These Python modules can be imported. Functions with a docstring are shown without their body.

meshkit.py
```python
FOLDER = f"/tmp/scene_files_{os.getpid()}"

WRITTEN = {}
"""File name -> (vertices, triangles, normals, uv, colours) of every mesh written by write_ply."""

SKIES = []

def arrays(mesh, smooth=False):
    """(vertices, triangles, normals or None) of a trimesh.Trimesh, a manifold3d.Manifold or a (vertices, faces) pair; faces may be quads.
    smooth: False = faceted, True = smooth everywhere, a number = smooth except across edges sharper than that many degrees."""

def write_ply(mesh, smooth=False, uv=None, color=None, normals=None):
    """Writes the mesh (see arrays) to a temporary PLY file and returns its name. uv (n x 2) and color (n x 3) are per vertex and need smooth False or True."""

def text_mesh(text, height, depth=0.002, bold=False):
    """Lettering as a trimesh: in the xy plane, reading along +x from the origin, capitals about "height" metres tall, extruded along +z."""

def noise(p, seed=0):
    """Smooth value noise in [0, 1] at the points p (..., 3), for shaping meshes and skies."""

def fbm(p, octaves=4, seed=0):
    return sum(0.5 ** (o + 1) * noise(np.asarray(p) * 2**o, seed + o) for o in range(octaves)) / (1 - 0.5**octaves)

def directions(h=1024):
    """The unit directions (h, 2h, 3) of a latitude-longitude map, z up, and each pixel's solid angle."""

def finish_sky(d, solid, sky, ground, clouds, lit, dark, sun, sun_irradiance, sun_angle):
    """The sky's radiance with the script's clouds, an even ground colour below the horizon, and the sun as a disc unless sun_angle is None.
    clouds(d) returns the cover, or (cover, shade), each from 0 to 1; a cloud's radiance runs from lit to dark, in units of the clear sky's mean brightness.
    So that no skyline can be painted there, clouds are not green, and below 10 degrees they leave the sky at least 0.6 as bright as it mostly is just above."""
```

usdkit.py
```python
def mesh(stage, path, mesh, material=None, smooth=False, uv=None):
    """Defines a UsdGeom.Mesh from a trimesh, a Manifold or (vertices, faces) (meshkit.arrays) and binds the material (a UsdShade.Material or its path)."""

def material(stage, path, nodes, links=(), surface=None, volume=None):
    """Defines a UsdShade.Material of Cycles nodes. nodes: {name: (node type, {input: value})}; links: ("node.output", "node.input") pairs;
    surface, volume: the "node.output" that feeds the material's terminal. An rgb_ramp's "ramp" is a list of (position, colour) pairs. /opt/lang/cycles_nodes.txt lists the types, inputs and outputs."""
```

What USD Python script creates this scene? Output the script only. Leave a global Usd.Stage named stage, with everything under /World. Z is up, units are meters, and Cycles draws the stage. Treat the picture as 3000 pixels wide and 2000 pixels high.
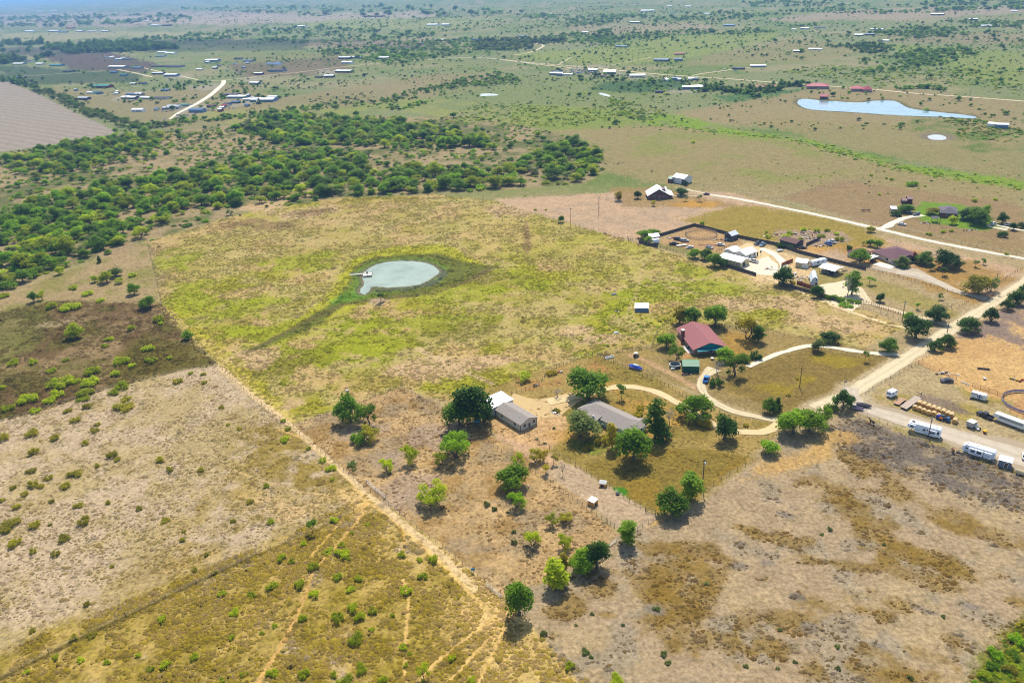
import math,random
import numpy as np,trimesh,shapely,usdkit
from pxr import Usd,UsdGeom,UsdLux,UsdShade,Sdf,Gf,Vt

stage = Usd.Stage.CreateInMemory()
UsdGeom.SetStageUpAxis(stage,'Z')
UsdGeom.SetStageMetersPerUnit(stage,1.0)
stage.SetDefaultPrim(UsdGeom.Xform.Define(stage,'/World').GetPrim())
UsdGeom.Scope.Define(stage,'/World/Looks')
rng = np.random.default_rng(7)
PI = math.pi

# ------------------------------------------------------------------ camera: a drone about 150 m up, tilted down 25 degrees
FPX,HOR0,SLOPE,ALT = 2333.0,-12.0,0.05,150.0
ROLL = math.atan(SLOPE)
PITCH = math.atan((1000 - (HOR0 - SLOPE * 1500)) * math.cos(ROLL) / FPX)
cR,sR,cP,sP = math.cos(ROLL),math.sin(ROLL),math.cos(PITCH),math.sin(PITCH)
_right,_down,_fwd = np.array([1.0,0,0]),np.array([0,-sP,-cP]),np.array([0,cP,-sP])
_cx,_cy = cR * _right + sR * _down,sR * _right - cR * _down
cam = UsdGeom.Camera.Define(stage,'/World/camera')
m = Gf.Matrix4d(1)
for i,row in enumerate((_cx,_cy,-_fwd,np.array([0,0,ALT]))):
 m.SetRow(i,Gf.Vec4d(*map(float,row),1.0 if i == 3 else 0.0))
cam.AddTransformOp().Set(m)
cam.CreateHorizontalApertureAttr(36.0)
cam.CreateVerticalApertureAttr(24.0)
cam.CreateFocalLengthAttr(36.0 * FPX / 3000)
cam.CreateClippingRangeAttr(Gf.Vec2f(1.0,200000.0))
cam.CreateExposureAttr(0.3)

# ------------------------------------------------------------------ sky and sun (sun ahead of the camera, slightly to the right)
SUN_AZ,SUN_EL = math.radians(9.0),math.radians(55.0)
usdkit.material(stage,'/World/Looks/sky_light',{
 's': ('sky_texture',{'sky_type': 'single_scattering','sun_disc': False,'sun_elevation': SUN_EL,'sun_rotation': SUN_AZ,'altitude': 200.0,'air_density': 1.0,'aerosol_density': 1.6,'ozone_density': 1.0}),
 'b': ('background_shader',{'strength': 0.15})},[('s.color','b.color')],surface='b.background')
dome = UsdLux.DomeLight.Define(stage,'/World/sky')
UsdShade.MaterialBindingAPI.Apply(dome.GetPrim()).Bind(UsdShade.Material.Get(stage,'/World/Looks/sky_light'))
dome.GetPrim().SetCustomDataByKey('kind','structure')
sun = UsdLux.DistantLight.Define(stage,'/World/sun')
sun.CreateIntensityAttr(1.18)
sun.CreateAngleAttr(0.53)
sun.CreateNormalizeAttr(True)
sun.CreateColorAttr(Gf.Vec3f(1.0,0.95,0.86))
_d = np.array([math.sin(SUN_AZ) * math.cos(SUN_EL),math.cos(SUN_AZ) * math.cos(SUN_EL),math.sin(SUN_EL)])
_x = np.cross([0,0,1.0],_d); _x /= np.linalg.norm(_x); _y = np.cross(_d,_x)
m = Gf.Matrix4d(1)
for i,row in enumerate((_x,_y,_d)):
 m.SetRow(i,Gf.Vec4d(*map(float,row),0.0))
sun.AddTransformOp().Set(m)

# ------------------------------------------------------------------ places: where a point of the survey photograph lies on the ground
def P(px,py,z=0.0):
 """World point at height z seen at pixel (px, py) of the 3000 x 2000 survey photograph."""
 u,v = np.asarray(px,float) - 1500,np.asarray(py,float) - 1000
 uu,vv = u * cR - v * sR,u * sR + v * cR
 t = (ALT - z) / (FPX * sP + vv * cP)
 return np.stack([uu * t,(FPX * cP - vv * sP) * t],-1)

def T(c,r,x,y):
 """Pixel of the photograph from a reading in tile (column, row) of its 4 x 4 enlargements."""
 return 750 * c + x / 3.136,500 * r + y / 3.136

def D(x,y):
 return x * 1.27551,y * 1.27551

def PD(*pts):
 return np.array([P(*D(*p)) for p in pts])

def PT(c,r,*pts):
 return np.array([P(*T(c,r,*p)) for p in pts])

def mpp(px,py):
 """Metres per pixel of the photograph across the view at that ground point, and the angle it is seen under."""
 x,y = P(px,py)
 return (y * cP + ALT * sP) / FPX,math.atan2(ALT,math.hypot(x,y))

def lin(*c):
 c = np.asarray(c,float) / 255
 return np.where(c <= 0.04045,c / 12.92,((c + 0.055) / 1.055) ** 2.4)

GAIN = 1.45

def S(r,g,b):
 """Base colour of a surface that reads as r, g, b when the sun is full on it."""
 c = lin(r,g,b) / GAIN
 y = c @ (.21,.72,.07)
 return tuple(float(x) for x in np.clip((y + (c - y) * 1.10) * (1.0,1.0,.97),0.004,0.82))

_tab = np.random.default_rng(11).random((8,256,256)).astype(np.float32)

def noise2(x,y,scale,seed=0,octaves=3,rough=0.5):
 """Smooth value noise over the plane, 0..1; scale in metres."""
 out,amp,tot = 0,1.0,0.0
 for o in range(octaves):
  s = 2.0 ** o / scale
  a,b = x * s + 17.3 * seed + 5.1 * o,y * s - 9.7 * seed + 3.3 * o
  i,j = np.floor(a).astype(np.int64),np.floor(b).astype(np.int64)
  fx,fy = a - i,b - j
  fx,fy = fx * fx * (3 - 2 * fx),fy * fy * (3 - 2 * fy)
  t = _tab[(seed + o) % 8]
  i0,i1,j0,j1 = i & 255,(i + 1) & 255,j & 255,(j + 1) & 255
  out = out + amp * (t[i0,j0] * (1 - fx) * (1 - fy) + t[i1,j0] * fx * (1 - fy) + t[i0,j1] * (1 - fx) * fy + t[i1,j1] * fx * fy)
  tot += amp
  amp *= rough
 return out / tot

def smooth(x,a,b):
 t = np.clip((x - a) / (b - a),0,1)
 return t * t * (3 - 2 * t)

# ------------------------------------------------------------------ names, things, parts
_names = {}

def path_of(parent,name):
 base = parent if isinstance(parent,str) else str(parent.GetPath())
 n = _names.get((base,name),0)
 _names[(base,name)] = n + 1
 return f'{base}/{name}' + (f'_{n:03d}' if n else '')

def tag(prim,label=None,cat=None,group=None,kind=None):
 prim = prim.GetPrim() if hasattr(prim,'GetPrim') else prim
 for k,v in (('label',label),('category',cat),('group',group),('kind',kind)):
  if v:
   prim.SetCustomDataByKey(k,v)
 return prim

def place(prim,x,y,z=0.0,rz=0.0,s=None):
 xf = UsdGeom.Xformable(prim)
 xf.AddTranslateOp().Set(Gf.Vec3d(float(x),float(y),float(z)))
 if rz:
  xf.AddRotateZOp().Set(math.degrees(rz))
 if s is not None:
  xf.AddScaleOp().Set(Gf.Vec3f(*map(float,np.broadcast_to(s,3))))

def thing(name,label,cat,x=0,y=0,rz=0.0,group=None,z=0.0,s=None):
 x_ = UsdGeom.Xform.Define(stage,path_of('/World',name)).GetPrim()
 place(x_,x,y,z,rz,s)
 return tag(x_,label,cat,group)

class MB:
 """Collects simple solids and builds them as one mesh."""

 def __init__(s):
  s.v,s.f,s.n = [],[],0

 def add(s,v,f):
  v,f = np.asarray(v,float),np.asarray(f,int)
  if f.shape[1] == 4:
   f = np.vstack([f[:,[0,1,2]],f[:,[0,2,3]]])
  s.v.append(v); s.f.append(f + s.n); s.n += len(v)
  return s

 def box(s,x0,x1,y0,y1,z0,z1):
  v = [(x,y,z) for z in (z0,z1) for x,y in ((x0,y0),(x1,y0),(x1,y1),(x0,y1))]
  return s.add(v,[(0,3,2,1),(4,5,6,7),(0,1,5,4),(1,2,6,5),(2,3,7,6),(3,0,4,7)])

 def cbox(s,cx,cy,cz,sx,sy,sz,rz=0.0):
  v = np.array([(x,y,z) for z in (-.5,.5) for x,y in ((-.5,-.5),(.5,-.5),(.5,.5),(-.5,.5))]) * (sx,sy,sz)
  c,q = math.cos(rz),math.sin(rz)
  v = np.stack([v[:,0] * c - v[:,1] * q + cx,v[:,0] * q + v[:,1] * c + cy,v[:,2] + cz],1)
  return s.add(v,[(0,3,2,1),(4,5,6,7),(0,1,5,4),(1,2,6,5),(2,3,7,6),(3,0,4,7)])

 def prism(s,pts,a,b,axis='y'):
  """Profile of (u, w) points extruded between a and b; axis is the direction of extrusion."""
  n = len(pts)
  to = {'y': lambda u,w,t: (u,t,w),'x': lambda u,w,t: (t,u,w),'z': lambda u,w,t: (u,w,t)}[axis]
  poly = shapely.Polygon(pts)
  tv,tf = trimesh.creation.triangulate_polygon(poly,engine='earcut')
  v = [to(u,w,a) for u,w in pts] + [to(u,w,b) for u,w in pts]
  s.add(v,[(i,(i + 1) % n,n + (i + 1) % n,n + i) for i in range(n)])
  for t in (a,b):
   s.add([to(u,w,t) for u,w in tv],tf)
  return s

 def bar(s,p,q,r0,r1=None,n=6):
  p,q = np.asarray(p,float),np.asarray(q,float)
  r1 = r0 if r1 is None else r1
  d = (q - p) / (np.linalg.norm(q - p) + 1e-9)
  a = np.cross(d,[0,0,1.0] if abs(d[2]) < 0.9 else [1.0,0,0]); a /= np.linalg.norm(a)
  b = np.cross(d,a)
  ang = np.arange(n) * 2 * PI / n
  ring = np.cos(ang)[:,None] * a + np.sin(ang)[:,None] * b
  v = np.vstack([p + ring * r0,q + ring * r1,p,q])
  f = [(i,(i + 1) % n,n + (i + 1) % n) for i in range(n)] + [(i,n + (i + 1) % n,n + i) for i in range(n)]
  f += [((i + 1) % n,i,2 * n) for i in range(n)] + [(n + i,n + (i + 1) % n,2 * n + 1) for i in range(n)]
  return s.add(v,f)

 def quad(s,a,b,c,d):
  return s.add([a,b,c,d],[(0,1,2,3)])

 def slab(s,a,b,c,d,t):
  """A sloping sheet with thickness t straight down."""
  top = np.array([a,b,c,d],float); bot = top - (0,0,t)
  return s.add(np.vstack([bot,top]),[(0,3,2,1),(4,5,6,7),(0,1,5,4),(1,2,6,5),(2,3,7,6),(3,0,4,7)])

 def ball(s,c,r,n=8):
  m = trimesh.creation.uv_sphere(1.0,count=[max(4,n // 2 + 1),n])
  return s.add(np.array(m.vertices) * np.broadcast_to(r,3) + c,m.faces)

 def mesh(s):
  return np.vstack(s.v),np.vstack(s.f)

 def build(s,name,mat,parent='/World',label=None,sm=False):
  p = usdkit.mesh(stage,path_of(parent,name),s.mesh(),mat,smooth=sm).GetPrim()
  return tag(p,label)

# ------------------------------------------------------------------ materials
_mats = {}

def mat(name,col,rough=0.75,metal=0.0,var=0.12,scale=1.5,bump=0.0,spec=0.3):
 """Plain weathered surface: a base colour with uneven grime and grain."""
 if name in _mats:
  return _mats[name]
 c = np.array(col)
 nodes = {'g': ('geometry',{}),'n': ('noise_texture',{'scale': scale,'detail': 4.0,'roughness': 0.65}),
    'r': ('rgb_ramp',{'ramp': [(0.25,c * (1 - var)),(0.55,c),(0.8,np.minimum(c * (1 + var * 0.7),0.85))]}),
    'p': ('principled_bsdf',{'roughness': rough,'metallic': metal,'specular_ior_level': spec})}
 links = [('g.position','n.vector'),('n.fac','r.fac'),('r.color','p.base_color')]
 if bump:
  nodes['b'] = ('bump',{'strength': 0.6,'distance': bump})
  links += [('n.fac','b.height'),('b.normal','p.normal')]
 _mats[name] = usdkit.material(stage,f'/World/Looks/{name}',nodes,links,surface='p.BSDF')
 return _mats[name]

def mat_leaf(name,col,alt,trans=0.45):
 """Foliage: every leaf spray its own tone, light shining through."""
 if name in _mats:
  return _mats[name]
 c,a = np.array(col),np.array(alt)
 nodes = {'o': ('object_info',{}),
    'k': ('attribute',{'attribute': 'tone'}),'r': ('rgb_ramp',{'ramp': [(0.0,c * 0.6),(0.35,c),(0.75,(c + a) / 2),(1.0,a)]}),
    'h': ('hsv',{'saturation': 1.0}),'mr': ('map_range',{'from_min': 0.0,'from_max': 1.0,'to_min': 0.75,'to_max': 1.25}),
    'd': ('principled_bsdf',{'roughness': 0.6,'specular_ior_level': 0.2}),'t': ('translucent_bsdf',{}),'m': ('mix_closure',{'fac': trans})}
 links = [('k.fac','r.fac'),('r.color','h.color'),('o.random','mr.value'),('mr.result','h.value'),
    ('h.color','d.base_color'),('h.color','t.color'),('d.BSDF','m.closure1'),('t.BSDF','m.closure2')]
 _mats[name] = usdkit.material(stage,f'/World/Looks/{name}',nodes,links,surface='m.closure')
 return _mats[name]
# ------------------------------------------------------------------ ground: one sheet from under the drone to the horizon
_th = np.concatenate([np.linspace(-180,-46,24,endpoint=False),np.linspace(-46,45,900),np.linspace(45,180,24,endpoint=False)[1:]]) * PI / 180
_dep = np.linspace(math.atan2(150,118),math.atan2(150,4200),520)
_r = np.concatenate([[1.0,30,60,90],ALT / np.tan(_dep),np.geomspace(4400,70000,44)])
NR,NT = len(_r),len(_th)
GX,GY = (np.outer(_r,np.sin(_th))).ravel(),(np.outer(_r,np.cos(_th))).ravel()

POND = PD((803,648),(822,660),(850,664),(905,656),(950,654),(1000,645),(1014,632),(1013,618),(1003,607),(980,600),(950,597),(910,597),(875,602),(848,610),(836,622),(832,632),(838,643),(842,655),(836,667),(826,672),(820,668),(827,656))
POND = PT(1,1,(970,935),(1040,885),(1110,850),(1220,828),(1330,820),(1450,822),(1560,835),(1640,865),(1690,905),(1690,930),(1640,965),(1580,1005),(1510,1035),(1420,1053),(1330,1060),(1200,1066),(1110,1058),(1062,1060),(1052,1095),(1010,1125),(975,1130),(945,1110),(950,1075),(975,1055),(985,1020),(968,985))
LAKE = PT(3,0,(263,935),(290,912),(340,905),(420,912),(520,925),(620,925),(720,935),(860,938),(960,925),(1060,921),(1170,926),(1215,945),(1250,970),(1300,990),(1400,1008),(1550,1025),(1700,1040),(1830,1055),(1930,1072),(1900,1082),(1780,1080),(1600,1070),(1350,1062),(1100,1050),(900,1035),(700,1022),(520,1012),(400,1002),(330,985),(285,962))
SMALL_PONDS = [PT(3,0,(1455,1245),(1500,1233),(1560,1231),(1620,1240),(1650,1262),(1640,1276),(1580,1281),(1510,1278),(1465,1266)),
    PT(1,0,(2028,868),(2080,858),(2150,855),(2215,860),(2238,868),(2200,878),(2120,881),(2060,878)),
    PT(2,0,(775,852),(830,850),(885,864),(920,884),(880,886),(830,872)),
    PT(3,0,(1140,735),(1170,726),(1230,730),(1265,734),(1220,741))]

def inside(poly,x,y):
 poly = np.asarray(poly)
 out = np.zeros(len(x),bool)
 lo,hi = poly.min(0),poly.max(0)
 c = np.nonzero((x >= lo[0]) & (x <= hi[0]) & (y >= lo[1]) & (y <= hi[1]))[0]
 if len(c):
  g = shapely.Polygon(poly).buffer(0)
  shapely.prepare(g)
  out[c] = shapely.contains_xy(g,x[c],y[c])
 return out

def dist_line(pts,x,y,reach):
 """Distance to a polyline, only where nearer than reach."""
 pts = np.asarray(pts)
 d = np.full(len(x),1e9)
 lo,hi = pts.min(0) - reach,pts.max(0) + reach
 c = np.nonzero((x >= lo[0]) & (x <= hi[0]) & (y >= lo[1]) & (y <= hi[1]))[0]
 for a,b in zip(pts[:-1],pts[1:]):
  ab = b - a
  t = np.clip(((x[c] - a[0]) * ab[0] + (y[c] - a[1]) * ab[1]) / (ab @ ab + 1e-9),0,1)
  d[c] = np.minimum(d[c],np.hypot(x[c] - a[0] - t * ab[0],y[c] - a[1] - t * ab[1]))
 return d

# shallow basins for the ponds, everything else level
GZ = np.zeros_like(GX)
for poly_,deep,bank in [(POND,1.3,5.0),(LAKE,1.5,10.0)] + [(q,1.0,6.0) for q in SMALL_PONDS]:
 g_ = shapely.Polygon(poly_).buffer(0)
 lo,hi = np.array(g_.bounds[:2]) - 40,np.array(g_.bounds[2:]) + 40
 c_ = np.nonzero((GX > lo[0]) & (GX < hi[0]) & (GY > lo[1]) & (GY < hi[1]))[0]
 pts_ = shapely.points(GX[c_],GY[c_])
 shapely.prepare(g_)
 d_ = np.where(shapely.contains(g_,pts_),-shapely.distance(pts_,g_.exterior),shapely.distance(pts_,g_.exterior))
 GZ[c_] = np.minimum(GZ[c_],-0.5 * (1 - smooth(d_,0,bank)) - (deep - 0.5) * (1 - smooth(d_,-4,0)))
POND_D = dist_line(np.vstack([POND,POND[:1]]),GX,GY,60)

_w1,_w2 = noise2(GX,GY,9,1,3) - .5,noise2(GX,GY,9,2,3) - .5
_v1,_v2 = noise2(GX,GY,2.2,3,2) - .5,noise2(GX,GY,2.2,4,2) - .5
JIT = np.random.default_rng(5).normal(0,.5,(4,len(GX)))
F30,F12,F5,F80 = noise2(GX,GY,30,5,3),noise2(GX,GY,12,6,3),noise2(GX,GY,4.5,7,3),noise2(GX,GY,90,1,4)
F300 = noise2(GX,GY,300,2,4)
GR = np.hypot(GX,GY)
COL = np.zeros((len(GX),3))
VERGE = []
TUF = np.zeros((len(GX),3))       # how strongly grass clumps and yellow-green flecks show, and mowing lines

def lay(mask,col,a=1.0):
 mask = (mask * a)[:,None]
 COL[:] = COL * (1 - mask) + np.array(col) * mask

def area(poly,col,edge=2.0,a=1.0,noise=None,lo=0.45,hi=0.6,tuft=None):
 """Lays a colour inside a polygon of world points; its edge wanders by about edge metres; noise gates it into patches."""
 mk = 0
 for k,j in ((edge * .5,0),(edge,1),(edge * 1.5,2)):
  mk = mk + inside(poly,GX + k * (2.2 * _w1 + 1.2 * _v1 + 1.1 * JIT[j]),GY + k * (2.2 * _w2 + 1.2 * _v2 + 1.1 * JIT[j + 1])) / 3
 if noise is not None:
  mk = mk * smooth(noise + .035 * JIT[3],lo - .03,hi + .03)
 if col is not None:
  lay(mk,col,a)
 if tuft is not None:
  TUF[:] = TUF * (1 - mk[:,None]) + np.array(tuft) * mk[:,None]
 return mk

def blob(px,py,rx,ry,col,a=1.0,ragged=0.5,hard=0.35):
 """A patch of ground cover, sizes in photograph pixels across and up."""
 c = P(px,py); w = max(mpp(px,py)[0] * rx,0.5)
 l = max(np.linalg.norm(P(px,py + ry) - P(px,py - ry)) / 2,0.5)
 t = c / np.linalg.norm(c)
 sel = np.nonzero((abs(GX - c[0]) < 2.2 * (w + l)) & (abs(GY - c[1]) < 2.2 * (w + l)))[0]
 dx,dy = GX[sel] - c[0],GY[sel] - c[1]
 q = np.hypot((dx * t[1] - dy * t[0]) / w,(dx * t[0] + dy * t[1]) / l)
 q = q + ragged * 2.2 * (F12[sel] - .5) + ragged * 1.6 * (F5[sel] - .5)
 mk = ((1 - smooth(q,1 - hard,1 + hard)) * a)[:,None]
 COL[sel] = COL[sel] * (1 - mk) + np.array(col) * mk

TRAILS = []

def trail(pts,width,col,a=0.8,wob=0.6):
 TRAILS.append((np.asarray(pts),width))
 d = dist_line(pts,GX + wob * 1.5 * _w1,GY + wob * 1.5 * _w2,width * 4 + 3)
 lay(1 - smooth(d,width * 0.5,width * 1.3),col,a)

# -- the wide plain: dry grass, green scrub, paler fields
TAN,DRY,GRN,OLV,DRK = S(196,172,140),S(186,166,108),S(118,140,62),S(140,124,58),S(84,84,48)
COL[:] = S(158,156,106)
lay(smooth(F300 * .6 + F80 * .4,.42,.6),S(150,152,84),.8)
lay(smooth(F80,.52,.7),S(190,168,130),.7)
lay(smooth(F30 * .5 + noise2(GX,GY,160,4,3) * .5,.52,.66),GRN,.7)
TUF[:] = (0.45,0.2,0.0)
# far fields, by the colour each has
for pts,c,a in (
  (((0,60),(330,62),(600,46),(700,28),(420,26),(180,30),(0,34)),S(200,170,150),.85),
  (((250,44),(520,60),(760,48),(1000,40),(1010,28),(700,30),(420,36)),S(208,180,160),.8),
  (((0,100),(280,84),(560,92),(540,76),(200,72),(0,78)),S(196,178,130),.8),
  (((0,130),(120,128),(300,118),(420,104),(700,106),(1000,116),(1000,96),(700,90),(400,92),(0,112)),S(96,86,70),.8),
  (((90,128),(250,120),(370,150),(330,168),(170,160)),S(112,88,78),.9),
  (((0,150),(170,160),(330,170),(310,190),(0,196)),S(76,92,58),.8),
  (((330,120),(700,116),(700,90),(430,92)),S(92,98,66),.7),
  (((520,148),(800,130),(800,170),(560,178)),S(140,108,88),.7),
  (((480,130),(760,122),(800,128),(560,148)),S(170,150,100),.5),
  (((640,60),(780,44),(1000,40),(1180,44),(1060,66),(700,66)),S(176,172,104),.75),
  (((700,100),(1000,86),(1040,96),(1000,106),(720,112)),S(190,160,132),.6),
  (((1180,120),(1330,114),(1540,82),(1790,70),(1780,90),(1560,140),(1420,150),(1200,138)),S(164,166,88),.9),
  (((1290,60),(1600,52),(1660,70),(1500,82),(1330,80)),S(196,164,138),.6),
  (((1560,152),(1900,140),(2000,110),(1850,90),(1650,120)),S(180,156,110),.6),
  (((1780,50),(2100,44),(2352,30),(2352,14),(2000,20),(1760,44)),S(204,170,150),.7),
  (((2000,98),(2352,120),(2352,200),(2230,180),(2100,130)),S(160,164,80),.75),
  (((2010,80),(2352,76),(2352,104),(2060,100)),S(176,150,116),.6),
  (((200,262),(70,200),(340,210),(560,190),(640,225),(1000,170),(1160,170),(1080,215),(760,250),(560,280),(400,300)),S(178,154,112),.8),
  (((1000,200),(1380,168),(1500,190),(1480,260),(1280,300),(1000,250)),S(150,154,92),.6),
  (((1180,240),(1420,250),(1500,280),(1300,310),(1180,290)),S(158,164,72),.8),
  (((1380,190),(1560,180),(1600,205),(1460,215),(1360,205)),S(78,110,60),.9),
  (((1640,222),(1800,208),(1900,200),(1860,236),(1700,246)),S(84,122,60),.9),
  (((1540,262),(1860,205),(2000,200),(2352,232),(2352,300),(2100,292),(1700,290)),S(186,158,116),.9),
  (((1260,300),(1480,288),(1700,300),(1860,330),(2010,370),(2352,432),(2352,480),(2060,430),(1700,470),(1500,420),(1400,400),(1380,340)),S(184,158,110),.95),
  (((1700,270),(2352,300),(2352,420),(2000,350),(1860,318)),S(180,156,108),.85)):
 area(PD(*pts),c,edge=8,a=a,tuft=(.5,.15,0))
area(PD((1450,305),(1700,300),(1860,340),(2000,380),(1700,440),(1450,380)),S(160,160,80),6,.6,F30,.5,.62)
area(PD((2090,275),(2200,270),(2330,300),(2352,345),(2260,352),(2180,335),(2200,310),(2100,300)),S(112,132,50),5,.8,F30 * .5 + F12 * .5,.42,.55)
for q in SMALL_PONDS[:1]:
 lay(1 - smooth(dist_line(np.vstack([q,q[:1]]),GX,GY,30),3,9),S(158,136,116),.9)
lay(1 - smooth(dist_line(np.vstack([LAKE,LAKE[:1]]),GX,GY,40),2,7),S(126,116,80),.8)
for q in ((575,320,60,14),(700,300,50,10),(520,225,40,6),(610,255,50,8),(380,285,50,8),(740,232,40,6),(960,212,36,6),(1680,205,40,6),(1770,215,60,8),(1880,225,40,6),(2010,265,60,6),(1760,195,30,4)):
 blob(*q,S(196,178,156),.8,.6)
COL *= (.66,.74,.70)
lay(1 - smooth(GR + 60 * (F80 - .5),470,640),S(176,154,116),.95)
area(PD((1500,262),(1560,262),(1700,302),(1850,318),(1960,350),(2100,382),(2352,415),(2352,436),(2150,405),(2010,375),(1900,345),(1850,326),(1700,312),(1560,292),(1480,285)),S(126,152,28),5,.9,F12 * .6 + F30 * .4,.3,.5,(.8,.8,0))
for pts,w in ((((2460,570),(2352,650),(2290,690),(2215,738),(2150,778),(2060,838),(1990,880),(1955,903),(1870,938)),6),(((1955,890),(1985,935),(2150,988),(2352,1052)),7),(((1560,432),(1620,446),(1700,458),(1860,490),(2010,524),(2120,550),(2230,572),(2352,594)),4)):
 VERGE.append((PD(*pts),w))
# ploughed field at the left edge
area(PD((-60,300),(-60,190),(20,188),(85,215),(180,262),(262,300),(262,308),(150,330),(20,346),(-60,352)),S(166,153,136),.5,1,tuft=(.15,0,1))
# scrubland floor under the woods
WOODS = PD((-80,380),(20,350),(150,335),(265,312),(400,300),(560,285),(700,262),(900,268),(1100,270),(1260,300),(1390,345),(1392,385),(1350,420),(1200,432),(1000,445),(760,455),(560,488),(340,555),(100,630),(0,690),(-80,720))
area(WOODS,S(168,146,112),4,.9,tuft=(.7,.3,0))
area(WOODS,S(96,104,52),4,.85,F30 * .6 + F12 * .4,.46,.58)
area(PD((400,262),(700,240),(1000,225),(1180,240),(1250,290),(900,270),(560,290)),S(150,150,82),6,.7,F30,.4,.6)

# -- the pond pasture
PASTURE = PD((340,556),(560,490),(760,456),(1000,447),(1130,460),(1300,512),(1450,552),(1600,600),(1760,640),(1990,712),(2075,752),(1980,800),(1760,760),(1560,760),(1500,800),(1300,832),(1160,880),(1020,920),(920,890),(672,974),(500,838),(372,700))
area(PASTURE,S(184,166,108),1.5,1,tuft=(.55,.6,0))
area(PASTURE,S(164,160,40),1.5,.85,F30 * .45 + F12 * .3 + F80 * .25,.45,.56)
area(PASTURE,S(196,166,116),1.5,.85,noise2(GX,GY,22,3,3),.52,.64)
area(PASTURE,S(150,142,50),1.5,.55,noise2(GX,GY,14,2,3),.56,.68)
area(PD((340,560),(480,520),(700,470),(1060,452),(1280,512),(1100,560),(800,600),(500,640),(360,690)),S(186,160,112),5,.55,F12 * .5 + F30 * .5,.42,.55)
area(PD((1080,470),(1300,512),(1600,600),(1480,640),(1200,600),(1060,530)),S(182,166,96),5,.5)
for q in ((300,590,60,30),(330,640,50,26),(380,600,30,14)):
 blob(*np.array(q) * 1.2755,S(168,140,112),.7)
for q in ((395,600,60,20),(470,690,70,26),(440,660,40,16),(700,600,60,20),(560,710,90,22),(640,760,80,26),(820,790,130,36),(960,740,130,30),(1080,680,90,26),(1190,640,60,30),(740,820,120,22),(540,760,60,18),(1500,680,80,26),(1350,760,60,26),(1560,620,70,14),(1640,660,90,16),(1420,700,40,20)):
 blob(*np.array(q) * 1.2755,S(154,158,24),.8,1.1)
for q in ((1050,760,120,20),(1240,590,60,12),(690,830,70,16),(1130,640,90,14),(620,850,70,18)):
 blob(*np.array(q) * 1.2755,S(124,118,46),.5,.9)
for q in ((1010,845,90,26),(1330,760,50,16),(1380,780,60,12),(950,850,60,18),(1120,830,60,14),(560,830,60,20),(640,930,50,16),(620,470,60,16),(700,490,60,10),(1180,480,60,14),(1830,700,90,18),(1900,740,80,16),(1700,700,60,14)):
 blob(*np.array(q) * 1.2755,S(202,172,132),.9,.7)
for q in ((620,520,50,8),(560,512,40,8),(1212,560,10,26),(1210,530,8,20),(720,487,40,5)):
 blob(*np.array(q) * 1.2755,S(138,108,78),.7)
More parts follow.
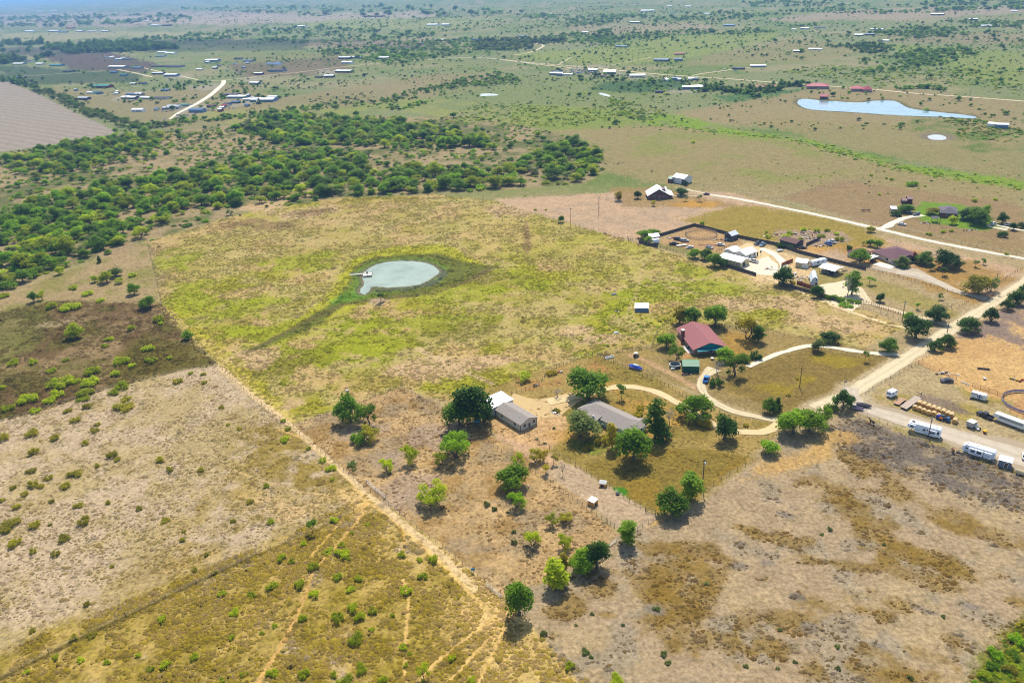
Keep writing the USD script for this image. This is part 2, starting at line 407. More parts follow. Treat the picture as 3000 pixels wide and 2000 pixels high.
# pond banks: a bright outer rim, a dark wet slope, mud at the waterline
def wedge(*d,**k):
 area(PD(*d),**k)
wedge((1010,560),(900,566),(820,590),(790,620),(770,660),(700,720),(620,780),(640,790),(760,730),(830,700),(900,690),(1040,660),(1130,612),(1075,590),(1040,570),col=S(172,170,26),edge=2,a=.85)
wedge((1075,602),(1010,583),(940,583),(860,590),(812,612),(806,640),(770,690),(690,740),(560,812),(600,800),(740,745),(790,700),(850,690),(960,680),(1060,650),(1140,612),col=S(94,98,48),edge=1.2,a=.85)
wedge((1030,612),(1000,596),(930,589),(860,597),(826,615),(812,640),(800,662),(770,690),(752,700),(800,694),(850,682),(950,666),(1020,645),col=S(112,136,52),edge=1.2,a=.9)
wedge((1020,612),(1030,630),(1000,655),(930,668),(860,672),(860,662),(950,658),(1004,640),col=S(92,98,80),edge=.6,a=.9)
wedge((790,690),(760,700),(752,690),(790,672),(815,668),(840,680),col=S(92,140,48),edge=1.5,a=.6)
lay((1 - smooth(POND_D,1.0,3.2)),S(92,90,72),.8)
lay((1 - smooth(POND_D,.5,1.4)),S(140,128,104),.6)
trail(PD((560,812),(640,770),(720,730),(790,700),(860,690),(1000,672),(1090,640),(1140,612)),1.6,S(110,96,62),.7)
trail(PT(1,1,(1830,1060),(2000,980),(2120,910),(2220,885)),1.2,S(106,92,56),.8)
trail(PD((960,800),(1020,830),(1080,858),(1130,880)),1.6,S(206,178,138),.8)
trail(PD((1480,600),(1460,680),(1440,720)),.8,S(204,178,132),.5)
blob(*T(1,1,1130,1200),26,9,S(186,160,132),.95,.3)
# grass lane between the fences
area(PD((362,700),(500,838),(660,970),(836,1130),(1150,1362),(1160,1350),(860,1118),(690,972),(540,838),(392,706)),S(206,182,112),.8,.85,tuft=(.7,.4,0))
area(PD((372,700),(470,800),(560,870),(650,950),(690,960),(560,830),(420,720)),S(176,168,50),1.5,.6,F12,.42,.55)

# -- the dark field and the bushy meadow at the left
area(PD((0,690),(100,640),(240,596),(340,556),(372,700),(300,720),(0,800)),S(168,146,108),2,1,tuft=(.8,.5,0))
area(PD((0,690),(100,640),(240,596),(340,556),(372,700),(0,780)),S(138,132,72),2,.8,F12 * .5 + F30 * .5,.45,.58)
DARKF = PD((-60,740),(0,716),(130,690),(372,700),(440,780),(497,838),(420,850),(260,890),(100,940),(-60,985))
area(DARKF,S(108,86,56),2.5,1,tuft=(.9,.45,0))
area(DARKF,S(158,134,98),2,.8,F12 * .6 + F30 * .4,.5,.62)
area(DARKF,S(98,96,38),2,.6,noise2(GX,GY,10,4,3),.54,.64)
area(PD((300,780),(440,780),(497,838),(380,862),(240,896)),S(98,92,32),3,.7)
area(PD((-60,730),(60,700),(130,740),(80,800),(0,830),(-60,830)),S(120,120,62),4,.6)
blob(*np.array((130,740,40,8)) * 1.2755,S(176,156,120),.6)

# -- the pale field lower left, turning to olive grass towards the foot
LEFTF = PD((-80,985),(100,940),(260,888),(420,850),(500,838),(560,895),(662,976),(836,1132),(1000,1250),(1150,1366),(1240,1450),(1390,1600),(-100,1640))
area(LEFTF,S(194,172,142),.6,1,tuft=(.75,.35,0))
area(LEFTF,S(176,156,108),.6,.7,F12 * .4 + F5 * .3 + F30 * .3,.47,.58)
OLIVE = PD((-100,1640),(-80,1560),(0,1500),(180,1420),(360,1352),(600,1250),(836,1145),(1000,1250),(1150,1366),(1240,1450),(1390,1600))
area(OLIVE,S(172,148,80),7,.92,F12 * .5 + F5 * .5,.2,.34,(.9,.8,0))
area(OLIVE,None,1,tuft=(.9,.8,0))
area(OLIVE,S(146,128,56),2,.75,F12 * .5 + F5 * .5,.46,.58)
area(OLIVE,S(194,166,104),2,.7,noise2(GX,GY,7,3,3),.52,.64)
area(PD((545,960),(662,972),(836,1130),(840,1150),(600,1250),(360,1352),(160,1430),(260,1330),(420,1230),(500,1120),(520,1030)),S(166,144,92),8,.75,F12 * .5 + F5 * .5,.3,.52,(1,.6,0))
area(PD((580,970),(662,980),(836,1132),(780,1150),(690,1130),(600,1090),(550,1030)),S(148,126,62),5,.85,F12 * .4 + F5 * .6,.28,.5,(1,.6,0))
area(PD((500,1080),(620,1130),(780,1140),(560,1260),(360,1340),(420,1200)),S(176,148,88),5,.7,F12,.4,.56)
area(PD((560,1140),(700,1140),(780,1150),(600,1230),(470,1260)),S(212,182,140),5,.7,F12,.4,.54)
area(PD((1080,1300),(1150,1366),(1250,1450),(1390,1600),(1080,1600),(1060,1480),(1040,1400)),S(208,178,120),3,.85,F12 * .6 + F5 * .4,.36,.52)
area(PD((950,1220),(1010,1250),(1160,1370),(1130,1400),(1060,1330)),S(220,188,132),1.2,.9)
for q in ((1110,1400,50,40),(1160,1440,50,40),(830,1150,30,26),(800,1130,30,16)):
 blob(*np.array(q) * 1.2755,S(224,190,132),.8,.6)
for pts,w,c in (
  (((845,1150),(825,1190),(780,1245),(718,1310),(700,1370),(680,1420),(640,1490),(592,1568)),.55,S(204,166,106)),
  (((845,1150),(820,1140),(760,1138),(690,1128),(610,1105),(540,1080)),.25,S(196,168,122)),
  (((845,1150),(800,1100),(740,1040),(690,1005),(640,985)),.45,S(204,172,112)),
  (((845,1150),(790,1190),(700,1290)),.35,S(196,160,96)),
  (((845,1150),(900,1190),(980,1260),(1060,1340),(1120,1400)),.6,S(214,180,120)),
  (((850,1150),(920,1200),(930,1240),(925,1280)),.35,S(196,160,96)),
  (((925,1330),(940,1380),(935,1430),(930,1480),(930,1568)),.4,S(206,172,112)),
  (((1130,1420),(1050,1480),(990,1530),(960,1568)),.5,S(210,176,116)),
  (((1150,1440),(1080,1510),(1030,1568)),.5,S(210,176,116)),
  (((1160,1440),(1130,1500),(1100,1568)),.5,S(210,176,116)),
  (((505,842),(560,892),(668,976),(720,1022),(780,1076),(836,1124),(900,1180),(1000,1262),(1090,1350)),1.1,S(214,186,142))):
 trail(PD(*pts),w * 1.25,tuple(min(.8,q * 1.12) for q in c),.95,.4)
trail(PT(0,3,(0,1530),(450,1300),(930,1070),(1425,830),(1800,650),(2352,390)),1.0,S(92,80,38),.85,.3)
trail(PT(1,3,(0,390),(400,230),(900,0)),.7,S(110,96,40),.7,.3)

# -- the back lot and the lawn round the long grey house
LOT = PD((920,890),(672,974),(836,1118),(1000,1240),(1150,1362),(1230,1340),(1420,1232),(1330,1140),(1250,1078),(1180,1030),(1110,985),(1020,935))
area(LOT,S(182,152,110),.6,1,tuft=(.5,.12,0))
area(LOT,S(158,138,108),1,.8,F12,.5,.62)
area(LOT,S(154,120,66),1,.6,noise2(GX,GY,8,6,3),.54,.64)
area(LOT,S(204,172,126),1,.7,noise2(GX,GY,10,7,3),.56,.66)
for q in ((830,990,50,20),(900,1060,40,30),(940,1130,60,40),(1000,1000,60,26)):
 blob(*np.array(q) * 1.2755,S(166,146,130),.6,.6)
YARD = PD((1020,930),(1120,890),(1180,872),(1300,832),(1370,816),(1500,862),(1600,912),(1780,972),(1780,1000),(1700,1062),(1600,1146),(1505,1184),(1330,1075),(1230,1030),(1130,992))
area(YARD,S(166,142,88),.6,1,tuft=(.5,.3,0))
area(YARD,S(138,122,60),1,.8,F12 * .5 + F30 * .5,.45,.58)
area(PD((1330,1075),(1505,1184),(1600,1146),(1740,1050),(1600,1030),(1400,1040)),S(132,114,54),1.5,.85)
area(PD((1330,1075),(1505,1184),(1600,1146),(1740,1050),(1600,1030),(1400,1040)),S(152,124,58),1.5,.7,F12,.5,.62)
area(PD((1120,970),(1240,930),(1300,960),(1290,1010),(1250,1040),(1150,1000)),S(210,172,128),1.5,.9)
for q in ((1300,1000,40,12),(1500,985,60,20),(1480,930,60,20),(1570,960,40,20),(1420,890,50,10)):
 blob(*np.array(q) * 1.2755,S(188,142,66),.4,.9)
for q in ((1360,1030,30,10),(1340,1020,30,10),(1430,1020,40,10),(1420,1140,26,8)):
 blob(*np.array(q) * 1.2755,S(112,130,48),.6,.8)
blob(*np.array((1425,1128,22,10)) * 1.2755,S(70,130,26),.95,.4)
area(PD((1180,870),(1300,832),(1360,820),(1400,850),(1340,880),(1200,900)),S(176,134,84),2,.8,F12,.36,.55)
area(PD((1250,1088),(1290,1056),(1330,1076),(1420,1128),(1512,1190),(1450,1236),(1360,1160)),S(186,162,132),.5,1,tuft=(.2,0,0))
area(PD((1130,990),(1240,1030),(1290,1056),(1250,1080),(1180,1030)),S(204,168,134),.8,.8)
area(PD((1450,1236),(1512,1190),(1530,1196),(1440,1250)),S(214,170,92),.8,.9)

# -- the near right field
RF = PD((1150,1366),(1240,1344),(1420,1234),(1520,1196),(1620,1150),(1760,1040),(1790,1000),(1930,955),(1990,965),(2150,1020),(2352,1085),(2420,1100),(2420,1400),(2352,1450),(2230,1568),(2180,1640),(1400,1640),(1240,1450))
area(RF,S(172,150,120),.6,1,tuft=(.45,.0,0))
area(RF,S(180,158,122),1,.7,F12 * .5 + F30 * .5,.5,.62)
area(RF,S(158,144,122),1,.7,noise2(GX,GY,9,5,3),.55,.66)
for q in ((1470,1330,70,36),(1400,1345,50,26),(1540,1310,50,36),(1610,1260,50,20),(1660,1280,30,14),(1500,1260,40,16),(1640,1330,50,34),(1600,1380,60,30),(1560,1440,60,40),(1640,1460,70,26),(1500,1420,36,22),(1300,1400,40,30),(1290,1460,24,16),(1700,1420,40,40),(1380,1410,30,8),(1880,1390,60,26),(1960,1370,60,30),(2000,1410,50,30),(2060,1390,50,16),(1830,1420,50,24),(2080,1270,60,16),(2200,1300,80,18),(2120,1330,70,20),(2010,1220,46,28),(1960,1170,40,30),(2200,1190,60,16),(2280,1230,60,26),(1900,1120,60,30),(1980,1060,50,20),(2060,1130,40,14),(2240,1330,50,14),(2050,1520,90,30),(1990,1540,80,30),(2110,1500,50,26),(1900,1560,50,20),(1760,1480,40,16),(2180,1470,40,22),(1800,1240,50,14),(1700,1210,40,12),(2330,1380,30,14),(1860,1290,40,14),(1740,1330,40,12),(1950,1300,34,12)):
 blob(*np.array(q) * 1.2755,S(138,112,56),.7,1.4,.5)
area(PD((1950,970),(2000,965),(2150,1020),(2352,1085),(2352,1175),(2180,1130),(2020,1060),(1900,1010)),S(110,101,92),3,.92,F12 * .5 + F5 * .5 ,.26,.46)
area(PD((1790,1010),(1940,985),(1980,1010),(1900,1060),(1780,1090),(1700,1110)),S(206,164,96),3,.6,F12,.42,.56)
for q in ((1700,1250,16,10),(1760,1290,20,8),(1800,1180,20,10),(1830,1370,22,10),(1860,1440,20,12),(2120,1400,26,10),(1560,1180,20,8),(1700,1300,20,10),(2020,1480,20,10),(2230,1390,20,8),(1500,1400,22,10)):
 blob(*np.array(q) * 1.2755,S(132,122,112),.7,.9)
area(PD((2420,1330),(2352,1400),(2270,1480),(2230,1580),(2180,1640),(2420,1640)),S(128,120,56),2,1,tuft=(.9,.6,0))
area(PD((2420,1360),(2300,1470),(2230,1580),(2420,1640)),S(96,118,30),2,.8,F12,.4,.55)

# -- neighbours along the road
NB = PD((1370,816),(1500,790),(1560,735),(1760,755),(1990,800),(2050,822),(1900,900),(1780,962),(1600,900))
area(NB,S(152,132,88),1,1,tuft=(.5,.25,0))
area(NB,S(162,138,84),1,.7,F12,.45,.58)
area(PD((1700,850),(1860,800),(2040,820),(1890,910),(1800,950),(1660,890)),S(128,108,58),1.5,.8)
for q in ((1920,830,60,14),(1780,890,40,14),(1850,870,26,10)):
 blob(*np.array(q) * 1.2755,S(158,138,50),.6,.8)
area(PD((1560,740),(1600,735),(1600,800),(1570,830),(1555,790)),S(190,148,104),1,.9)
area(PD((1670,760),(1740,770),(1740,800),(1690,830),(1660,790)),S(172,132,64),1.5,.6)
trail(PD((1450,815),(1490,832),(1560,868),(1620,905)),1.6,S(196,160,124),.8)
RIGHTG = PD((1470,560),(1590,512),(1700,545),(2090,640),(2260,690),(2352,720),(2352,620),(2010,540),(1800,480),(1680,440),(1450,440),(1130,458),(1310,512))
area(RIGHTG,S(194,164,132),1.5,1,tuft=(.4,.1,0))
area(RIGHTG,S(176,154,128),2,.6,F12,.5,.62)
area(PD((1400,430),(1500,430),(1700,470),(1640,478),(1430,475)),S(156,130,84),2,.85)
area(PD((1560,505),(1700,470),(1860,490),(1990,525),(2050,560),(1900,570),(1700,545)),S(150,132,56),3,.9)
area(PD((1790,455),(1930,412),(2352,470),(2352,560),(2020,520)),S(152,127,92),2,.92,tuft=(.4,.1,0))
area(PD((2012,520),(2352,560),(2352,600),(2100,545)),S(148,126,86),2,.85)
for q in ((1600,470,40,8),(2000,590,50,10),(1890,570,70,10),(2280,700,40,14)):
 blob(*np.array(q) * 1.2755,S(202,150,62),.6,.8)
area(PD((2096,485),(2120,462),(2210,470),(2300,520),(2250,530),(2120,510)),S(112,146,34),1.5,.9)
area(PD((1900,552),(2100,570),(2250,640),(2140,660),(1950,600)),S(174,136,74),3,.8,F12,.4,.58)
STABLE = PD((1500,560),(1595,516),(1680,545),(1760,578),(1740,600),(1640,592),(1560,575))
area(STABLE,S(184,150,108),1,.95)
area(PD((1750,585),(1740,600),(1610,590),(1500,565),(1500,555),(1620,580)),S(122,124,66),1,.7)
area(PD((1660,588),(1720,556),(1800,580),(1900,610),(1870,640),(1740,655),(1690,600)),S(222,192,146),1.5,.9)
area(PD((1740,655),(1870,640),(1960,670),(1990,700),(1900,690),(1780,665)),S(170,150,100),1.5,.8)
area(PD((1880,668),(1960,650),(2080,700),(2215,740),(2230,728),(2080,660),(1990,640),(1860,600)),S(156,142,82),2,.8)
area(PD((1965,600),(2080,615),(2200,650),(2260,690),(2200,680),(2090,640)),S(176,146,92),2,.7)
area(PD((2130,665),(2250,700),(2352,630),(2352,600),(2180,590),(2100,625)),S(166,132,76),2,.85,F12,.3,.5)
area(PD((1780,528),(1930,530),(1960,552),(1880,568),(1790,552)),S(170,146,124),2,.9)
# road verges and the yards of the lower right
area(PD((1970,940),(2060,850),(2130,800),(2352,640),(2352,690),(2160,790),(2130,830),(1990,905)),S(158,130,84),1.5,.9)
YL = PD((1990,905),(2110,835),(2170,860),(2240,905),(2352,925),(2352,1050),(2220,1010),(2080,945))
area(YL,S(178,158,120),1,1,tuft=(.4,.2,0))
area(YL,S(158,140,72),1,.8,F12,.45,.6)
area(PD((2120,900),(2200,930),(2240,955),(2100,930)),S(130,112,100),1.5,.8)
area(PD((2080,820),(2130,795),(2200,740),(2300,700),(2420,690),(2420,920),(2352,930),(2240,905),(2160,862)),S(206,170,118),1,1,tuft=(.1,0,0))
area(PD((2080,820),(2130,795),(2200,740),(2300,700),(2420,690),(2420,920),(2352,930),(2240,905),(2160,862)),S(190,150,100),1,.5,F12,.48,.62)
area(PD((2180,780),(2240,730),(2330,690),(2420,640),(2420,830),(2352,800),(2280,770)),S(136,118,108),3,.9,F12 * .5 + F5 * .5,.24,.42)
area(PD((2310,938),(2352,910),(2420,900),(2420,1000),(2352,960)),S(192,150,104),.5,.98)
area(PD((2060,935),(2200,985),(2352,1040),(2352,1100),(2150,1022),(1990,960)),S(164,148,88),1,.8,F5,.35,.55)

for q,w in VERGE:
 trail(q,w * .8,S(196,178,146),.75,1.2)
trail(PT(2,2,(330,560),(540,520),(700,480),(850,440),(960,420),(1100,418),(1250,445),(1380,490),(1500,550),(1620,620),(1740,700),(1860,770),(1980,820),(2130,835),(2280,835),(2420,790)),2.6,S(196,160,110),.7,1)
trail(PT(2,2,(1800,290),(1745,350),(1735,410),(1770,480),(1860,560),(2000,630),(2150,675),(2352,710)),2.2,S(178,156,124),.7,1)
# the material: the plants' own colours, broken by clumps, seed heads and bare soil
_pv = UsdGeom.PrimvarsAPI
_q = (np.arange(NR - 1)[:,None] * NT + np.arange(NT)[None,:])
_nx = (np.arange(NR - 1)[:,None] * NT + (np.arange(NT) + 1)[None,:] % NT)
_quads = np.stack([_q,_nx,_nx + NT,_q + NT],-1).reshape(-1,4)
_quads = _quads[:,::-1]
usdkit.material(stage,'/World/Looks/ground',{
 'g': ('geometry',{}),'c': ('attribute',{'attribute': 'cover'}),'w': ('attribute',{'attribute': 'clumps'}),'ws': ('separate_xyz',{}),
 'n1': ('noise_texture',{'scale': 0.8,'detail': 6.0,'roughness': 0.72}),'n2': ('noise_texture',{'scale': 0.16,'detail': 4.0,'roughness': 0.6}),
 'n3': ('noise_texture',{'scale': 0.42,'detail': 5.0,'roughness': 0.65,'distortion': 0.4}),
 'mv': ('mapping',{'scale': (1.0,1.0,1.0),'location': (37.0,91.0,3.0)}),
 'r1': ('map_range',{'from_min': 0.34,'from_max': 0.68,'to_min': 0.60,'to_max': 1.36}),
 'r2': ('map_range',{'from_min': 0.3,'from_max': 0.7,'to_min': 0.86,'to_max': 1.14}),
 'cl': ('map_range',{'from_min': 0.52,'from_max': 0.60,'to_min': 0.0,'to_max': 0.6}),
 'fl': ('map_range',{'from_min': 0.56,'from_max': 0.68,'to_min': 0.0,'to_max': 0.6}),
 'clm': ('math',{'math_type': 'multiply'}),'flm': ('math',{'math_type': 'multiply'}),'vm': ('math',{'math_type': 'multiply'}),
 'n4': ('noise_texture',{'scale': 1.5,'detail': 5.0,'roughness': 0.8,'distortion': 1.2}),'sp': ('map_range',{'from_min': .56,'from_max': .64,'to_min': 0.0,'to_max': .5}),'sk': ('mix_color',{'blend_type': 'multiply','b': (.42,.40,.36)}),'h': ('hsv',{'saturation': 1.0}),'dk': ('mix_color',{'blend_type': 'multiply','b': (0.55,0.55,0.38)}),'yl': ('mix_color',{'blend_type': 'mix','b': S(176,168,40)}),
 'wv': ('wave_texture',{'scale': 0.022,'distortion': 1.5,'detail': 2.0,'detail_scale': 0.3,'bands_direction': 'x'}),'wr': ('mapping',{'rotation': (0.0,0.0,math.radians(-52.0))}),
 'wm': ('math',{'math_type': 'multiply','value2': 0.55}),'wm2': ('math',{'math_type': 'multiply'}),'st': ('mix_color',{'blend_type': 'multiply','b': (0.72,0.7,0.7)}),
 'bp': ('bump',{'strength': 0.6,'distance': 0.2}),'hs': ('math',{'math_type': 'add'}),
 'p': ('principled_bsdf',{'roughness': 0.95,'specular_ior_level': 0.08})},
 [('g.position','n1.vector'),('g.position','n2.vector'),('g.position','mv.vector'),('mv.vector','n3.vector'),('w.vector','ws.vector'),
  ('n1.fac','r1.value'),('n2.fac','r2.value'),('r1.result','vm.value1'),('r2.result','vm.value2'),('c.color','h.color'),('vm.value','h.value'),
  ('n3.fac','cl.value'),('cl.result','clm.value1'),('ws.x','clm.value2'),('h.color','yl.a'),('yl.result','dk.a'),('clm.value','dk.fac'),
  ('n1.fac','fl.value'),('fl.result','flm.value1'),('ws.y','flm.value2'),('flm.value','yl.fac'),
  ('g.position','wr.vector'),('wr.vector','wv.vector'),('wv.fac','wm.value1'),('wm.value','wm2.value1'),('ws.z','wm2.value2'),('mv.vector','n4.vector'),('n4.fac','sp.value'),('sp.result','sk.fac'),('dk.result','sk.a'),('sk.result','st.a'),('wm2.value','st.fac'),
  ('n1.fac','hs.value1'),('n3.fac','hs.value2'),('hs.value','bp.height'),('bp.normal','p.normal'),('st.result','p.base_color')],surface='p.BSDF')
gm = usdkit.mesh(stage,'/World/ground',(np.stack([GX,GY,GZ],1),_quads),'/World/Looks/ground')
_pv(gm).CreatePrimvar('cover',Sdf.ValueTypeNames.Color3fArray,'vertex').Set(Vt.Vec3fArray.FromNumpy(np.clip(COL,.004,.8).astype(np.float32)))
_pv(gm).CreatePrimvar('clumps',Sdf.ValueTypeNames.Float3Array,'vertex').Set(Vt.Vec3fArray.FromNumpy(TUF.astype(np.float32)))
tag(gm,kind='structure')

# ------------------------------------------------------------------ water
def water(name,poly,z,col,rough):
 usdkit.material(stage,f'/World/Looks/{name}',{'g': ('geometry',{}),'n': ('noise_texture',{'scale': 0.5,'detail': 3.0}),'b': ('bump',{'strength': 0.12,'distance': 0.06}),'n2': ('noise_texture',{'scale': 0.09,'detail': 5.0}),
     'r': ('rgb_ramp',{'ramp': [(0.25,np.array(col) * .74),(0.5,np.array(col)),(0.75,np.array(col) * 1.14)]}),'p': ('principled_bsdf',{'roughness': rough,'ior': 1.33})},
     [('g.position','n.vector'),('g.position','n2.vector'),('n2.fac','r.fac'),('r.color','p.base_color'),('n.fac','b.height'),('b.normal','p.normal')],surface='p.BSDF')
 poly = np.asarray(poly)
 k = np.arange(0,len(poly),1 / 6)
 i = np.floor(k).astype(int) % len(poly); t = (k % 1)[:,None]
 a,b,c,d = poly[i - 1],poly[i],poly[(i + 1) % len(poly)],poly[(i + 2) % len(poly)]
 p = .5 * (2 * b + (c - a) * t + (2 * a - 5 * b + 4 * c - d) * t ** 2 + (3 * b - a - 3 * c + d) * t ** 3)
 g = shapely.Polygon(p).buffer(0.3)
 g = max(getattr(g,'geoms',[g]),key=lambda q: q.area)
 v,f = trimesh.creation.triangulate_polygon(g,engine='earcut')
 prim = usdkit.mesh(stage,path_of('/World',name),(np.column_stack([v,np.full(len(v),z)]),f),f'/World/Looks/{name}')
 tag(prim,kind='structure')

water('pond_water',POND,-0.55,S(170,184,166),0.2)
water('lake_water',LAKE,-0.55,S(150,176,190),0.12)
for k,q in enumerate(SMALL_PONDS):
 water(('stock_pond_water','far_pond_water','creek_pond_water','marsh_pond_water')[k],q,-0.55,S(206,208,200),0.2)

# ------------------------------------------------------------------ roads, drives and yards: thin sheets of gravel over the ground
def mat_gravel(name,col,rut):
 c,d = np.array(col),np.array(rut)
 return usdkit.material(stage,f'/World/Looks/{name}',{'g': ('geometry',{}),'n': ('noise_texture',{'scale': 0.35,'detail': 5.0,'roughness': 0.6}),'n2': ('noise_texture',{'scale': 2.5,'detail': 3.0}),
     'a': ('attribute',{'attribute': 'track'}),'r': ('rgb_ramp',{'ramp': [(0.3,c * .86),(0.5,c),(0.75,np.minimum(c * 1.1,.82))]}),'x': ('mix_color',{'b': d}),'mm': ('math',{'math_type': 'multiply','use_clamp': True}),
     'm2': ('map_range',{'from_min': .3,'from_max': .6,'to_min': .5,'to_max': 1.6}),'b': ('bump',{'strength': .4,'distance': .04}),'p': ('principled_bsdf',{'roughness': .95,'specular_ior_level': .1})},
     [('g.position','n.vector'),('g.position','n2.vector'),('n.fac','r.fac'),('r.color','x.a'),('n2.fac','m2.value'),('m2.result','mm.value1'),('a.fac','mm.value2'),('mm.value','x.fac'),('x.result','p.base_color'),('n2.fac','b.height'),('b.normal','p.normal')],surface='p.BSDF')

G_ROAD = mat_gravel('pale_gravel',S(226,210,176),S(184,160,120))
G_TAN = mat_gravel('tan_gravel',S(230,206,162),S(204,174,126))
G_GREY = mat_gravel('grey_gravel',S(208,194,174),S(176,158,132))
G_WHITE = mat_gravel('limestone_gravel',S(246,238,216),S(224,200,160))
_rz = [0.03]

def spline(pts,step=2.0):
 pts = np.asarray(pts,float)
 q = np.vstack([2 * pts[0] - pts[1],pts,2 * pts[-1] - pts[-2]])
 out = []
 for i in range(1,len(q) - 2):
  a,b,c,d = q[i - 1],q[i],q[i + 1],q[i + 2]
  n = max(2,int(np.linalg.norm(c - b) / step))
  t = np.linspace(0,1,n,endpoint=False)[:,None]
  out.append(.5 * (2 * b + (c - a) * t + (2 * a - 5 * b + 4 * c - d) * t ** 2 + (3 * b - a - 3 * c + d) * t ** 3))
 return np.vstack(out + [pts[-1:]])

def road(name,pts,width,material,step=2.0,mid=0.35,wob=0.25,curved=True):
 """A gravel road along world points; width a number or one per point."""
 p = spline(pts,step) if curved else np.asarray(pts,float)
 w = np.interp(np.linspace(0,1,len(p)),np.linspace(0,1,len(np.atleast_1d(width))),np.atleast_1d(width))
 t = np.gradient(p,axis=0); t /= np.linalg.norm(t,axis=1,keepdims=True) + 1e-9
 nrm = np.stack([-t[:,1],t[:,0]],1)
 wob *= 1.7
 us = np.array([-1,-.75,-.5,-.25,0,.25,.5,.75,1])
 e = [(noise2(p[:,0] + s * 50,p[:,1],5,3,3) - .5) * 4 * wob for s in (0,1)]
 V = []
 for u in us:
  off = u * w / 2 + (e[0] if u < 0 else e[1]) * abs(u) ** 2
  V.append(p + nrm * off[:,None])
 V = np.stack(V,1).reshape(-1,2)
 n,k = len(p),len(us)
 i = np.arange(n - 1)[:,None] * k + np.arange(k - 1)[None,:]
 f = np.stack([i,i + 1,i + k + 1,i + k],-1).reshape(-1,4)[:,::-1]
 z = np.full(len(V),_rz[0]); _rz[0] += 0.006
 g = usdkit.mesh(stage,path_of('/World',name),(np.column_stack([V,z]),f),material)
 tr = np.tile(np.array([.75,.35,0,.1,.75,.1,0,.35,.75]) * mid,n)
 _pv(g).CreatePrimvar('track',Sdf.ValueTypeNames.FloatArray,'vertex').Set(Vt.FloatArray.FromNumpy(tr.astype(np.float32)))
 tag(g,kind='structure')

def yard(name,pts,material,ragged=0.8,mid=.25):
 p = np.asarray(pts,float)
 q = np.vstack([np.linspace(a,b,max(2,int(np.linalg.norm(b - a) / 1.0)),endpoint=False) for a,b in zip(p,np.roll(p,-1,0))])
 q = q + ragged * 2.5 * np.stack([noise2(q[:,0],q[:,1],5,2,3) - .5,noise2(q[:,0],q[:,1],5,4,3) - .5],1)
 g = shapely.Polygon(q).buffer(0)
 g = max(getattr(g,'geoms',[g]),key=lambda s: s.area)
 v,f = trimesh.creation.triangulate_polygon(g,engine='earcut')
 z = np.full(len(v),_rz[0]); _rz[0] += 0.006
 u = usdkit.mesh(stage,path_of('/World',name),(np.column_stack([v,z]),f),material)
 _pv(u).CreatePrimvar('track',Sdf.ValueTypeNames.FloatArray,'vertex').Set(Vt.FloatArray.FromNumpy(np.full(len(v),mid,np.float32)))
 tag(u,kind='structure')

yard('ranch_yard',PT(2,1,(2060,640),(2352,790),(2440,860),(2440,960),(2352,960),(2240,950),(2110,890),(2170,830),(2270,740)),G_WHITE)
yard('sand_yard',PD((1660,590),(1715,558),(1790,578),(1740,598)),G_TAN)
yard('barn_yard',PD((1130,940),(1180,905),(1240,918),(1310,902),(1340,915),(1290,955),(1240,960),(1230,985),(1180,950)),G_TAN,1.0,.6)
yard('trailer_yard',PD((1955,938),(2000,925),(2060,940),(2200,985),(2352,1015),(2440,1040),(2440,1120),(2352,1085),(2200,1030),(2080,975),(1990,955)),G_GREY,1.2,.8)
yard('farm_yard',PD((1880,655),(1960,640),(1990,690),(1950,720),(1890,690)),G_WHITE,.6,.5)
yard('house_yard',PT(3,1,(930,880),(1180,880),(1360,900),(1560,1000),(1700,1080),(1650,1090),(1430,1010),(1180,950),(930,895)),G_GREY,1.0,.4)
yard('concrete_apron',PT(3,1,(960,865),(1010,836),(1190,880),(1120,902)),mat('concrete',S(236,230,218),.9,var=.06),0,0)
road('country_road',PD((2460,570),(2352,650),(2290,690),(2215,738),(2150,778),(2060,838),(1990,880),(1955,903),(1900,925),(1870,938)),6.0,G_ROAD)
road('country_road',PD((1955,890),(1955,915),(1985,935),(2060,960),(2150,988),(2260,1022),(2352,1052),(2440,1082)),[5.5,6,7,8,9,10,11,12],G_GREY)
road('farm_lane',PD((1620,446),(1700,458),(1860,490),(2010,524),(2120,550),(2230,572),(2352,594),(2500,622)),3.6,G_WHITE)
road('farm_lane',PD((1560,432),(1600,440),(1640,448)),2.6,G_ROAD)
road('farm_lane',PT(3,1,(985,535),(1080,520),(1150,480),(1240,440),(1330,420),(1420,408)),[3,5,4.5,4.5,4.5,6],G_WHITE)
road('garden_path',PT(2,1,(1465,236),(1600,232),(1730,230)),1.0,G_WHITE,curved=False)
road('loop_drive',PT(3,1,(2480,560),(2352,548),(2250,535),(2180,520),(2100,500),(2040,500),(2030,510),(2120,530),(2200,545)),2.6,G_WHITE)
road('ranch_drive',PD((1965,690),(2000,698),(2080,720),(2160,742),(2215,756)),3.2,G_ROAD)
road('ranch_drive',PT(3,1,(800,1070),(850,1100),(880,1150),(900,1190),(940,1230)),[5,4,3.6,3.6,3.6],G_ROAD)
road('ranch_drive',PT(2,1,(2340,990),(2450,1030),(2650,1110),(2800,1180),(2952,1240),(3150,1310),(3500,1420),(3720,1460)),2.6,G_TAN)
road('ranch_drive',PT(2,1,(2352,870),(2410,900),(2500,890),(2450,800),(2352,740),(2280,720)),4.5,G_WHITE)
road('house_drive',PT(3,1,(1180,930),(1400,960),(1560,1030),(1720,1100),(1880,1150),(2010,1180)),[7,7,6,5,4.5,6],G_GREY)
road('curved_drive',PT(3,2,(1200,122),(1060,118),(860,96),(640,66),(480,42),(360,44),(240,70),(100,115),(-60,178),(-180,235)),2.8,G_WHITE,mid=.8)
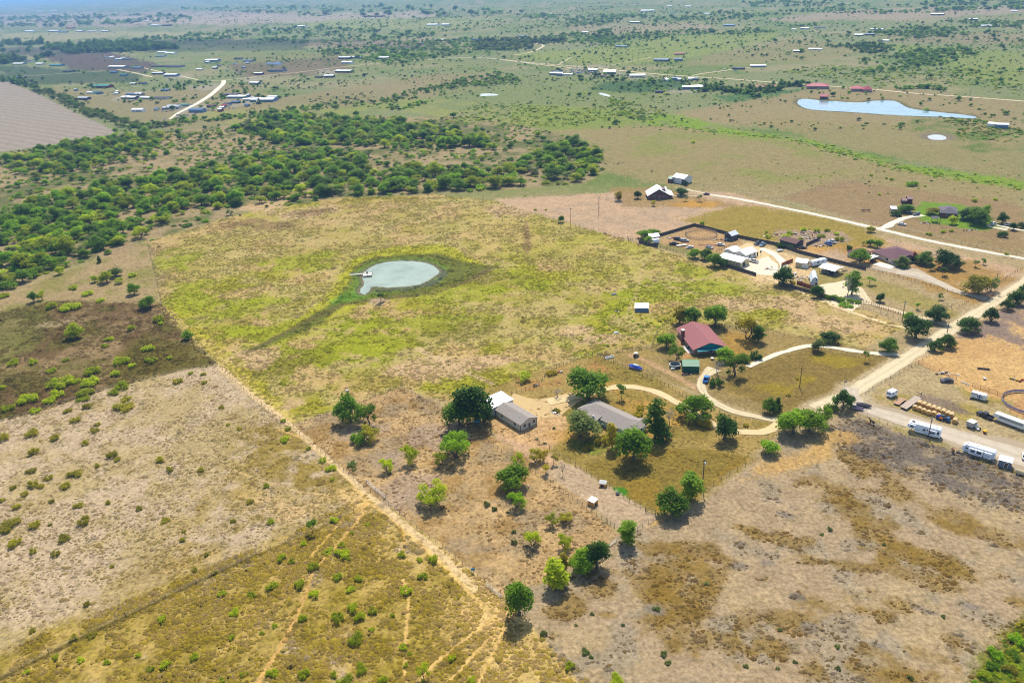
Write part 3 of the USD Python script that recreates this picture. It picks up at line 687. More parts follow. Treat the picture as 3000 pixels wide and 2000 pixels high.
road('gravel_drive',PT(2,2,(1860,250),(1800,290),(1745,350),(1735,410),(1770,480),(1860,560),(2000,630),(2150,675),(2352,710),(2430,722)),[6,4,3,2.8,2.8,2.8,2.8,2.8,3,3.5],G_ROAD,mid=.6)
road('house_driveway',PT(2,2,(330,560),(540,520),(700,480),(850,440),(960,420),(1100,418),(1250,445),(1380,490),(1500,550),(1620,620),(1740,700),(1860,770),(1980,820),(2130,835),(2280,835),(2420,790),(2560,690)),[5,4.5,3.6,3.3,3.3,3.3,3.3,3.3,3.3,3.3,3.3,3.3,3.3,3.6,4,4,5],G_TAN,mid=.25)
# far roads
road('settlement_road',PT(0,0,(1560,1095),(1640,1040),(1740,990),(1850,930),(1940,870),(2010,810),(2050,770),(2055,740)),[4,5,7,8,8,8,8,7],G_WHITE,6)
road('settlement_road',PT(0,0,(1900,745),(2055,738),(2250,720),(2500,690),(2730,668),(3050,628),(3400,592),(3800,560),(4300,530),(4700,560),(4900,590),(5100,610),(5250,625)),4.9,G_ROAD,10)
road('settlement_road',PT(0,0,(1080,640),(1230,670),(1400,710)),4.9,G_ROAD,8)
road('settlement_road',PT(0,0,(1300,620),(1500,668),(1700,710),(1840,740)),4.2,G_ROAD,8)
road('settlement_road',PT(0,0,(80,712),(400,690),(760,668),(1010,650)),4.2,G_GREY,10)
road('settlement_lane',PT(0,0,(800,890),(1000,870),(1300,845),(1600,818),(1900,790)),2.4,G_ROAD,6)
road('settlement_lane',PT(0,0,(540,858),(900,830),(1300,795),(1550,770)),2.1,G_ROAD,6)
road('settlement_lane',PT(0,0,(1540,905),(1700,885),(1920,860)),2.1,G_ROAD,6)
road('ridge_road',PT(2,0,(-60,555),(120,575),(500,605),(830,632),(1130,665),(1420,690),(1700,710),(2000,728),(2352,755),(2760,783),(3070,805),(3270,820),(3700,860),(4200,895),(4800,940)),5.2,G_ROAD,8)
road('ridge_road',PT(2,0,(1650,697),(1780,675),(2000,645),(2200,620)),4.2,G_ROAD,8)
road('ridge_road',PT(2,0,(-100,355),(60,372),(190,398),(290,420),(180,480),(20,510)),5.6,G_ROAD,10)
road('ridge_road',PT(2,0,(60,372),(160,345),(350,328)),4.2,G_ROAD,10)
road('ridge_road',PT(2,0,(420,600),(480,565),(545,530)),2.8,G_ROAD,8)
road('ridge_road',PT(2,0,(900,605),(1130,560),(1280,530)),2.8,G_ROAD,8)
# ------------------------------------------------------------------ grass: tussocks of each field in the colour of the ground they stand on
def ground_at(x,y):
 r,a = np.hypot(x,y),np.arctan2(x,y)
 i = np.clip(np.searchsorted(_r,r),0,NR - 1); j = np.clip(np.searchsorted(_th,a),0,NT - 1)
 return i * NT + j

usdkit.material(stage,'/World/Looks/tussock',{'g': ('geometry',{}),'c': ('attribute',{'attribute': 'cover'}),'n': ('noise_texture',{'scale': 3.0,'detail': 3.0}),'m': ('map_range',{'from_min': .3,'from_max': .7,'to_min': .75,'to_max': 1.2}),'h': ('hsv',{}),
    'd': ('principled_bsdf',{'roughness': .9,'specular_ior_level': .1}),'t': ('translucent_bsdf',{}),'x': ('mix_closure',{'fac': .42})},
    [('g.position','n.vector'),('n.fac','m.value'),('c.color','h.color'),('m.result','h.value'),('h.color','d.base_color'),('h.color','t.color'),('d.BSDF','x.closure1'),('t.BSDF','x.closure2')],surface='x.closure')
BARE = [PD((1250,1088),(1290,1056),(1420,1128),(1512,1190),(1450,1236))]

def grass(name,poly,per_m2,size,tint,gate=None,seed=1,mixed=.65,dark=.8,tall=.55):
 g = np.random.default_rng(seed)
 poly = np.asarray(poly); lo,hi = poly.min(0),poly.max(0)
 n = int(per_m2 * (hi - lo).prod())
 x,y = lo[0] + g.random(n) * (hi - lo)[0],lo[1] + g.random(n) * (hi - lo)[1]
 k = inside(poly,x,y) & (abs(np.degrees(np.arctan2(x,y))) < 45) & (np.hypot(x,y) > 118)
 x,y = x[k],y[k]
 dens = noise2(x,y,5,seed % 8,3) * .6 + noise2(x,y,18,(seed + 3) % 8,2) * .4
 k = g.random(len(x)) < smooth(dens,.36,.6)
 if gate is not None:
  k &= gate(x,y)
 if 'olive' in name or 'dry' in name:
  for q,w in TRAILS:
   k &= dist_line(q,x,y,4) > w * .9
 k &= dist_line(np.vstack([POND,POND[:1]]),x,y,9) > 4
 k &= ~inside(POND,x,y)
 x,y = x[k],y[k]
 n = len(x)
 s = size * np.exp(g.normal(0,.38,n))
 c = COL[ground_at(x,y)]
 pick = g.random((n,1))
 t1 = np.array(tint)
 c = np.where(pick < .5,c * (dark + .2 * g.random((n,1))),c * (1 - mixed) + t1 * mixed * (.7 + .6 * g.random((n,1))))
 ang = np.arange(6) * PI / 3 + g.random((n,1)) * 2
 rad = s[:,None] * (.32 + .3 * g.random((n,6)))
 el = 1 + .6 * g.random((n,1))
 V = np.zeros((n,7,3))
 V[:,:6,0] = x[:,None] + rad * np.cos(ang) * el; V[:,:6,1] = y[:,None] + rad * np.sin(ang)
 V[:,:6,2] = -.05 + .06 * s[:,None] * g.random((n,6))
 V[:,6,0] = x + s * g.normal(0,.18,n); V[:,6,1] = y + s * g.normal(0,.18,n); V[:,6,2] = s * tall * (.5 + .8 * g.random(n))
 V[:,:,2] += GZ[ground_at(x,y)][:,None]
 f = np.stack([np.arange(6),(np.arange(6) + 1) % 6,np.full(6,6)],1)
 F = (f[None] + 7 * np.arange(n)[:,None,None]).reshape(-1,3)
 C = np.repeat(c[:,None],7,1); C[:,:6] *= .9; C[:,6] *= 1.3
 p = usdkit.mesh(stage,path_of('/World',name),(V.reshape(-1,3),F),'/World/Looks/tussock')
 N = V - V[:,:6].mean(1,keepdims=True); N[:,:,2] = .9 * s[:,None]; N[:,6] = (0,0,1)
 N /= np.linalg.norm(N,axis=2,keepdims=True)
 p.CreateNormalsAttr(Vt.Vec3fArray.FromNumpy(N.reshape(-1,3).astype(np.float32))); p.SetNormalsInterpolation('vertex')
 _pv(p).CreatePrimvar('cover',Sdf.ValueTypeNames.Color3fArray,'vertex').Set(Vt.Vec3fArray.FromNumpy(np.clip(C.reshape(-1,3),.004,.8).astype(np.float32)))
 return p

tag(grass('dry_grass',LEFTF,1.5,.55,S(160,142,76),lambda x,y: ~inside(OLIVE,x,y),2,dark=.75,tall=.4),'thin dry grass tussocks on the pale bare field at lower left','grass',kind='stuff')
tag(grass('olive_grass',OLIVE,4.5,.7,S(182,160,62),None,3,dark=.8,tall=.6),'rough olive brown grass on the slope at the bottom left','grass',kind='stuff')
tag(grass('pasture_grass',PASTURE,.9,.9,S(172,170,30),None,4,.3,.72,.4),'yellow green weeds and grass of the pasture round the pond','grass',kind='stuff')
tag(grass('weedy_grass',DARKF,1.0,.9,S(122,106,54),None,5,dark=.7,tall=.45),'dark weedy growth on the brown field at the left','grass',kind='stuff')
tag(grass('lot_grass',LOT,.9,.6,S(142,112,58),lambda x,y: ~inside(BARE[0],x,y),6,dark=.7,tall=.35),'sparse dry grass on the bare back lot behind the houses','grass',kind='stuff')
tag(grass('field_grass',RF,1.3,.62,S(128,98,42),lambda x,y: COL[ground_at(x,y)].max(1) < .26,7,dark=.75,tall=.4),'brown grass in patches on the tan field at lower right','grass',kind='stuff')
tag(grass('lawn_grass',np.vstack([YARD]),.8,.5,S(120,104,40),None,8,dark=.75,tall=.3),'mown olive and brown grass around the long grey house','grass',kind='stuff')

# ------------------------------------------------------------------ trees and shrubs
LEAF = {'dark': mat_leaf('dark_foliage',(.055,.125,.006),(.12,.23,.01),.56),'mid': mat_leaf('green_foliage',(.13,.25,.004),(.24,.39,.008),.62),
  'bright': mat_leaf('bright_foliage',(.22,.39,.004),(.36,.53,.01),.64),'lime': mat_leaf('lime_foliage',(.42,.50,.006),(.56,.62,.015),.66),
  'olive': mat_leaf('olive_foliage',(.38,.35,.02),(.52,.47,.03),.64),'yellow': mat_leaf('yellow_foliage',(.44,.37,.01),(.58,.49,.03),.6),
  'grey': mat_leaf('grey_green_foliage',(.17,.22,.04),(.28,.33,.07),.55),'rust': mat_leaf('rust_foliage',(.34,.07,.012),(.50,.14,.02),.5),
  'bare': mat_leaf('bare_twigs',(.30,.26,.20),(.46,.41,.33),.2)}
BARK,BARK_PALE = mat('bark',(.09,.07,.05),.95,var=.3,scale=3),mat('pale_bark',(.34,.29,.23),.95,var=.25,scale=3)

def leaves(g,centers,radii,n,size,flat=.75):
 """Leaf sprays spread through ellipsoid clumps, most near the clump's outside."""
 w = np.array([r[0] * r[1] * r[2] for r in radii]) ** .67; w /= w.sum()
 idx = g.choice(len(centers),n,p=w)
 d = g.normal(size=(n,3)); d /= np.linalg.norm(d,axis=1,keepdims=True)
 d[:,2] = np.where((d[:,2] < -.35) & (g.random(n) < .6),-d[:,2],d[:,2])
 rr = g.random(n)[:,None] ** .38 * np.where(g.random(n) < .24,g.uniform(1.05,1.5,n),1.0)[:,None]
 p = np.array(centers)[idx] + d * rr * np.array(radii)[idx]
 nrm = d * .55 + g.normal(0,.5,(n,3)) + (0,0,.8); nrm /= np.linalg.norm(nrm,axis=1,keepdims=True)
 a = np.cross(nrm,g.normal(size=(n,3))); a /= np.linalg.norm(a,axis=1,keepdims=True)
 b = np.cross(nrm,a)
 s = size * (.6 + .8 * g.random((n,1)))
 V = np.stack([p - a * s - b * s * .35,p + b * s * .75 - nrm * s * .15,p + a * s * .95 + b * s * .1,p - b * s * .7 - nrm * s * .1],1)
 i = 4 * np.arange(n)[:,None]
 shade = np.repeat(g.normal(0,.14,len(centers))[idx] + g.random(n) * .75 + .12,4)
 return V.reshape(-1,3),np.vstack([i + [0,3,2],i + [0,2,1]]),np.clip(shade,0,1)

def limbs(mb,g,top,base_r,centers,split,lean=0.1,stems=1):
 """A tapered trunk that divides into limbs reaching into the clumps."""
 order = np.arange(len(centers))
 for k in range(stems):
  off = np.array([math.cos(2.1 * k),math.sin(2.1 * k),0]) * (.25 * (stems > 1))
  fork = np.array([g.normal(0,lean),g.normal(0,lean),split]) + off * 3
  mid = fork * .5 + (g.normal(0,lean * .4),g.normal(0,lean * .4),0)
  mb.bar(off * .6 + (0,0,-.15),mid,base_r * 1.15,base_r * .85,7).bar(mid,fork,base_r * .85,base_r * .65,7)
  for c in order[k::stems][:7]:
   q = np.array(centers[c]); h = fork * .5 + q * .5 + g.normal(0,.2,3)
   mb.bar(fork,h,base_r * .5,base_r * .28,5).bar(h,q,base_r * .28,base_r * .08,4)

PROTO = {}

def proto(kind,seed):
 """Class prims of tree shapes about 6 m wide, each with trunk and crown."""
 shape,tone = kind
 key = (shape,tone,seed)
 if key in PROTO:
  return PROTO[key]
 g = np.random.default_rng(1000 + seed * 17 + len(shape) * 101)
 c,r,n,size,bark = [],[],1100,.30,BARK
 mb = MB()
 if shape == 'round':        # dense broad crown on a short trunk
  H = 6.6
  for k in range(13):
   a,q = g.random() * 2 * PI,math.sqrt(g.random()) * 2.0
   c.append((q * math.cos(a),q * math.sin(a),1.1 + (1 - (q / 2.6) ** 2) * 3.4 * g.uniform(.15,1.0))); r.append(g.uniform(.55,1.3) * np.array((1.1,1.1,1.0)))
  c.append((0,0,2.7)); r.append(np.array((1.6,1.6,1.7))); n,size = 2700,.19
  limbs(mb,g,H,.26,c,1.2)
 elif shape == 'broad':      # wide umbrella, gaps at the edge
  H = 6.0
  for k in range(15):
   a,q = k * 2.4 + g.normal(0,.2),2.75 * math.sqrt((k + .6) / 15.6)
   c.append((q * math.cos(a),q * math.sin(a),3.5 - .26 * q * q + g.normal(0,.4))); r.append(g.uniform(.8,1.25) * np.array((1.1,1.1,.85)))
  n,size = 2300,.22
  limbs(mb,g,H,.24,c,1.3,.2)
 elif shape == 'open':       # loose crown of separate tufts, limbs show
  H = 5.6
  for k in range(11):
   a,q = k * 2.4 + g.normal(0,.3),2.5 * math.sqrt((k + .5) / 11)
   c.append((q * math.cos(a),q * math.sin(a),1.4 + g.random() * 2.8 - .1 * q * q)); r.append(g.uniform(.65,1.1) * np.array((1.15,1.15,.8)))
  n,size = 1400,.2
  limbs(mb,g,H,.17,c,1.1,.35,2)
 elif shape == 'shrub':      # low dome to the ground
  for k in range(9):
   a,q = g.random() * 2 * PI,math.sqrt(g.random()) * 2.2
   c.append((q * math.cos(a),q * math.sin(a),.45 + g.random() * 1.0 * (1 - q / 3))); r.append(g.uniform(.7,1.2) * np.array((1,1,.75)))
  n,size = 900,.2
  for k in range(5):
   mb.bar((0,0,-.1),np.array(c[k]),.07,.02,4)
 elif shape == 'cedar':      # dark, dense, pointed-round, foliage near the ground
  for k in range(16):
   z = .7 + 5.2 * (k + .3) / 16; q = (1 - (z / 6.8) ** 1.6) * 2.1 * math.sqrt(g.random()); a = k * 2.4
   c.append((q * math.cos(a),q * math.sin(a),z)); r.append(np.array((1.25,1.25,.85)) * (1.15 - .11 * z) * g.uniform(.85,1.15))
  n,size = 2500,.19
  limbs(mb,g,6,.2,c[6:],1.2)
 elif shape == 'tall':       # narrow upright crown
  for k in range(12):
   z = 1.5 + 6.2 * k / 12; a = k * 2.4; q = g.uniform(.2,1.0)
   c.append((q * math.cos(a),q * math.sin(a),z)); r.append(g.uniform(.6,1.05) * np.array((1,1,.95)))
  n,size = 1500,.2
  limbs(mb,g,9,.17,c[2:],1.8,.15)
 elif shape == 'twigs':      # leafless, a fan of pale branches
  bark = BARK_PALE
  for k in range(14):
   a,q = k * 2.4,g.uniform(.6,2.2)
   c.append((q * math.cos(a),q * math.sin(a),g.uniform(2.2,5.0)))
  limbs(mb,g,5,.16,c[:7],1.3,.2); limbs(mb,g,5,.12,c[7:],1.6,.3)
  for q in c:
   for k in range(7):
    e = np.array(q) + g.normal(0,.55,3) + (0,0,.3); mb.bar(q,e,.035,.012,3)
  r = [np.array((.6,.6,.5))] * 14; n,size = 130,.16
 elif shape == 'sapling':
  for k in range(6):
   c.append((g.normal(0,.8),g.normal(0,.8),3.0 + g.random() * 2.6)); r.append(np.array((.95,.95,.9)) * g.uniform(.8,1.2))
  n,size = 420,.28
  limbs(mb,g,6,.12,c,2.4,.1)
 path = f'/World/{shape}_{tone}_tree_form_{seed}'
 cl = stage.CreateClassPrim(path)
 usdkit.mesh(stage,path + '/trunk',mb.mesh(),bark)
 lv,lf,tone_ = leaves(g,c,r,n,size)
 cr = usdkit.mesh(stage,path + '/crown',(lv,lf),LEAF[tone])
 _pv(cr).CreatePrimvar('tone',Sdf.ValueTypeNames.FloatArray,'vertex').Set(Vt.FloatArray.FromNumpy(tone_.astype(np.float32)))
 V = leaves(np.random.default_rng(0),c,r,400,size)[0]
 lo,hi = np.percentile(V,2,axis=0),np.percentile(V,98,axis=0)
 PROTO[key] = (cl,float((hi - lo)[:2].mean()),float(hi[2]))
 return PROTO[key]

def stand(cl,name,x,y,z,rz,s,label,cat,group):
 t = UsdGeom.Xform.Define(stage,path_of('/World',name)).GetPrim()
 place(t,x,y,z,rz,s)
 t.GetReferences().AddInternalReference(cl.GetPath())
 t.SetInstanceable(True)
 return tag(t,label,cat,group)

TREES = []          # where something already grows: x, y, radius

def to_px(x,y,z=0.0):
 q = np.array([x,y,z - ALT]); d = q @ _fwd
 return 1500 + FPX * (q @ _cx) / d,1000 - FPX * (q @ _cy) / d

def nth(n):
 return f"{n}{'th' if 10 < n % 100 < 14 else {1: 'st', 2: 'nd', 3: 'rd'}.get(n % 10, 'th')}"

def rank(prims,label,per=9,row='row'):
 """Tells alike things apart by rows counted up from the foot of the group and places from the left."""
 def at(p):
  t = p.GetAttribute('xformOp:translate').Get()
  return to_px(*t)
 q = sorted(prims,key=lambda p: -at(p)[1])
 for r in range(0,len(q),per):
  n = r // per + 1
  name = 'lowest ' + row if n == 1 else f'{nth(n)} {row} up'
  for k,p in enumerate(sorted(q[r:r + per],key=lambda p: at(p)[0])):
   p.SetCustomDataByKey('label',f"{label}, {name}, {'leftmost' if k == 0 else nth(k + 1) + ' from left'}")

def tree(px,py,w,h,shape,tone,label=None,group=None,name=None,cat=None,seed=None):
 """A tree whose foot is at pixel (px, py) of the photograph and that fills about w x h pixels there."""
 x,y = P(px,py)
 mp,al = mpp(px,py)
 W = w * mp * (.74 if shape == 'shrub' else .83)
 h = h * (.66 if shape == 'shrub' else .88)
 H = (h * mp - .22 * W * math.sin(al)) / math.cos(al)
 k = int(rng.integers(3)) if seed is None else seed
 cl,pw,ph = proto((shape,tone),k)
 sx = W / pw
 sz = float(np.clip(H / ph,.5 * sx,1.7 * sx))
 y_ = y + .12 * W * (shape == 'shrub')
 TREES.append((x,y,W / 2))
 name = name or {'shrub': 'shrub','cedar': 'cedar_tree','twigs': 'bare_tree','sapling': 'young_tree','open': 'mesquite_tree'}.get(shape,'shade_tree')
 cat = cat or ('bush' if shape == 'shrub' else 'tree')
 return stand(cl,name,x,y_,GZ[ground_at(np.array([x]),np.array([y_]))[0]] - .03,rng.random() * 6.28,(sx * rng.uniform(.92,1.08),sx * rng.uniform(.92,1.08),sz),label,cat,group)

def tt(c,r,x,y,w,h,*a,**k):
 px,py = T(c,r,x,y)
 return tree(px,py,w / 3.136,h / 3.136,*a,**k)
# -- trees that can be told apart, each by its place
for a in (
 # back lot behind the workshop
 (1,2,870,735,300,285,'broad','mid','broad green tree with bare pale limbs at the far fence of the back lot'),
 (1,2,1045,760,170,215,'open','mid','lighter slim tree right against the broad tree at the back lot fence'),
 (1,2,950,935,210,150,'shrub','mid','low bushy tree below the broad tree in the back lot'),
 (1,2,1050,910,190,160,'open','olive','olive loose tree beside the low bushy tree in the back lot'),
 (1,2,2020,745,330,380,'round','dark','very large dark oak left of the white metal barn'),
 (1,2,1870,765,280,250,'round','mid','greener lower half of the oak pair left of the white barn'),
 (1,2,2090,735,180,200,'round','dark','dark oak at the corner of the workshop over the blue tarp'),
 (1,2,1850,1065,290,250,'open','bright','bright lime tree with stacked crown below the big dark oak'),
 (1,2,1840,960,190,175,'open','bright','upper bright lime tree just below the shadow of the big oak'),
 (1,2,1700,1130,150,140,'open','lime','thin yellowish tree leaning left of the bright lime tree'),
 (1,2,1205,1190,140,135,'open','lime','small lime tree alone in the middle of the back lot'),
 (1,2,1415,1120,160,180,'open','lime','pale lime tree between the small lime tree and the bright one'),
 (1,2,1625,1485,280,205,'open','lime','spreading lime mesquite with thin trunk low in the back lot'),
 (1,2,2352,1345,290,220,'round','bright','rounded bright green tree in the middle of the back lot right side'),
 (1,2,2410,1150,130,150,'open','lime','lime tree above the rounded bright green tree by the inner fence'),
 (1,2,2400,1520,190,160,'open','bright','thin stemmed bright tree below the rounded bright green tree'),
 # round the long grey house
 (2,2,705,520,350,285,'round','mid','big round green oak standing in the bend of the tan driveway'),
 (2,2,1005,525,90,150,'sapling','mid','small young tree on the lawn inside the driveway bend'),
 (2,2,420,510,100,90,'twigs','bare','thin nearly leafless young tree above the tan yard'),
 (2,2,110,360,130,90,'open','lime','lime sapling in the pasture above the white barn'),
 (2,2,625,875,300,265,'round','grey','dark grey green oak at the left end of the long grey house'),
 (2,2,920,985,110,255,'tall','yellow','tall narrow yellowing tree in front of the long grey house'),
 (2,2,1120,1085,350,325,'round','mid','large dense green tree in front of the long grey house'),
 (2,2,1310,890,200,390,'tall','mid','tall loose tree at the right end of the long grey house'),
 (2,2,1385,900,150,180,'cedar','dark','dark evergreen right of the long grey house'),
 (2,2,1450,760,120,170,'twigs','bare','bare whitish dead branches beside the tall tree at the house end'),
 (2,2,1690,700,345,255,'broad','bright','wide umbrella shaped green tree over the tan driveway'),
 (2,2,1950,890,220,245,'round','dark','dark green tree beside the driveway right of the umbrella shaped tree'),
 (2,2,1880,415,145,150,'shrub','dark','round dark bush at the turn of the gravel drive by the blue pickup'),
 (2,2,1640,1445,195,245,'tall','bright','bright green tree beside the utility pole at the lawn corner'),
 (2,2,1470,1575,270,240,'round','mid','dark leafy tree at the gate in the lower lawn corner'),
 (2,2,215,1105,130,140,'open','olive','olive fruit tree first beside the inner fence below the workshop'),
 (2,2,290,1095,110,115,'open','yellow','yellowing fruit tree right beside the olive fruit tree'),
 (2,2,385,1125,70,100,'sapling','olive','small thin olive tree by the goat pen corner'),
 (2,2,310,1215,80,95,'sapling','yellow','small yellowish tree at the top of the goat pen'),
 (2,2,470,1225,70,140,'twigs','bare','leafless brown tree inside the goat pen'),
 (2,2,2352,1030,180,140,'round','bright','low bright green tree at the lawn corner nearest the road'),
 # round the red roofed house
 (2,1,1540,1400,120,180,'tall','yellow','thin yellowish tree leftmost behind the red roofed house'),
 (2,1,1645,1400,170,170,'round','mid','medium green tree behind the left corner of the red roofed house'),
 (2,1,1870,1430,205,220,'round','mid','tall dense green tree behind the ridge of the red roofed house'),
 (2,1,2160,1545,210,255,'open','yellow','yellow green tree with a leaning trunk right of the red roofed house'),
 (2,1,2260,1570,120,120,'tall','mid','upright green bush behind the leaning yellow green tree'),
 (2,2,1420,60,160,150,'round','bright','bright tree left of the red roofed house patio'),
 (2,2,1510,170,150,170,'open','mid','tree over the round pool beside the green shed'),
 (2,2,1950,175,160,140,'round','bright','bright rounded tree at the front corner of the red roofed house'),
 (2,2,2050,310,210,240,'open','mid','tall loose tree where the curved white drive reaches the red roofed house'),
 (2,2,2150,185,130,120,'shrub','mid','round green bush left of the dark one beside the curved drive'),
 (2,2,2245,160,130,130,'shrub','dark','dark bush beside the curved drive below the leaning tree'),
 (2,2,1885,300,110,150,'twigs','bare','leafless whitish tree above the round dark bush on the drive'),
 # along the country road
 (3,2,460,90,130,125,'round','grey','rounded grey green tree on the curved white drive'),
 (3,2,890,180,55,110,'sapling','bright','small bright sapling below the curved drive near the road'),
 (3,2,1100,95,165,130,'round','mid','green tree at the mouth of the curved white drive'),
 (3,2,20,650,140,140,'round','mid','left of the two small green trees on the roadside lawn'),
 (3,2,85,640,90,150,'cedar','dark','narrow darker tree of the pair on the roadside lawn'),
 (3,2,685,615,215,205,'broad','dark','dark spreading cedar at the bend of the country road'),
 (3,2,230,850,290,250,'round','bright','largest bright green tree in the clump at the driveway mouth'),
 (3,2,380,830,230,230,'round','bright','middle tree of the bright green clump at the driveway mouth'),
 (3,2,500,755,150,170,'open','bright','lighter tree at the right end of the driveway clump'),
 (3,2,590,650,150,90,'shrub','mid','low green hedge shrub between the clump and the dark cedar'),
 (3,1,560,1570,165,110,'round','dark','dark tree beside the bend of the curved white drive'),
 (3,1,1355,1535,240,215,'round','dark','large dark oak where the tan ranch drive meets the road'),
 (3,1,1285,1380,100,95,'round','bright','lighter tree behind the large dark oak at the ranch drive'),
 (3,1,1540,1385,195,150,'round','dark','dark oak between the two ranch drives near the road'),
 (3,1,1030,1205,75,90,'round','dark','small round tree in a ring of stones beside the ranch drive'),
 (3,1,1370,1275,55,75,'sapling','bright','thin sapling in a ring of stones beside the ranch drive'),
 (3,1,1575,1180,60,65,'sapling','mid','small tree with stones on the ranch lawn'),
 (3,1,930,1045,80,90,'sapling','bright','bright small tree behind the parked trailer on the ranch lawn'),
 (3,1,725,1160,110,270,'twigs','bare','tall pale bare cottonwood in front of the carport'),
 (3,1,770,1140,140,240,'tall','mid','tall green cottonwood beside the pale bare one'),
 (3,1,460,1160,120,115,'round','dark','round dark tree against the ranch fence by the white gambrel shed'),
 (3,1,135,1050,175,175,'round','dark','large dark oak inside the fence between the ranch yards'),
 (3,1,225,1040,60,70,'shrub','yellow','yellowish shrub beside the large dark oak in the ranch yard'),
 (3,1,1840,1480,215,155,'broad','dark','dark roadside oak second up from the arena corner'),
 (3,1,2040,1385,135,145,'broad','dark','dark roadside oak third up from the arena corner'),
 (3,1,2190,1275,125,110,'broad','dark','dark roadside oak fourth up from the arena corner'),
 (3,1,2270,1225,170,140,'broad','dark','wider dark roadside oak near the right edge'),
 (3,1,2350,1130,120,110,'broad','dark','topmost dark roadside oak at the right edge'),
 (3,2,1530,85,140,115,'broad','dark','dark roadside oak at the corner of the sand arena'),
 (3,2,1640,50,170,130,'broad','dark','double stemmed dark oak shading the sand arena corner'),
 # round the plum roofed house
 (3,1,1620,880,220,170,'round','dark','biggest dark tree right of the plum roofed house'),
 (3,1,1440,855,170,120,'round','mid','green tree left of the biggest dark tree by the plum roofed house'),
 (3,1,1230,880,150,115,'cedar','grey','dark grey green conifer against the plum roofed house'),
 (3,1,1340,835,65,100,'cedar','rust','rust red conical tree beside the plum roofed house'),
 (3,1,1490,915,75,85,'sapling','dark','small round tree left of the driveway oaks by the plum roofed house'),
 (3,1,1605,965,75,95,'sapling','dark','small round tree with its own shadow beside the grey house drive'),
 (3,1,1750,905,110,90,'open','grey','grey thin tree right of the biggest dark tree'),
 (3,1,1930,1130,230,190,'round','olive','big olive green tree at the gate by the road'),
 (3,1,2050,1110,130,150,'open','grey','greyish loose tree beside the big olive green tree'),
 (3,1,840,845,190,150,'broad','bright','feathery bright green tree in front of the plum roofed house'),
 (3,1,940,695,75,75,'round','mid','left of two round green trees behind the plum roofed house'),
 (3,1,1005,705,90,80,'round','bright','right of two round green trees behind the plum roofed house'),
 (3,1,745,725,75,60,'shrub','dark','dark bush behind the small plum roofed garage'),
 (3,1,872,685,45,45,'sapling','olive','small olive tree behind the plum roofed house'),
 (3,1,1905,885,60,70,'sapling','grey','thin grey green tree on the lawn above the big olive tree'),
 (3,1,1980,860,55,60,'sapling','mid','small green tree next to the thin grey green one'),
 # round the slate roofed house
 (3,1,1910,485,210,165,'round','mid','large green tree right of the slate roofed house'),
 (3,1,1860,450,210,135,'round','dark','dark oak touching the slate roofed house'),
 (3,1,1990,420,110,110,'round','bright','lighter tree behind the large green tree by the slate roof'),
 (3,1,1690,490,80,85,'round','lime','small lime tree on the bright lawn before the slate roofed house'),
 (3,1,1505,400,130,65,'round','olive','olive tree at the left end of the slate roofed house'),
 (3,1,1262,385,150,85,'round','mid','green tree beside the small brown sheds'),
 (3,1,1165,412,120,65,'shrub','dark','dark bush by the white roofed hut'),
 (3,1,2147,485,100,105,'round','dark','dark round tree above the loop drive at the right'),
 (3,1,2250,545,75,75,'round','dark','dark tree on the loop drive'),
 (3,1,2330,525,70,55,'round','dark','dark tree right of the loop drive at the edge'),
 (3,1,2155,610,110,80,'shrub','dark','round dark bush alone below the loop drive'),
 (3,1,1325,142,115,62,'shrub','bright','bright green round bush alone in the pasture above the slate house'),
 (3,1,940,562,85,60,'round','olive','small tree at the fork of the white farm lane'),
 # round the white roofed farmhouse
 (2,1,450,475,62,68,'round','mid','small dark tree on the pasture fence near the left pole'),
 (2,1,1155,255,80,75,'round','dark','dark tree left of the white roofed farmhouse'),
 (2,1,1550,228,112,82,'round','dark','wide dark tree right of the white roofed farmhouse'),
 (2,1,980,275,75,75,'tall','yellow','yellow bush inside the little white fence'),
 (2,1,1300,325,50,62,'open','olive','thin olive tree before the white roofed farmhouse'),
 (2,1,1590,280,42,50,'sapling','grey','grey sapling beside the garden path'),
 (2,1,1727,282,50,65,'sapling','grey','grey sapling beside the red car'),
 (2,1,1600,138,45,45,'round','dark','dark bush against the white barn far behind the farmhouse'),
 (2,1,1750,492,52,50,'shrub','bright','bright bush behind the corner of the board fence'),
 (2,1,1215,620,125,85,'round','bright','bright tree behind the corner hut of the board fence'),
 (2,1,1300,590,110,60,'round','bright','second bright tree behind the corner hut of the board fence'),
 (2,1,1250,675,85,90,'open','bright','drooping bright plant in front of the corner hut'),
 (2,1,1680,800,115,95,'round','bright','leftmost of the green trees behind the white ranch building'),
 (2,1,1770,815,105,105,'round','mid','second green tree behind the white ranch building by the pole'),
 (2,1,1860,875,140,130,'round','mid','tallest green tree at the fence by the white ranch building'),
 (2,1,1935,890,95,80,'round','dark','rightmost darker tree at the fence by the white ranch building'),
 # pond, meadow and pasture
 (1,1,1145,1210,78,105,'sapling','mid','single small tree on the bare mound below the pond'),
 (0,1,915,845,42,72,'cedar','dark','little dark upright cedar in the meadow below the woods'),
 (0,1,550,950,80,78,'round','lime','lime bush tree alone in the meadow below the woods'),
 (0,1,870,1025,62,72,'round','lime','small lime tree left of the green clump in the meadow'),
 (0,1,985,1025,125,115,'round','lime','bright clump tree in the middle of the meadow'),
 (0,1,1065,970,130,90,'round','grey','grey and green tree behind the bright clump in the meadow'),
 (0,1,1100,1035,90,62,'open','lime','light low tree right of the bright clump in the meadow'),
 (0,1,1235,1135,115,110,'round','bright','bright tree at the pasture fence line above its neighbour'),
 (0,1,1365,1262,150,122,'round','bright','denser green tree at the corner of the dark field'),
 (0,1,315,1205,85,105,'round','mid','darker left tree of the pair at the left of the meadow'),
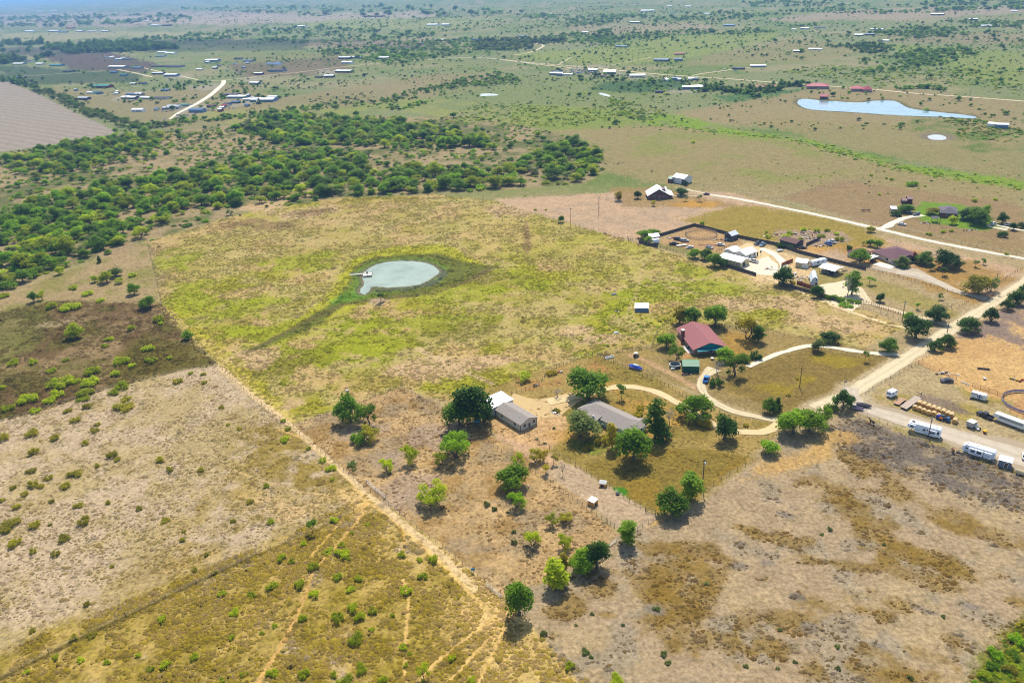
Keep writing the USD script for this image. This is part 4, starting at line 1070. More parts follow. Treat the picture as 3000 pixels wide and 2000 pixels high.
 (0,1,388,1185,80,95,'open','lime','lighter right tree of the pair at the left of the meadow'),
 (0,1,700,1530,150,140,'round','lime','round lime tree standing alone in the dark field'),
 (0,1,1730,1545,105,85,'round','bright','bush tree on the fence line below the dark field corner'),
 (1,3,525,195,95,140,'sapling','bright','small green tree with a thin trunk on the olive slope'),
 (1,3,1545,1530,135,185,'open','lime','lime tree with many pale stems at the bottom edge'),
 # the near corner
 (2,3,190,305,165,160,'open','lime','lime tree lowest in the back lot before the corner trees'),
 (2,3,485,330,150,140,'open','lime','thin lime tree above the corner trees of the back lot'),
 (2,3,370,120,125,120,'open','lime','left of two joined lime trees in the lower back lot'),
 (2,3,500,85,140,90,'open','olive','right olive one of two joined trees in the lower back lot'),
 (2,3,1060,285,165,205,'tall','bright','bright upright tree with grey stems at the pen corner gate'),
 (2,3,650,540,220,210,'round','bright','bright left half of the pair of dense trees on the corner fence'),
 (2,3,780,510,230,270,'round','dark','dark right half of the pair of dense trees on the corner fence'),
 (2,3,400,690,210,255,'tall','lime','lime feathery tree between the dense pair and the corner tree'),
 (2,3,480,555,100,210,'tall','yellow','narrow yellow green tree behind the feathery lime tree'),
 (2,3,70,945,265,330,'round','mid','dense dark green tree at the near corner of the back lot fence'),
 (2,3,940,1570,160,95,'shrub','lime','lime bush at the bottom edge right of the fence'),
 (2,3,535,1440,115,115,'shrub','lime','lime bush left of the corner fence near the bottom edge'),
 (3,3,2090,1330,170,100,'shrub','bright','bright bush at the edge of the thicket in the lower right corner'),
 (3,3,2290,1200,170,110,'shrub','bright','large bright bush high in the thicket in the lower right corner'),
 (3,3,2335,1060,120,80,'shrub','olive','olive bush topmost in the thicket in the lower right corner'),
 (3,3,2060,1430,120,70,'shrub','mid','darker bush below the edge of the lower right thicket'),
 (3,3,2260,1330,140,70,'shrub','mid','green bush in the middle of the lower right thicket'),
 (3,3,2000,1540,140,80,'shrub','lime','lowest lime bush of the lower right thicket'),
 (3,3,2230,1480,150,80,'shrub','olive','olive scrub lowest in the lower right thicket')):
 tt(*a[:8],a[8])

# -- bushes that only their place tells apart, in groups
def bushes(items,shape,tone,label,group,cat='bush',name=None):
 rank([tt(*q[:6],shape,tone,label,group,name,cat) for q in items],label)

bushes([(0,2,*q) for q in ((1360,85,130,70),(1115,195,170,88),(1375,195,140,72),(120,215,130,70),(300,205,100,60),(470,285,90,55),(845,295,160,88),(550,405,260,112),(690,380,100,60),(820,395,180,92),(780,495,170,88),(1060,315,100,72),(250,555,200,102),(520,505,140,78),(70,625,140,72),(1120,435,140,92),(1060,475,120,60),(20,435,60,72),(760,545,130,50),(440,560,130,70),(320,650,110,60),(600,180,70,40),(1560,160,80,40),(1210,235,90,50),(960,50,80,40),(1750,300,60,36))] +
  [(0,1,*q) for q in ((480,1265,110,80),(640,1275,200,82),(930,1205,100,46),(690,1085,110,50),(800,1145,120,60),(1450,1385,110,92),(1205,1465,90,72),(1000,1565,100,50),(1480,1412,60,40),(1215,970,80,50),(680,750,60,40),(820,700,60,36))],
  'shrub','lime','yellow green bush on the dark field','yellow green bushes scattered over the dark field')
bushes([(0,2,*q) for q in ((1110,640,210,80),(1160,545,120,50),(1630,375,100,60),(1870,312,60,36),(1875,385,70,40),(800,612,100,60),(690,742,110,60),(500,905,90,82),(270,862,150,72),(310,1032,110,82),(30,905,120,112),(1030,1065,110,82),(1080,1095,80,46),(1480,1098,90,70),(680,1245,150,70),(600,1345,100,72),(280,1205,110,50),(440,1265,100,52),(300,1335,110,80),(220,1415,80,60),(155,1535,90,62),(885,1155,60,70),(780,945,90,52),(1550,1195,80,60),(1855,1185,80,46),(2300,1485,80,52),(1000,1485,60,46),(20,1470,60,50),(120,1350,60,50),(370,1345,80,50),(1270,1545,90,40),(1200,620,60,40),(620,650,90,46),(890,770,70,40),(860,830,110,46),(2090,770,50,30),(2200,810,60,34),(2040,610,70,36),(470,1475,60,40),(720,1520,100,50))] +
  [(0,3,*q) for q in ((770,105,140,92),(110,145,230,90),(310,135,110,80),(130,305,150,82),(300,375,80,62),(560,265,140,62),(510,395,90,72),(790,855,70,72),(660,1165,90,52),(290,1100,80,40),(840,1140,110,50),(1980,565,60,46),(1780,545,70,50),(2140,85,60,40),(1690,180,50,50),(1680,260,60,46),(1900,400,60,50),(1030,500,50,34),(460,120,40,40),(1500,90,110,40))],
  'shrub','olive','low olive bush on the pale lower left field','low olive bushes dotted over the pale field')
bushes([(0,3,*q) for q in ((1270,1325,60,82),(1520,1425,110,112),(1380,1455,90,62),(1780,1345,110,62),(1490,1000,100,70),(2040,765,100,52),(2140,940,110,70),(2130,1165,70,92),(245,1485,70,62),(510,1345,80,52),(2300,780,110,60),(2240,1490,80,40),(2040,1550,80,40),(990,1380,80,40),(740,1370,80,50))] +
  [(1,3,*q) for q in ((245,440,100,100),(525,525,118,116),(790,315,80,62),(780,418,160,88),(430,302,70,62),(330,465,76,72),(660,372,120,42),(1345,405,90,92),(1630,455,116,92),(150,700,130,72),(400,688,120,112),(530,778,110,82),(750,615,96,70),(940,625,90,60),(740,1002,152,152),(960,995,120,102),(1075,925,105,96),(890,905,130,92),(430,985,100,100),(1380,745,130,104),(900,1190,170,100),(1360,1255,90,112),(1800,1355,90,82),(150,1505,120,92),(440,1515,130,104),(950,1465,140,82),(800,1565,190,76),(1170,1562,110,82),(1985,1560,100,60),(1535,605,110,62),(860,435,60,40),(1410,1305,50,50),(1370,1415,60,52),(720,1505,80,70),(870,722,100,50),(720,90,90,60),(130,100,90,50),(1500,450,70,44),(1250,960,60,40),(1060,1090,70,40),(170,1050,70,36),(60,1110,60,30),(1020,120,60,30),(880,200,60,36))] + [(1,2,*q) for q in ((280,915,105,62),(250,740,60,60),(480,990,50,46),(610,1100,90,50),(690,1180,110,56),(290,810,60,40),(90,1335,70,46),(700,1275,60,30))],
  'shrub','lime','lime bush on the bottom left slope','lime bushes scattered over the olive slope')
bushes([(1,2,*q) for q in ((2110,1510,80,52),(2190,1545,60,62),(875,1140,110,50),(900,1180,60,30),(2370,1460,60,40))] + [(2,3,*q) for q in ((20,290,70,50),(20,190,50,60),(290,1130,80,82),(1330,895,80,36),(660,1295,100,46),(1400,1315,80,46),(1435,1390,70,36),(1020,1040,40,30),(740,935,50,26),(1790,668,60,26),(730,1330,50,30),(2150,1420,60,30),(590,1040,36,20))] + [(3,3,*q) for q in ((560,165,60,40),(490,205,50,24),(1065,300,40,30),(250,1380,60,26),(650,1440,60,34),(640,1240,60,34),(1620,965,50,30),(90,1440,50,26),(1310,1530,60,40),(110,1080,50,30))],
  'shrub','grey','dusty green weed on the bare lower fields','dusty green weeds on the bare lower fields',name='weed')
bushes([(3,1,*q) for q in ((165,625,100,62),(195,590,75,92),(330,550,60,50),(450,562,70,60),(660,645,92,62),(630,590,60,46),(300,640,60,40),(490,610,90,40),(550,560,60,40))] + [(2,1,*q) for q in ((2350,620,60,46),)],
  'shrub','lime','lime shrub among the junk yard heaps','lime shrubs among the scrap heaps')
bushes([(3,1,*q) for q in ((545,1180,80,90),(605,1190,90,80),(665,1200,90,70),(760,1215,80,60),(830,1220,70,50),(725,1245,150,50))],
  'shrub','bright','green shrub along the ranch drive fence','shrubs in a row along the ranch drive')
bushes([(3,1,*q) for q in ((130,705,90,60),(190,720,90,60),(90,690,60,50))],
  'shrub','dark','dark shrub before the brown roofed shed','dark shrubs before the brown shed')
bushes([(3,1,*q) for q in ((1030,225,36,36),(945,50,42,34),(1140,90,44,36),(1085,75,30,36),(1440,150,30,34),(1900,285,70,44),(2080,270,60,30),(1485,590,80,36),(1620,570,60,40),(1685,560,50,34),(2195,775,50,34))] + [(2,1,*q) for q in ((215,365,34,32),(310,365,30,18),(120,235,30,18),(2340,570,30,30),(1660,1430,50,40))] + [(2,0,*q) for q in ((1665,1315,50,60),)] + [(3,1,*q) for q in ((380,540,20,20),)],
  'shrub','lime','yellow green shrub beyond the farm lane','small shrubs in the pastures beyond the lane')
bushes([(3,2,*q) for q in ((190,500,60,26),(270,345,50,24))] + [(2,2,*q) for q in ((830,945,160,110),(1170,690,110,66),(1185,630,90,90),(710,1000,120,50),(870,890,60,50),(2150,780,60,80),(360,300,110,60),(420,650,70,40),(1780,780,160,90))],
  'shrub','yellow','yellowing shrub on the lawns by the driveways','yellowing shrubs on the lawns')
bushes([(2,2,*q) for q in ((400,640,60,40),(380,800,40,22),(300,940,40,22),(230,900,40,20))],'shrub','grey','grey green plant beside the workshop yard','garden plants beside the workshop yard',name='garden_plant')

# -- the woods: the trees that show as crowns of their own, then the undergrowth
_WG = shapely.Polygon(WOODS)
_wr = np.random.default_rng(21)
def wood_density(x,y):
 return noise2(x,y,55,3,3) * .6 + noise2(x,y,22,5,2) * .4
DENSE = [PD((0,500),(160,440),(400,400),(560,370),(640,352),(700,380),(560,470),(400,500),(330,548),(100,625),(0,660)),PD((560,400),(640,350),(840,350),(880,420),(760,450),(600,470)),
   PD((1180,400),(1200,360),(1300,330),(1388,348),(1385,390),(1330,420)),PD((0,370),(200,322),(330,300),(400,320),(300,372),(60,410)),PD((860,420),(900,380),(1180,400),(1200,430),(1000,442),(800,450)),PD((540,300),(640,262),(1050,300),(1140,340),(900,340),(640,330)),PD((0,560),(70,540),(100,600),(60,680),(0,690))]
lo_,hi_ = WOODS.min(0),WOODS.max(0)
cand = lo_ + _wr.random((30000,2)) * (hi_ - lo_)
cand = cand[inside(WOODS,*cand.T)]
dense = np.any([inside(q,*cand.T) for q in DENSE],axis=0)
wd = wood_density(*cand.T)
keep = np.where(dense,_wr.random(len(cand)) < .5,(_wr.random(len(cand)) < smooth(wd,.42,.60) * .36 + .03))
cand,dense = cand[keep],dense[keep]
# thin to a spacing
cell,taken,spots = 4.2,{},[]
for (x,y),dn in zip(cand,dense):
 k = (int(x // cell),int(y // cell))
 if any((k[0] + i,k[1] + j) in taken for i in (-1,0,1) for j in (-1,0,1)) and _wr.random() > (.25 if dn else .05):
  continue
 taken[k] = 1
 spots.append((x,y,dn))
spots.sort(key=lambda s: math.hypot(s[0],s[1]))
MIX = [('round','bright'),('round','bright'),('open','bright'),('round','mid'),('open','lime'),('round','lime'),('broad','bright'),('shrub','lime'),('open','bright'),('shrub','bright'),('round','mid'),('open','grey')]
WORD = {'mid': 'green','bright': 'bright green','dark': 'dark green','olive': 'olive','lime': 'yellow green','grey': 'grey green'}
rest,WOODP = [],{}
count = 0
for x,y,dn in spots:
 k = int(_wr.integers(len(MIX)))
 sh,tn = MIX[k]
 w = (3.4 + 7.4 * _wr.random() ** 1.3) if dn else 2.2 + 4.4 * _wr.random() ** 1.4
 if not dn and _wr.random() < .45:
  sh = 'shrub'
 cl,pw,ph = proto((sh,tn),int(_wr.integers(3)))
 s = w / pw
 sc = (s,s * _wr.uniform(.9,1.1),s * _wr.uniform(.65,.95))
 if count < 300:
  count += 1
  WOODP.setdefault((tn,sh == 'shrub'),[]).append(stand(cl,'woodland_bush' if sh == 'shrub' else 'woodland_tree',x,y,0,_wr.random() * 6.28,sc,f"{WORD[tn]} {'bush' if sh == 'shrub' else 'tree'} among the woods beyond the pond pasture",'bush' if sh == 'shrub' else 'tree',f"{WORD[tn]} {'bushes' if sh == 'shrub' else 'trees'} of the woods"))
 else:
  rest.append((cl,x,y,_wr.random() * 6.28,sc))

for (tn,low),v in WOODP.items():
 rank(v,f"{WORD[tn]} {'bush' if low else 'tree'} in the woods beyond the pond pasture",10)

def scatter(name,label,items):
 """Many trees past those one could tell apart, as one stuff object."""
 pi = UsdGeom.PointInstancer.Define(stage,path_of('/World',name))
 kinds = sorted({str(q[0].GetPath()) for q in items})
 base = str(pi.GetPath())
 rel = pi.CreatePrototypesRel()
 UsdGeom.Scope.Define(stage,base + '/forms')
 for k in kinds:
  t = UsdGeom.Xform.Define(stage,f"{base}/forms/{k.rsplit('/', 1)[1]}").GetPrim()
  t.GetReferences().AddInternalReference(k)
  rel.AddTarget(t.GetPath())
 pi.CreateProtoIndicesAttr(Vt.IntArray([kinds.index(str(q[0].GetPath())) for q in items]))
 pi.CreatePositionsAttr(Vt.Vec3fArray([Gf.Vec3f(float(q[1]),float(q[2]),0.0) for q in items]))
 pi.CreateOrientationsAttr(Vt.QuathArray([Gf.Quath(math.cos(q[3] / 2),0,0,math.sin(q[3] / 2)) for q in items]))
 pi.CreateScalesAttr(Vt.Vec3fArray([Gf.Vec3f(*map(float,q[4])) for q in items]))
 tag(pi,label,None,None,'stuff')

scatter('woodland','green trees and undergrowth filling the woods behind those in front',rest)

# -- scrub of the plain beyond, thinning and gathering along creeks and field edges
FAR = []
PLOUGHED = PD((-60,300),(-60,190),(20,188),(85,215),(180,262),(262,300),(262,308),(150,330),(20,346),(-60,352))
SETTLE = PT(0,0,(1560,1095),(1740,990),(1850,930),(1940,870),(2010,810),(2055,740))

def far_zone(pts,n,w0,w1,seed,kinds,line=None):
 g = np.random.default_rng(seed); n = int(n * 1.9)
 if line is None:
  q = PD(*pts) if isinstance(pts,tuple) else pts
  lo,hi = q.min(0),q.max(0)
  c = lo + g.random((n * 6,2)) * (hi - lo)
  c = c[inside(q,*c.T)]
  c = c[g.random(len(c)) < smooth(noise2(c[:,0],c[:,1],120,seed % 8,3),.38,.62)][:n]
 else:
  s = spline(PD(*pts),6)
  c = s[g.integers(len(s),size=n)] + g.normal(0,line,(n,2))
 for w_ in (LAKE,*SMALL_PONDS,PLOUGHED):
  c = c[~inside(w_,*c.T)]
 c = c[(dist_line(SETTLE,*c.T,30) > 14)]
 for x,y in c:
  sh,tn = kinds[int(g.integers(len(kinds)))]
  cl,pw,ph = proto((sh,tn),int(g.integers(2)))
  k = .62 * g.uniform(w0,w1) * g.choice((.6,.85,1.2)) / pw
  FAR.append((cl,x,y,g.random() * 6.28,(k,k,k * g.uniform(.5,.9))))

GREENS = [('round','bright'),('round','mid'),('shrub','bright'),('open','bright'),('round','mid')]
PALE = [('shrub','bright'),('shrub','lime'),('shrub','mid'),('open','lime')]
DARKS = [('round','dark'),('cedar','mid'),('round','mid')]
far_zone(((86,208),(130,222),(180,248),(240,270),(290,285),(330,296),(380,290)),150,6,11,31,[('round','grey'),('round','mid'),('open','grey')],7)
far_zone(((20,184),(50,194),(75,202)),40,7,12,32,DARKS,9)
far_zone(((300,296),(420,280),(560,268),(700,250),(800,240)),120,5,9,33,GREENS,14)
far_zone(((0,100),(330,100),(420,112),(330,118),(180,124),(0,150)),420,14,26,34,DARKS)
far_zone(((220,102),(250,104),(262,106),(278,106)),14,16,22,35,[('round','dark')],6)
far_zone(((330,88),(700,60),(1000,80),(960,96),(560,102),(330,112)),300,10,18,36,GREENS)
far_zone(((0,40),(400,34),(460,50),(330,58),(0,66)),260,18,34,37,GREENS)
far_zone(((400,20),(1000,14),(1200,30),(1000,44),(700,40)),260,18,34,38,GREENS)
far_zone(((700,104),(900,92),(1180,90),(1400,70),(1420,96),(1180,118),(1000,130),(760,140)),420,8,14,39,GREENS)
far_zone(((1080,100),(1180,90),(1260,92),(1340,100),(1330,116),(1180,118),(1090,116)),180,9,14,40,[('round','grey'),('round','dark'),('cedar','grey')])
far_zone(((800,132),(980,120),(1060,128),(900,150)),90,8,13,41,GREENS)
far_zone(((1180,34),(1500,36),(1800,24),(1900,40),(1600,58),(1300,64)),300,9,16,42,GREENS)
far_zone(((1700,4),(2352,2),(2352,22),(2000,34),(1750,26)),260,10,18,43,GREENS)
far_zone(((1330,90),(1500,72),(1720,66),(1780,74),(1560,104),(1400,110)),240,7,11,44,GREENS)
far_zone(((1880,108),(1980,100),(2060,106),(1990,140),(1920,138)),90,6,9,45,DARKS)
far_zone(((1960,138),(2060,118),(2220,110),(2240,130),(2160,152),(1980,170)),260,5,9,46,GREENS)
far_zone(((1760,164),(1900,150),(2250,160),(2352,190),(2352,220),(2000,196)),300,3.5,7,47,PALE)
far_zone(((1780,60),(2100,50),(2352,50),(2352,70),(2060,96),(1900,80)),260,6,11,48,GREENS)
far_zone(((1620,205),(1700,212),(1760,212),(1790,200),(1850,196)),46,7,12,49,DARKS,8)
far_zone(((840,245),(930,210),(1020,195),(1100,168),(1180,168),(1200,200),(1010,232),(920,255)),210,4,9,50,GREENS)
far_zone(((1200,190),(1400,175),(1540,210),(1520,250),(1300,290),(1160,300),(1040,260)),330,2.5,6,51,PALE)
far_zone(((1400,225),(1560,262),(1600,290),(1500,285),(1400,262)),110,3,7,52,PALE)
far_zone(((640,190),(700,180),(880,190),(860,240),(700,246),(560,262)),120,2.5,5.5,53,[('shrub','grey'),('shrub','olive'),('round','dark')])
far_zone(((2160,268),(2250,275),(2352,300),(2352,350),(2230,350),(2200,310)),150,2.5,5.5,54,[('shrub','mid'),('shrub','olive'),('shrub','bright')])
far_zone(((1500,285),(1620,300),(1780,316),(1900,340),(2010,372),(2150,402),(2352,430)),200,2,4.2,55,[('shrub','bright'),('shrub','lime')],5)
far_zone(((200,200),(640,180),(900,130),(700,120),(430,150),(300,180)),150,3,7,56,GREENS)
far_zone(((620,62),(1400,20),(2352,90),(2352,200),(1700,150),(1200,160),(800,120)),700,5,10,57,GREENS)
far_zone(((280,190),(560,200),(700,230),(420,262),(220,232)),90,2.5,5,58,GREENS)
far_zone(((2080,205),(2120,202),(2160,206)),20,6,9,59,GREENS,5)
far_zone(((1480,255),(1800,300),(2352,380),(2352,460),(1700,440),(1400,400)),60,1.6,3,60,PALE)
far_zone(((0,30),(1000,8),(2352,4),(2352,300),(1400,300),(1100,260),(600,250),(120,215),(0,170)),4200,3.5,8,61,GREENS + [('round','dark'),('round','mid')])
far_zone(((700,100),(2352,60),(2352,300),(1400,300),(1000,220)),2000,2,5.5,62,PALE + GREENS)
far_zone(((200,200),(330,185),(640,190),(700,215),(560,250),(400,262),(280,240)),110,4,9,63,GREENS + DARKS)
far_zone(((1270,160),(1500,175),(1780,205),(1750,225),(1500,205),(1280,180)),90,4,9,64,GREENS + DARKS)
scatter('distant_scrub','trees and scrub scattered over the far plain',FAR)
# clumps of low growth through the pastures nearer by
LOW = []
def low_zone(q,n,w0,w1,seed,kinds):
 g = np.random.default_rng(seed); lo,hi = q.min(0),q.max(0)
 c = lo + g.random((n * 8,2)) * (hi - lo)
 c = c[inside(q,*c.T)]
 c = c[g.random(len(c)) < smooth(noise2(c[:,0],c[:,1],30,seed % 8,3),.42,.62)][:n]
 for x,y in c:
  sh,tn = kinds[int(g.integers(len(kinds)))]
  cl,pw,ph = proto((sh,tn),int(g.integers(3)))
  k = g.uniform(w0,w1) / pw
  LOW.append((cl,x,y,g.random() * 6.28,(k,k,k * g.uniform(.5,.9))))
low_zone(WOODS,1900,1.2,3.8,70,[('shrub','bright'),('shrub','grey'),('shrub','lime'),('shrub','olive')])
low_zone(PD((2420,1360),(2300,1470),(2230,1580),(2420,1640)),110,.8,2,71,[('shrub','bright'),('shrub','lime'),('shrub','olive')])
low_zone(PD((1320,760),(1500,700),(1560,640),(1700,660),(1650,720),(1500,760),(1340,820)),90,.8,1.8,72,[('shrub','lime'),('shrub','olive')])
scatter('undergrowth','low scrub and weeds between the trees and in the pasture',LOW)
# ------------------------------------------------------------------ buildings
def C(ox,oy,x,y,k=7.84):
 """Pixel of the photograph from a reading in an enlargement whose corner is (ox, oy)."""
 return ox + x / k,oy + y / k

GLASS = mat('window_glass',(.03,.035,.04),.12,var=.2,spec=.6)
WHITE,TRIM,DARK = mat('white_paint',S(236,234,228),.6,var=.05),mat('trim_brown',S(70,56,46),.8),mat('dark_metal',(.03,.03,.032),.6,var=.25)
WHITE_METAL,GALV = mat('white_metal_roof',(.80,.80,.78),.45,var=.06,scale=.6),mat('galvanised_sheet',(.52,.54,.55),.45,metal=.35,var=.16,scale=.8)
SHINGLE = mat('grey_shingles',S(172,162,154),.95,var=.28,scale=2.2,bump=.03)
PLUM = mat('plum_shingles',S(124,92,98),.95,var=.2,scale=1.6,bump=.03)
REDROOF = mat('dusty_red_shingles',S(168,112,112),.95,var=.14,scale=1.2,bump=.03)
SLATE = mat('slate_shingles',S(122,116,124),.95,var=.16,scale=1.2,bump=.03)
CREAM,BEIGE,BRICK = mat('cream_siding',S(214,206,186),.85,var=.08),mat('beige_siding',S(206,188,152),.85,var=.1),mat('brown_brick',S(126,84,70),.9,var=.25,scale=6)
WOOD,OLDWOOD,PLY = mat('brown_boards',S(104,82,68),.9,var=.3,scale=3),mat('weathered_boards',S(92,84,82),.92,var=.35,scale=3),mat('plywood',S(226,164,96),.8,var=.14,scale=3)
CONC = _mats['concrete']
TIN_BLUE,TEAL,GREEN_T,GREEN_L = mat('blue_grey_tin',S(110,134,158),.6,var=.15),mat('teal_boards',S(30,138,150),.7,var=.08),mat('green_tin',S(40,92,70),.55,var=.1),mat('light_green_tin',S(112,156,124),.5,var=.1)

def lot(A,B,Cpx=None,W=None):
 """Footprint from ground pixels: near wall A to B (left to right), then depth from the back corner seen, or in metres."""
 a,b = P(*A),P(*B)
 d = b - a; L = np.linalg.norm(d); d /= L
 n = np.array([-d[1],d[0]])
 if W is None:
  c = P(*Cpx)
  W = max(abs((c - a) @ n),1.2)
 return a,math.atan2(d[1],d[0]),float(L),float(W)

def openings(t,L,W,items,frame=None):
 """Windows and doors: (kind, wall f/b/l/r, metres along, sill, width, height)."""
 for k,w,s,z,bw,bh in items:
  def bx(mb,grow,out,dz=0):
   g = grow
   if w in 'fb':
    y = -out if w == 'f' else W + out
    return mb.box(s - bw / 2 - g,s + bw / 2 + g,min(y,y + (.08 if w == 'f' else -.08)),max(y,y + (.08 if w == 'f' else -.08)),z - g + dz,z + bh + g)
   x = -out if w == 'l' else L + out
   return mb.box(min(x,x + (.08 if w == 'l' else -.08)),max(x,x + (.08 if w == 'l' else -.08)),s - bw / 2 - g,s + bw / 2 + g,z - g + dz,z + bh + g)
  if k == 'win':
   f = bx(MB(),.09,.05).build('window',frame or WHITE,t)
   bx(MB(),0,.075).build('pane',GLASS,f)
  elif k == 'door':
   f = bx(MB(),.08,.05,.08).build('door',frame or WHITE,t)
   bx(MB(),-.06,.075,.08).build('door_leaf',WOOD,f)
  elif k == 'big':
   bx(MB(),0,.06).build('roller_door',WHITE,t)
  elif k == 'dark':
   bx(MB(),0,.05).build('doorway',DARK,t)

def building(name,label,A,B,Cpx=None,W=None,h=2.7,rise=1.3,kind='gable',ridge='x',over=.45,roof=None,wall=None,items=(),group=None,cat='building',battens=0,vents=(),gable=None,trim=None,L=None):
 a,rz,L_,W = lot(A,B,Cpx,W)
 L = L or L_
 t = thing(name,label,cat,a[0],a[1],rz,group)
 o,th = over,.14
 if kind == 'hip':
  MB().box(0,L,0,W,-.1,h).build('wall',wall,t)
  e = min(L,W) / 2
  x0,x1,y0,y1 = -o,L + o,-o,W + o
  zb = h + .02
  if L >= W:
   r0,r1 = (e,W / 2,h + rise),(L - e,W / 2,h + rise)
  else:
   r0,r1 = (L / 2,e,h + rise),(L / 2,W - e,h + rise)
  c4 = [(x0,y0,zb),(x1,y0,zb),(x1,y1,zb),(x0,y1,zb)]
  eav = MB()
  eav.box(x0 + .05,x1 - .05,y0 + .05,y1 - .05,h - .12,h + .015); eav.build('eave',trim or WHITE,t)
  faces = [(c4[0],c4[1],r1,r0),(c4[2],c4[3],r0,r1),(c4[1],c4[2],r1),(c4[3],c4[0],r0)] if L >= W else [(c4[3],c4[0],r0,r1),(c4[1],c4[2],r1,r0),(c4[0],c4[1],r0),(c4[2],c4[3],r1)]
  for f in faces:
   m = MB()
   up = np.array(f); dn = up - (0,0,.1)
   n = len(f); v = np.vstack([up,dn])
   q = [(0,1,2)] + ([(0,2,3)] if n == 4 else [])
   q += [(n + c_,n + b_,n + a_) for a_,b_,c_ in list(q)]
   for i in range(n):
    j = (i + 1) % n
    q += [(i,n + i,n + j),(i,n + j,j)]
   m.add(v,q).build('roof_slope',roof,t)
  top = lambda u,v: h + rise * min(1,min(u,L - u,v,W - v) / e) if True else 0
 elif kind == 'mono':
  m = MB()
  m.prism([(0,-.1),(W,-.1),(W,h + rise),(0,h)],0,L,'x').build('wall',wall,t)
  MB().slab((-o,-o,h + .1 - rise * o / W),(L + o,-o,h + .1 - rise * o / W),(L + o,W + o,h + .1 + rise * (1 + o / W)),(-o,W + o,h + .1 + rise * (1 + o / W)),.08).build('roof',roof,t)
  top = lambda u,v: h + .1 + rise * v / W
 elif kind == 'open':        # carport: roof on posts
  for px_ in np.linspace(.15,L - .15,max(2,int(L / 4) + 1)):
   for py_ in (.15,W - .15):
    MB().bar((px_,py_,-.1),(px_,py_,h),.08,n=6).build('post',DARK,t)
  for s,(y0,y1,z0,z1) in enumerate(((-o,W / 2,h + .1,h + rise + .1),(W / 2,W + o,h + rise + .1,h + .1))):
   MB().slab((-o,y0,z0),(L + o,y0,z0),(L + o,y1,z1),(-o,y1,z1),.08).build('roof_slope',roof,t)
  top = lambda u,v: h
 else:
  if ridge == 'x':
   prof = [(0,-.1),(W,-.1),(W,h),(W / 2,h + rise),(0,h)]
   if kind == 'gambrel':
    prof = [(0,-.1),(W,-.1),(W,h),(W * .8,h + rise * .68),(W / 2,h + rise),(W * .2,h + rise * .68),(0,h)]
   MB().prism(prof,0,L,'x').build('wall',wall,t)
  else:
   prof = [(0,-.1),(L,-.1),(L,h),(L / 2,h + rise),(0,h)]
   if kind == 'gambrel':
    prof = [(0,-.1),(L,-.1),(L,h),(L * .8,h + rise * .68),(L / 2,h + rise),(L * .2,h + rise * .68),(0,h)]
   MB().prism(prof,0,W,'y').build('wall',wall,t)
  edge = prof[2:]
  span = W if ridge == 'x' else L
  k = .16
  pts = [(u,z + k) for u,z in edge]
  s0 = (pts[0][1] - pts[1][1]) / abs(pts[0][0] - pts[1][0])
  pts[0] = (span + o,pts[0][1] + s0 * o); pts[-1] = (-o,pts[-1][1] + s0 * o)
  far = (L if ridge == 'x' else W) + o
  for (u0,z0),(u1,z1) in zip(pts[:-1],pts[1:]):
   mk = (lambda t_,u,z: (t_,u,z)) if ridge == 'x' else (lambda t_,u,z: (u,t_,z))
   MB().slab(mk(-o,u0,z0),mk(far,u0,z0),mk(far,u1,z1),mk(-o,u1,z1),th).build('roof_slope',roof,t)
  if gable:
   m = MB()
   if ridge == 'y':
    m.prism([(-o * .3,h - .15),(L + o * .3,h - .15),(L / 2,h + rise - .05)],-.12,-.03,'y')
   else:
    m.prism([(-o * .3,h - .15),(W + o * .3,h - .15),(W / 2,h + rise - .05)],L + .03,L + .12,'x')
   m.build('gable_board',gable,t)
  top = lambda u,v: h + k + rise * (1 - abs((v if ridge == 'x' else u) / span - .5) * 2)
 openings(t,L,W,items)
 for i in range(battens):
  s = (i + .5) * L / battens
  MB().box(s - .06,s + .06,-.04,.02,0,h - .05).build('batten',trim or TRIM,t)
 if trim and not battens and kind != 'hip':
  for x,y in ((0,0),(L,0),(L,W),(0,W)):
   MB().cbox(x,y,h / 2,.16,.16,h).build('corner_trim',trim,t)
 for u,v in vents:
  z = top(u * L,v * W)
  MB().bar((u * L,v * W,z - .1),(u * L,v * W,z + .35),.13,n=8).build('roof_vent',WHITE,t)
 return t,L,W

# -- the homestead
wk,wl,ww = building('workshop','long workshop with grey shingle roof and cream walls beside the tan yard',C(1400,1110,420,850),C(1400,1110,985,1200),W=7.6,h=2.75,rise=1.35,roof=SHINGLE,wall=CREAM,trim=TRIM,over=.35,
      items=[('win','f',3.8,1.1,.9,1.1),('win','f',11.4,1.1,1.2,1.1),('win','r',1.9,1.1,1.1,1.2),('door','r',4.0,0,1.0,2.1),('win','r',6.2,1.1,1.1,1.2)],vents=((.33,.35),(.78,.3)))
building('metal_barn','white metal barn with low pitched roof behind the grey roofed workshop',(1436,1222.5),(1504,1193),W=7.2,h=3.5,rise=.5,kind='mono',roof=WHITE_METAL,wall=GALV,over=.25,items=[('dark','r',3,0,2.4,2.6)])
hs,hl,hw = building('ranch_house','long low grey hipped roof house among trees in the driveway bend',(1697,1214),(1845,1285),W=9.0,h=2.55,rise=2.0,kind='hip',roof=SHINGLE,wall=mat('pale_blue_siding',S(206,220,224),.8,var=.06),over=.6,
      items=[('win','f',14.5,.9,1.6,1.2),('win','f',18.0,.9,1.4,1.2),('win','l',3,.9,1.2,1.2),('win','r',3,.9,1.4,1.2),('door','r',6,0,1,2.1)],vents=((.30,.30),(.40,.34),(.62,.3)))
PBLUE = _mats['pale_blue_siding']
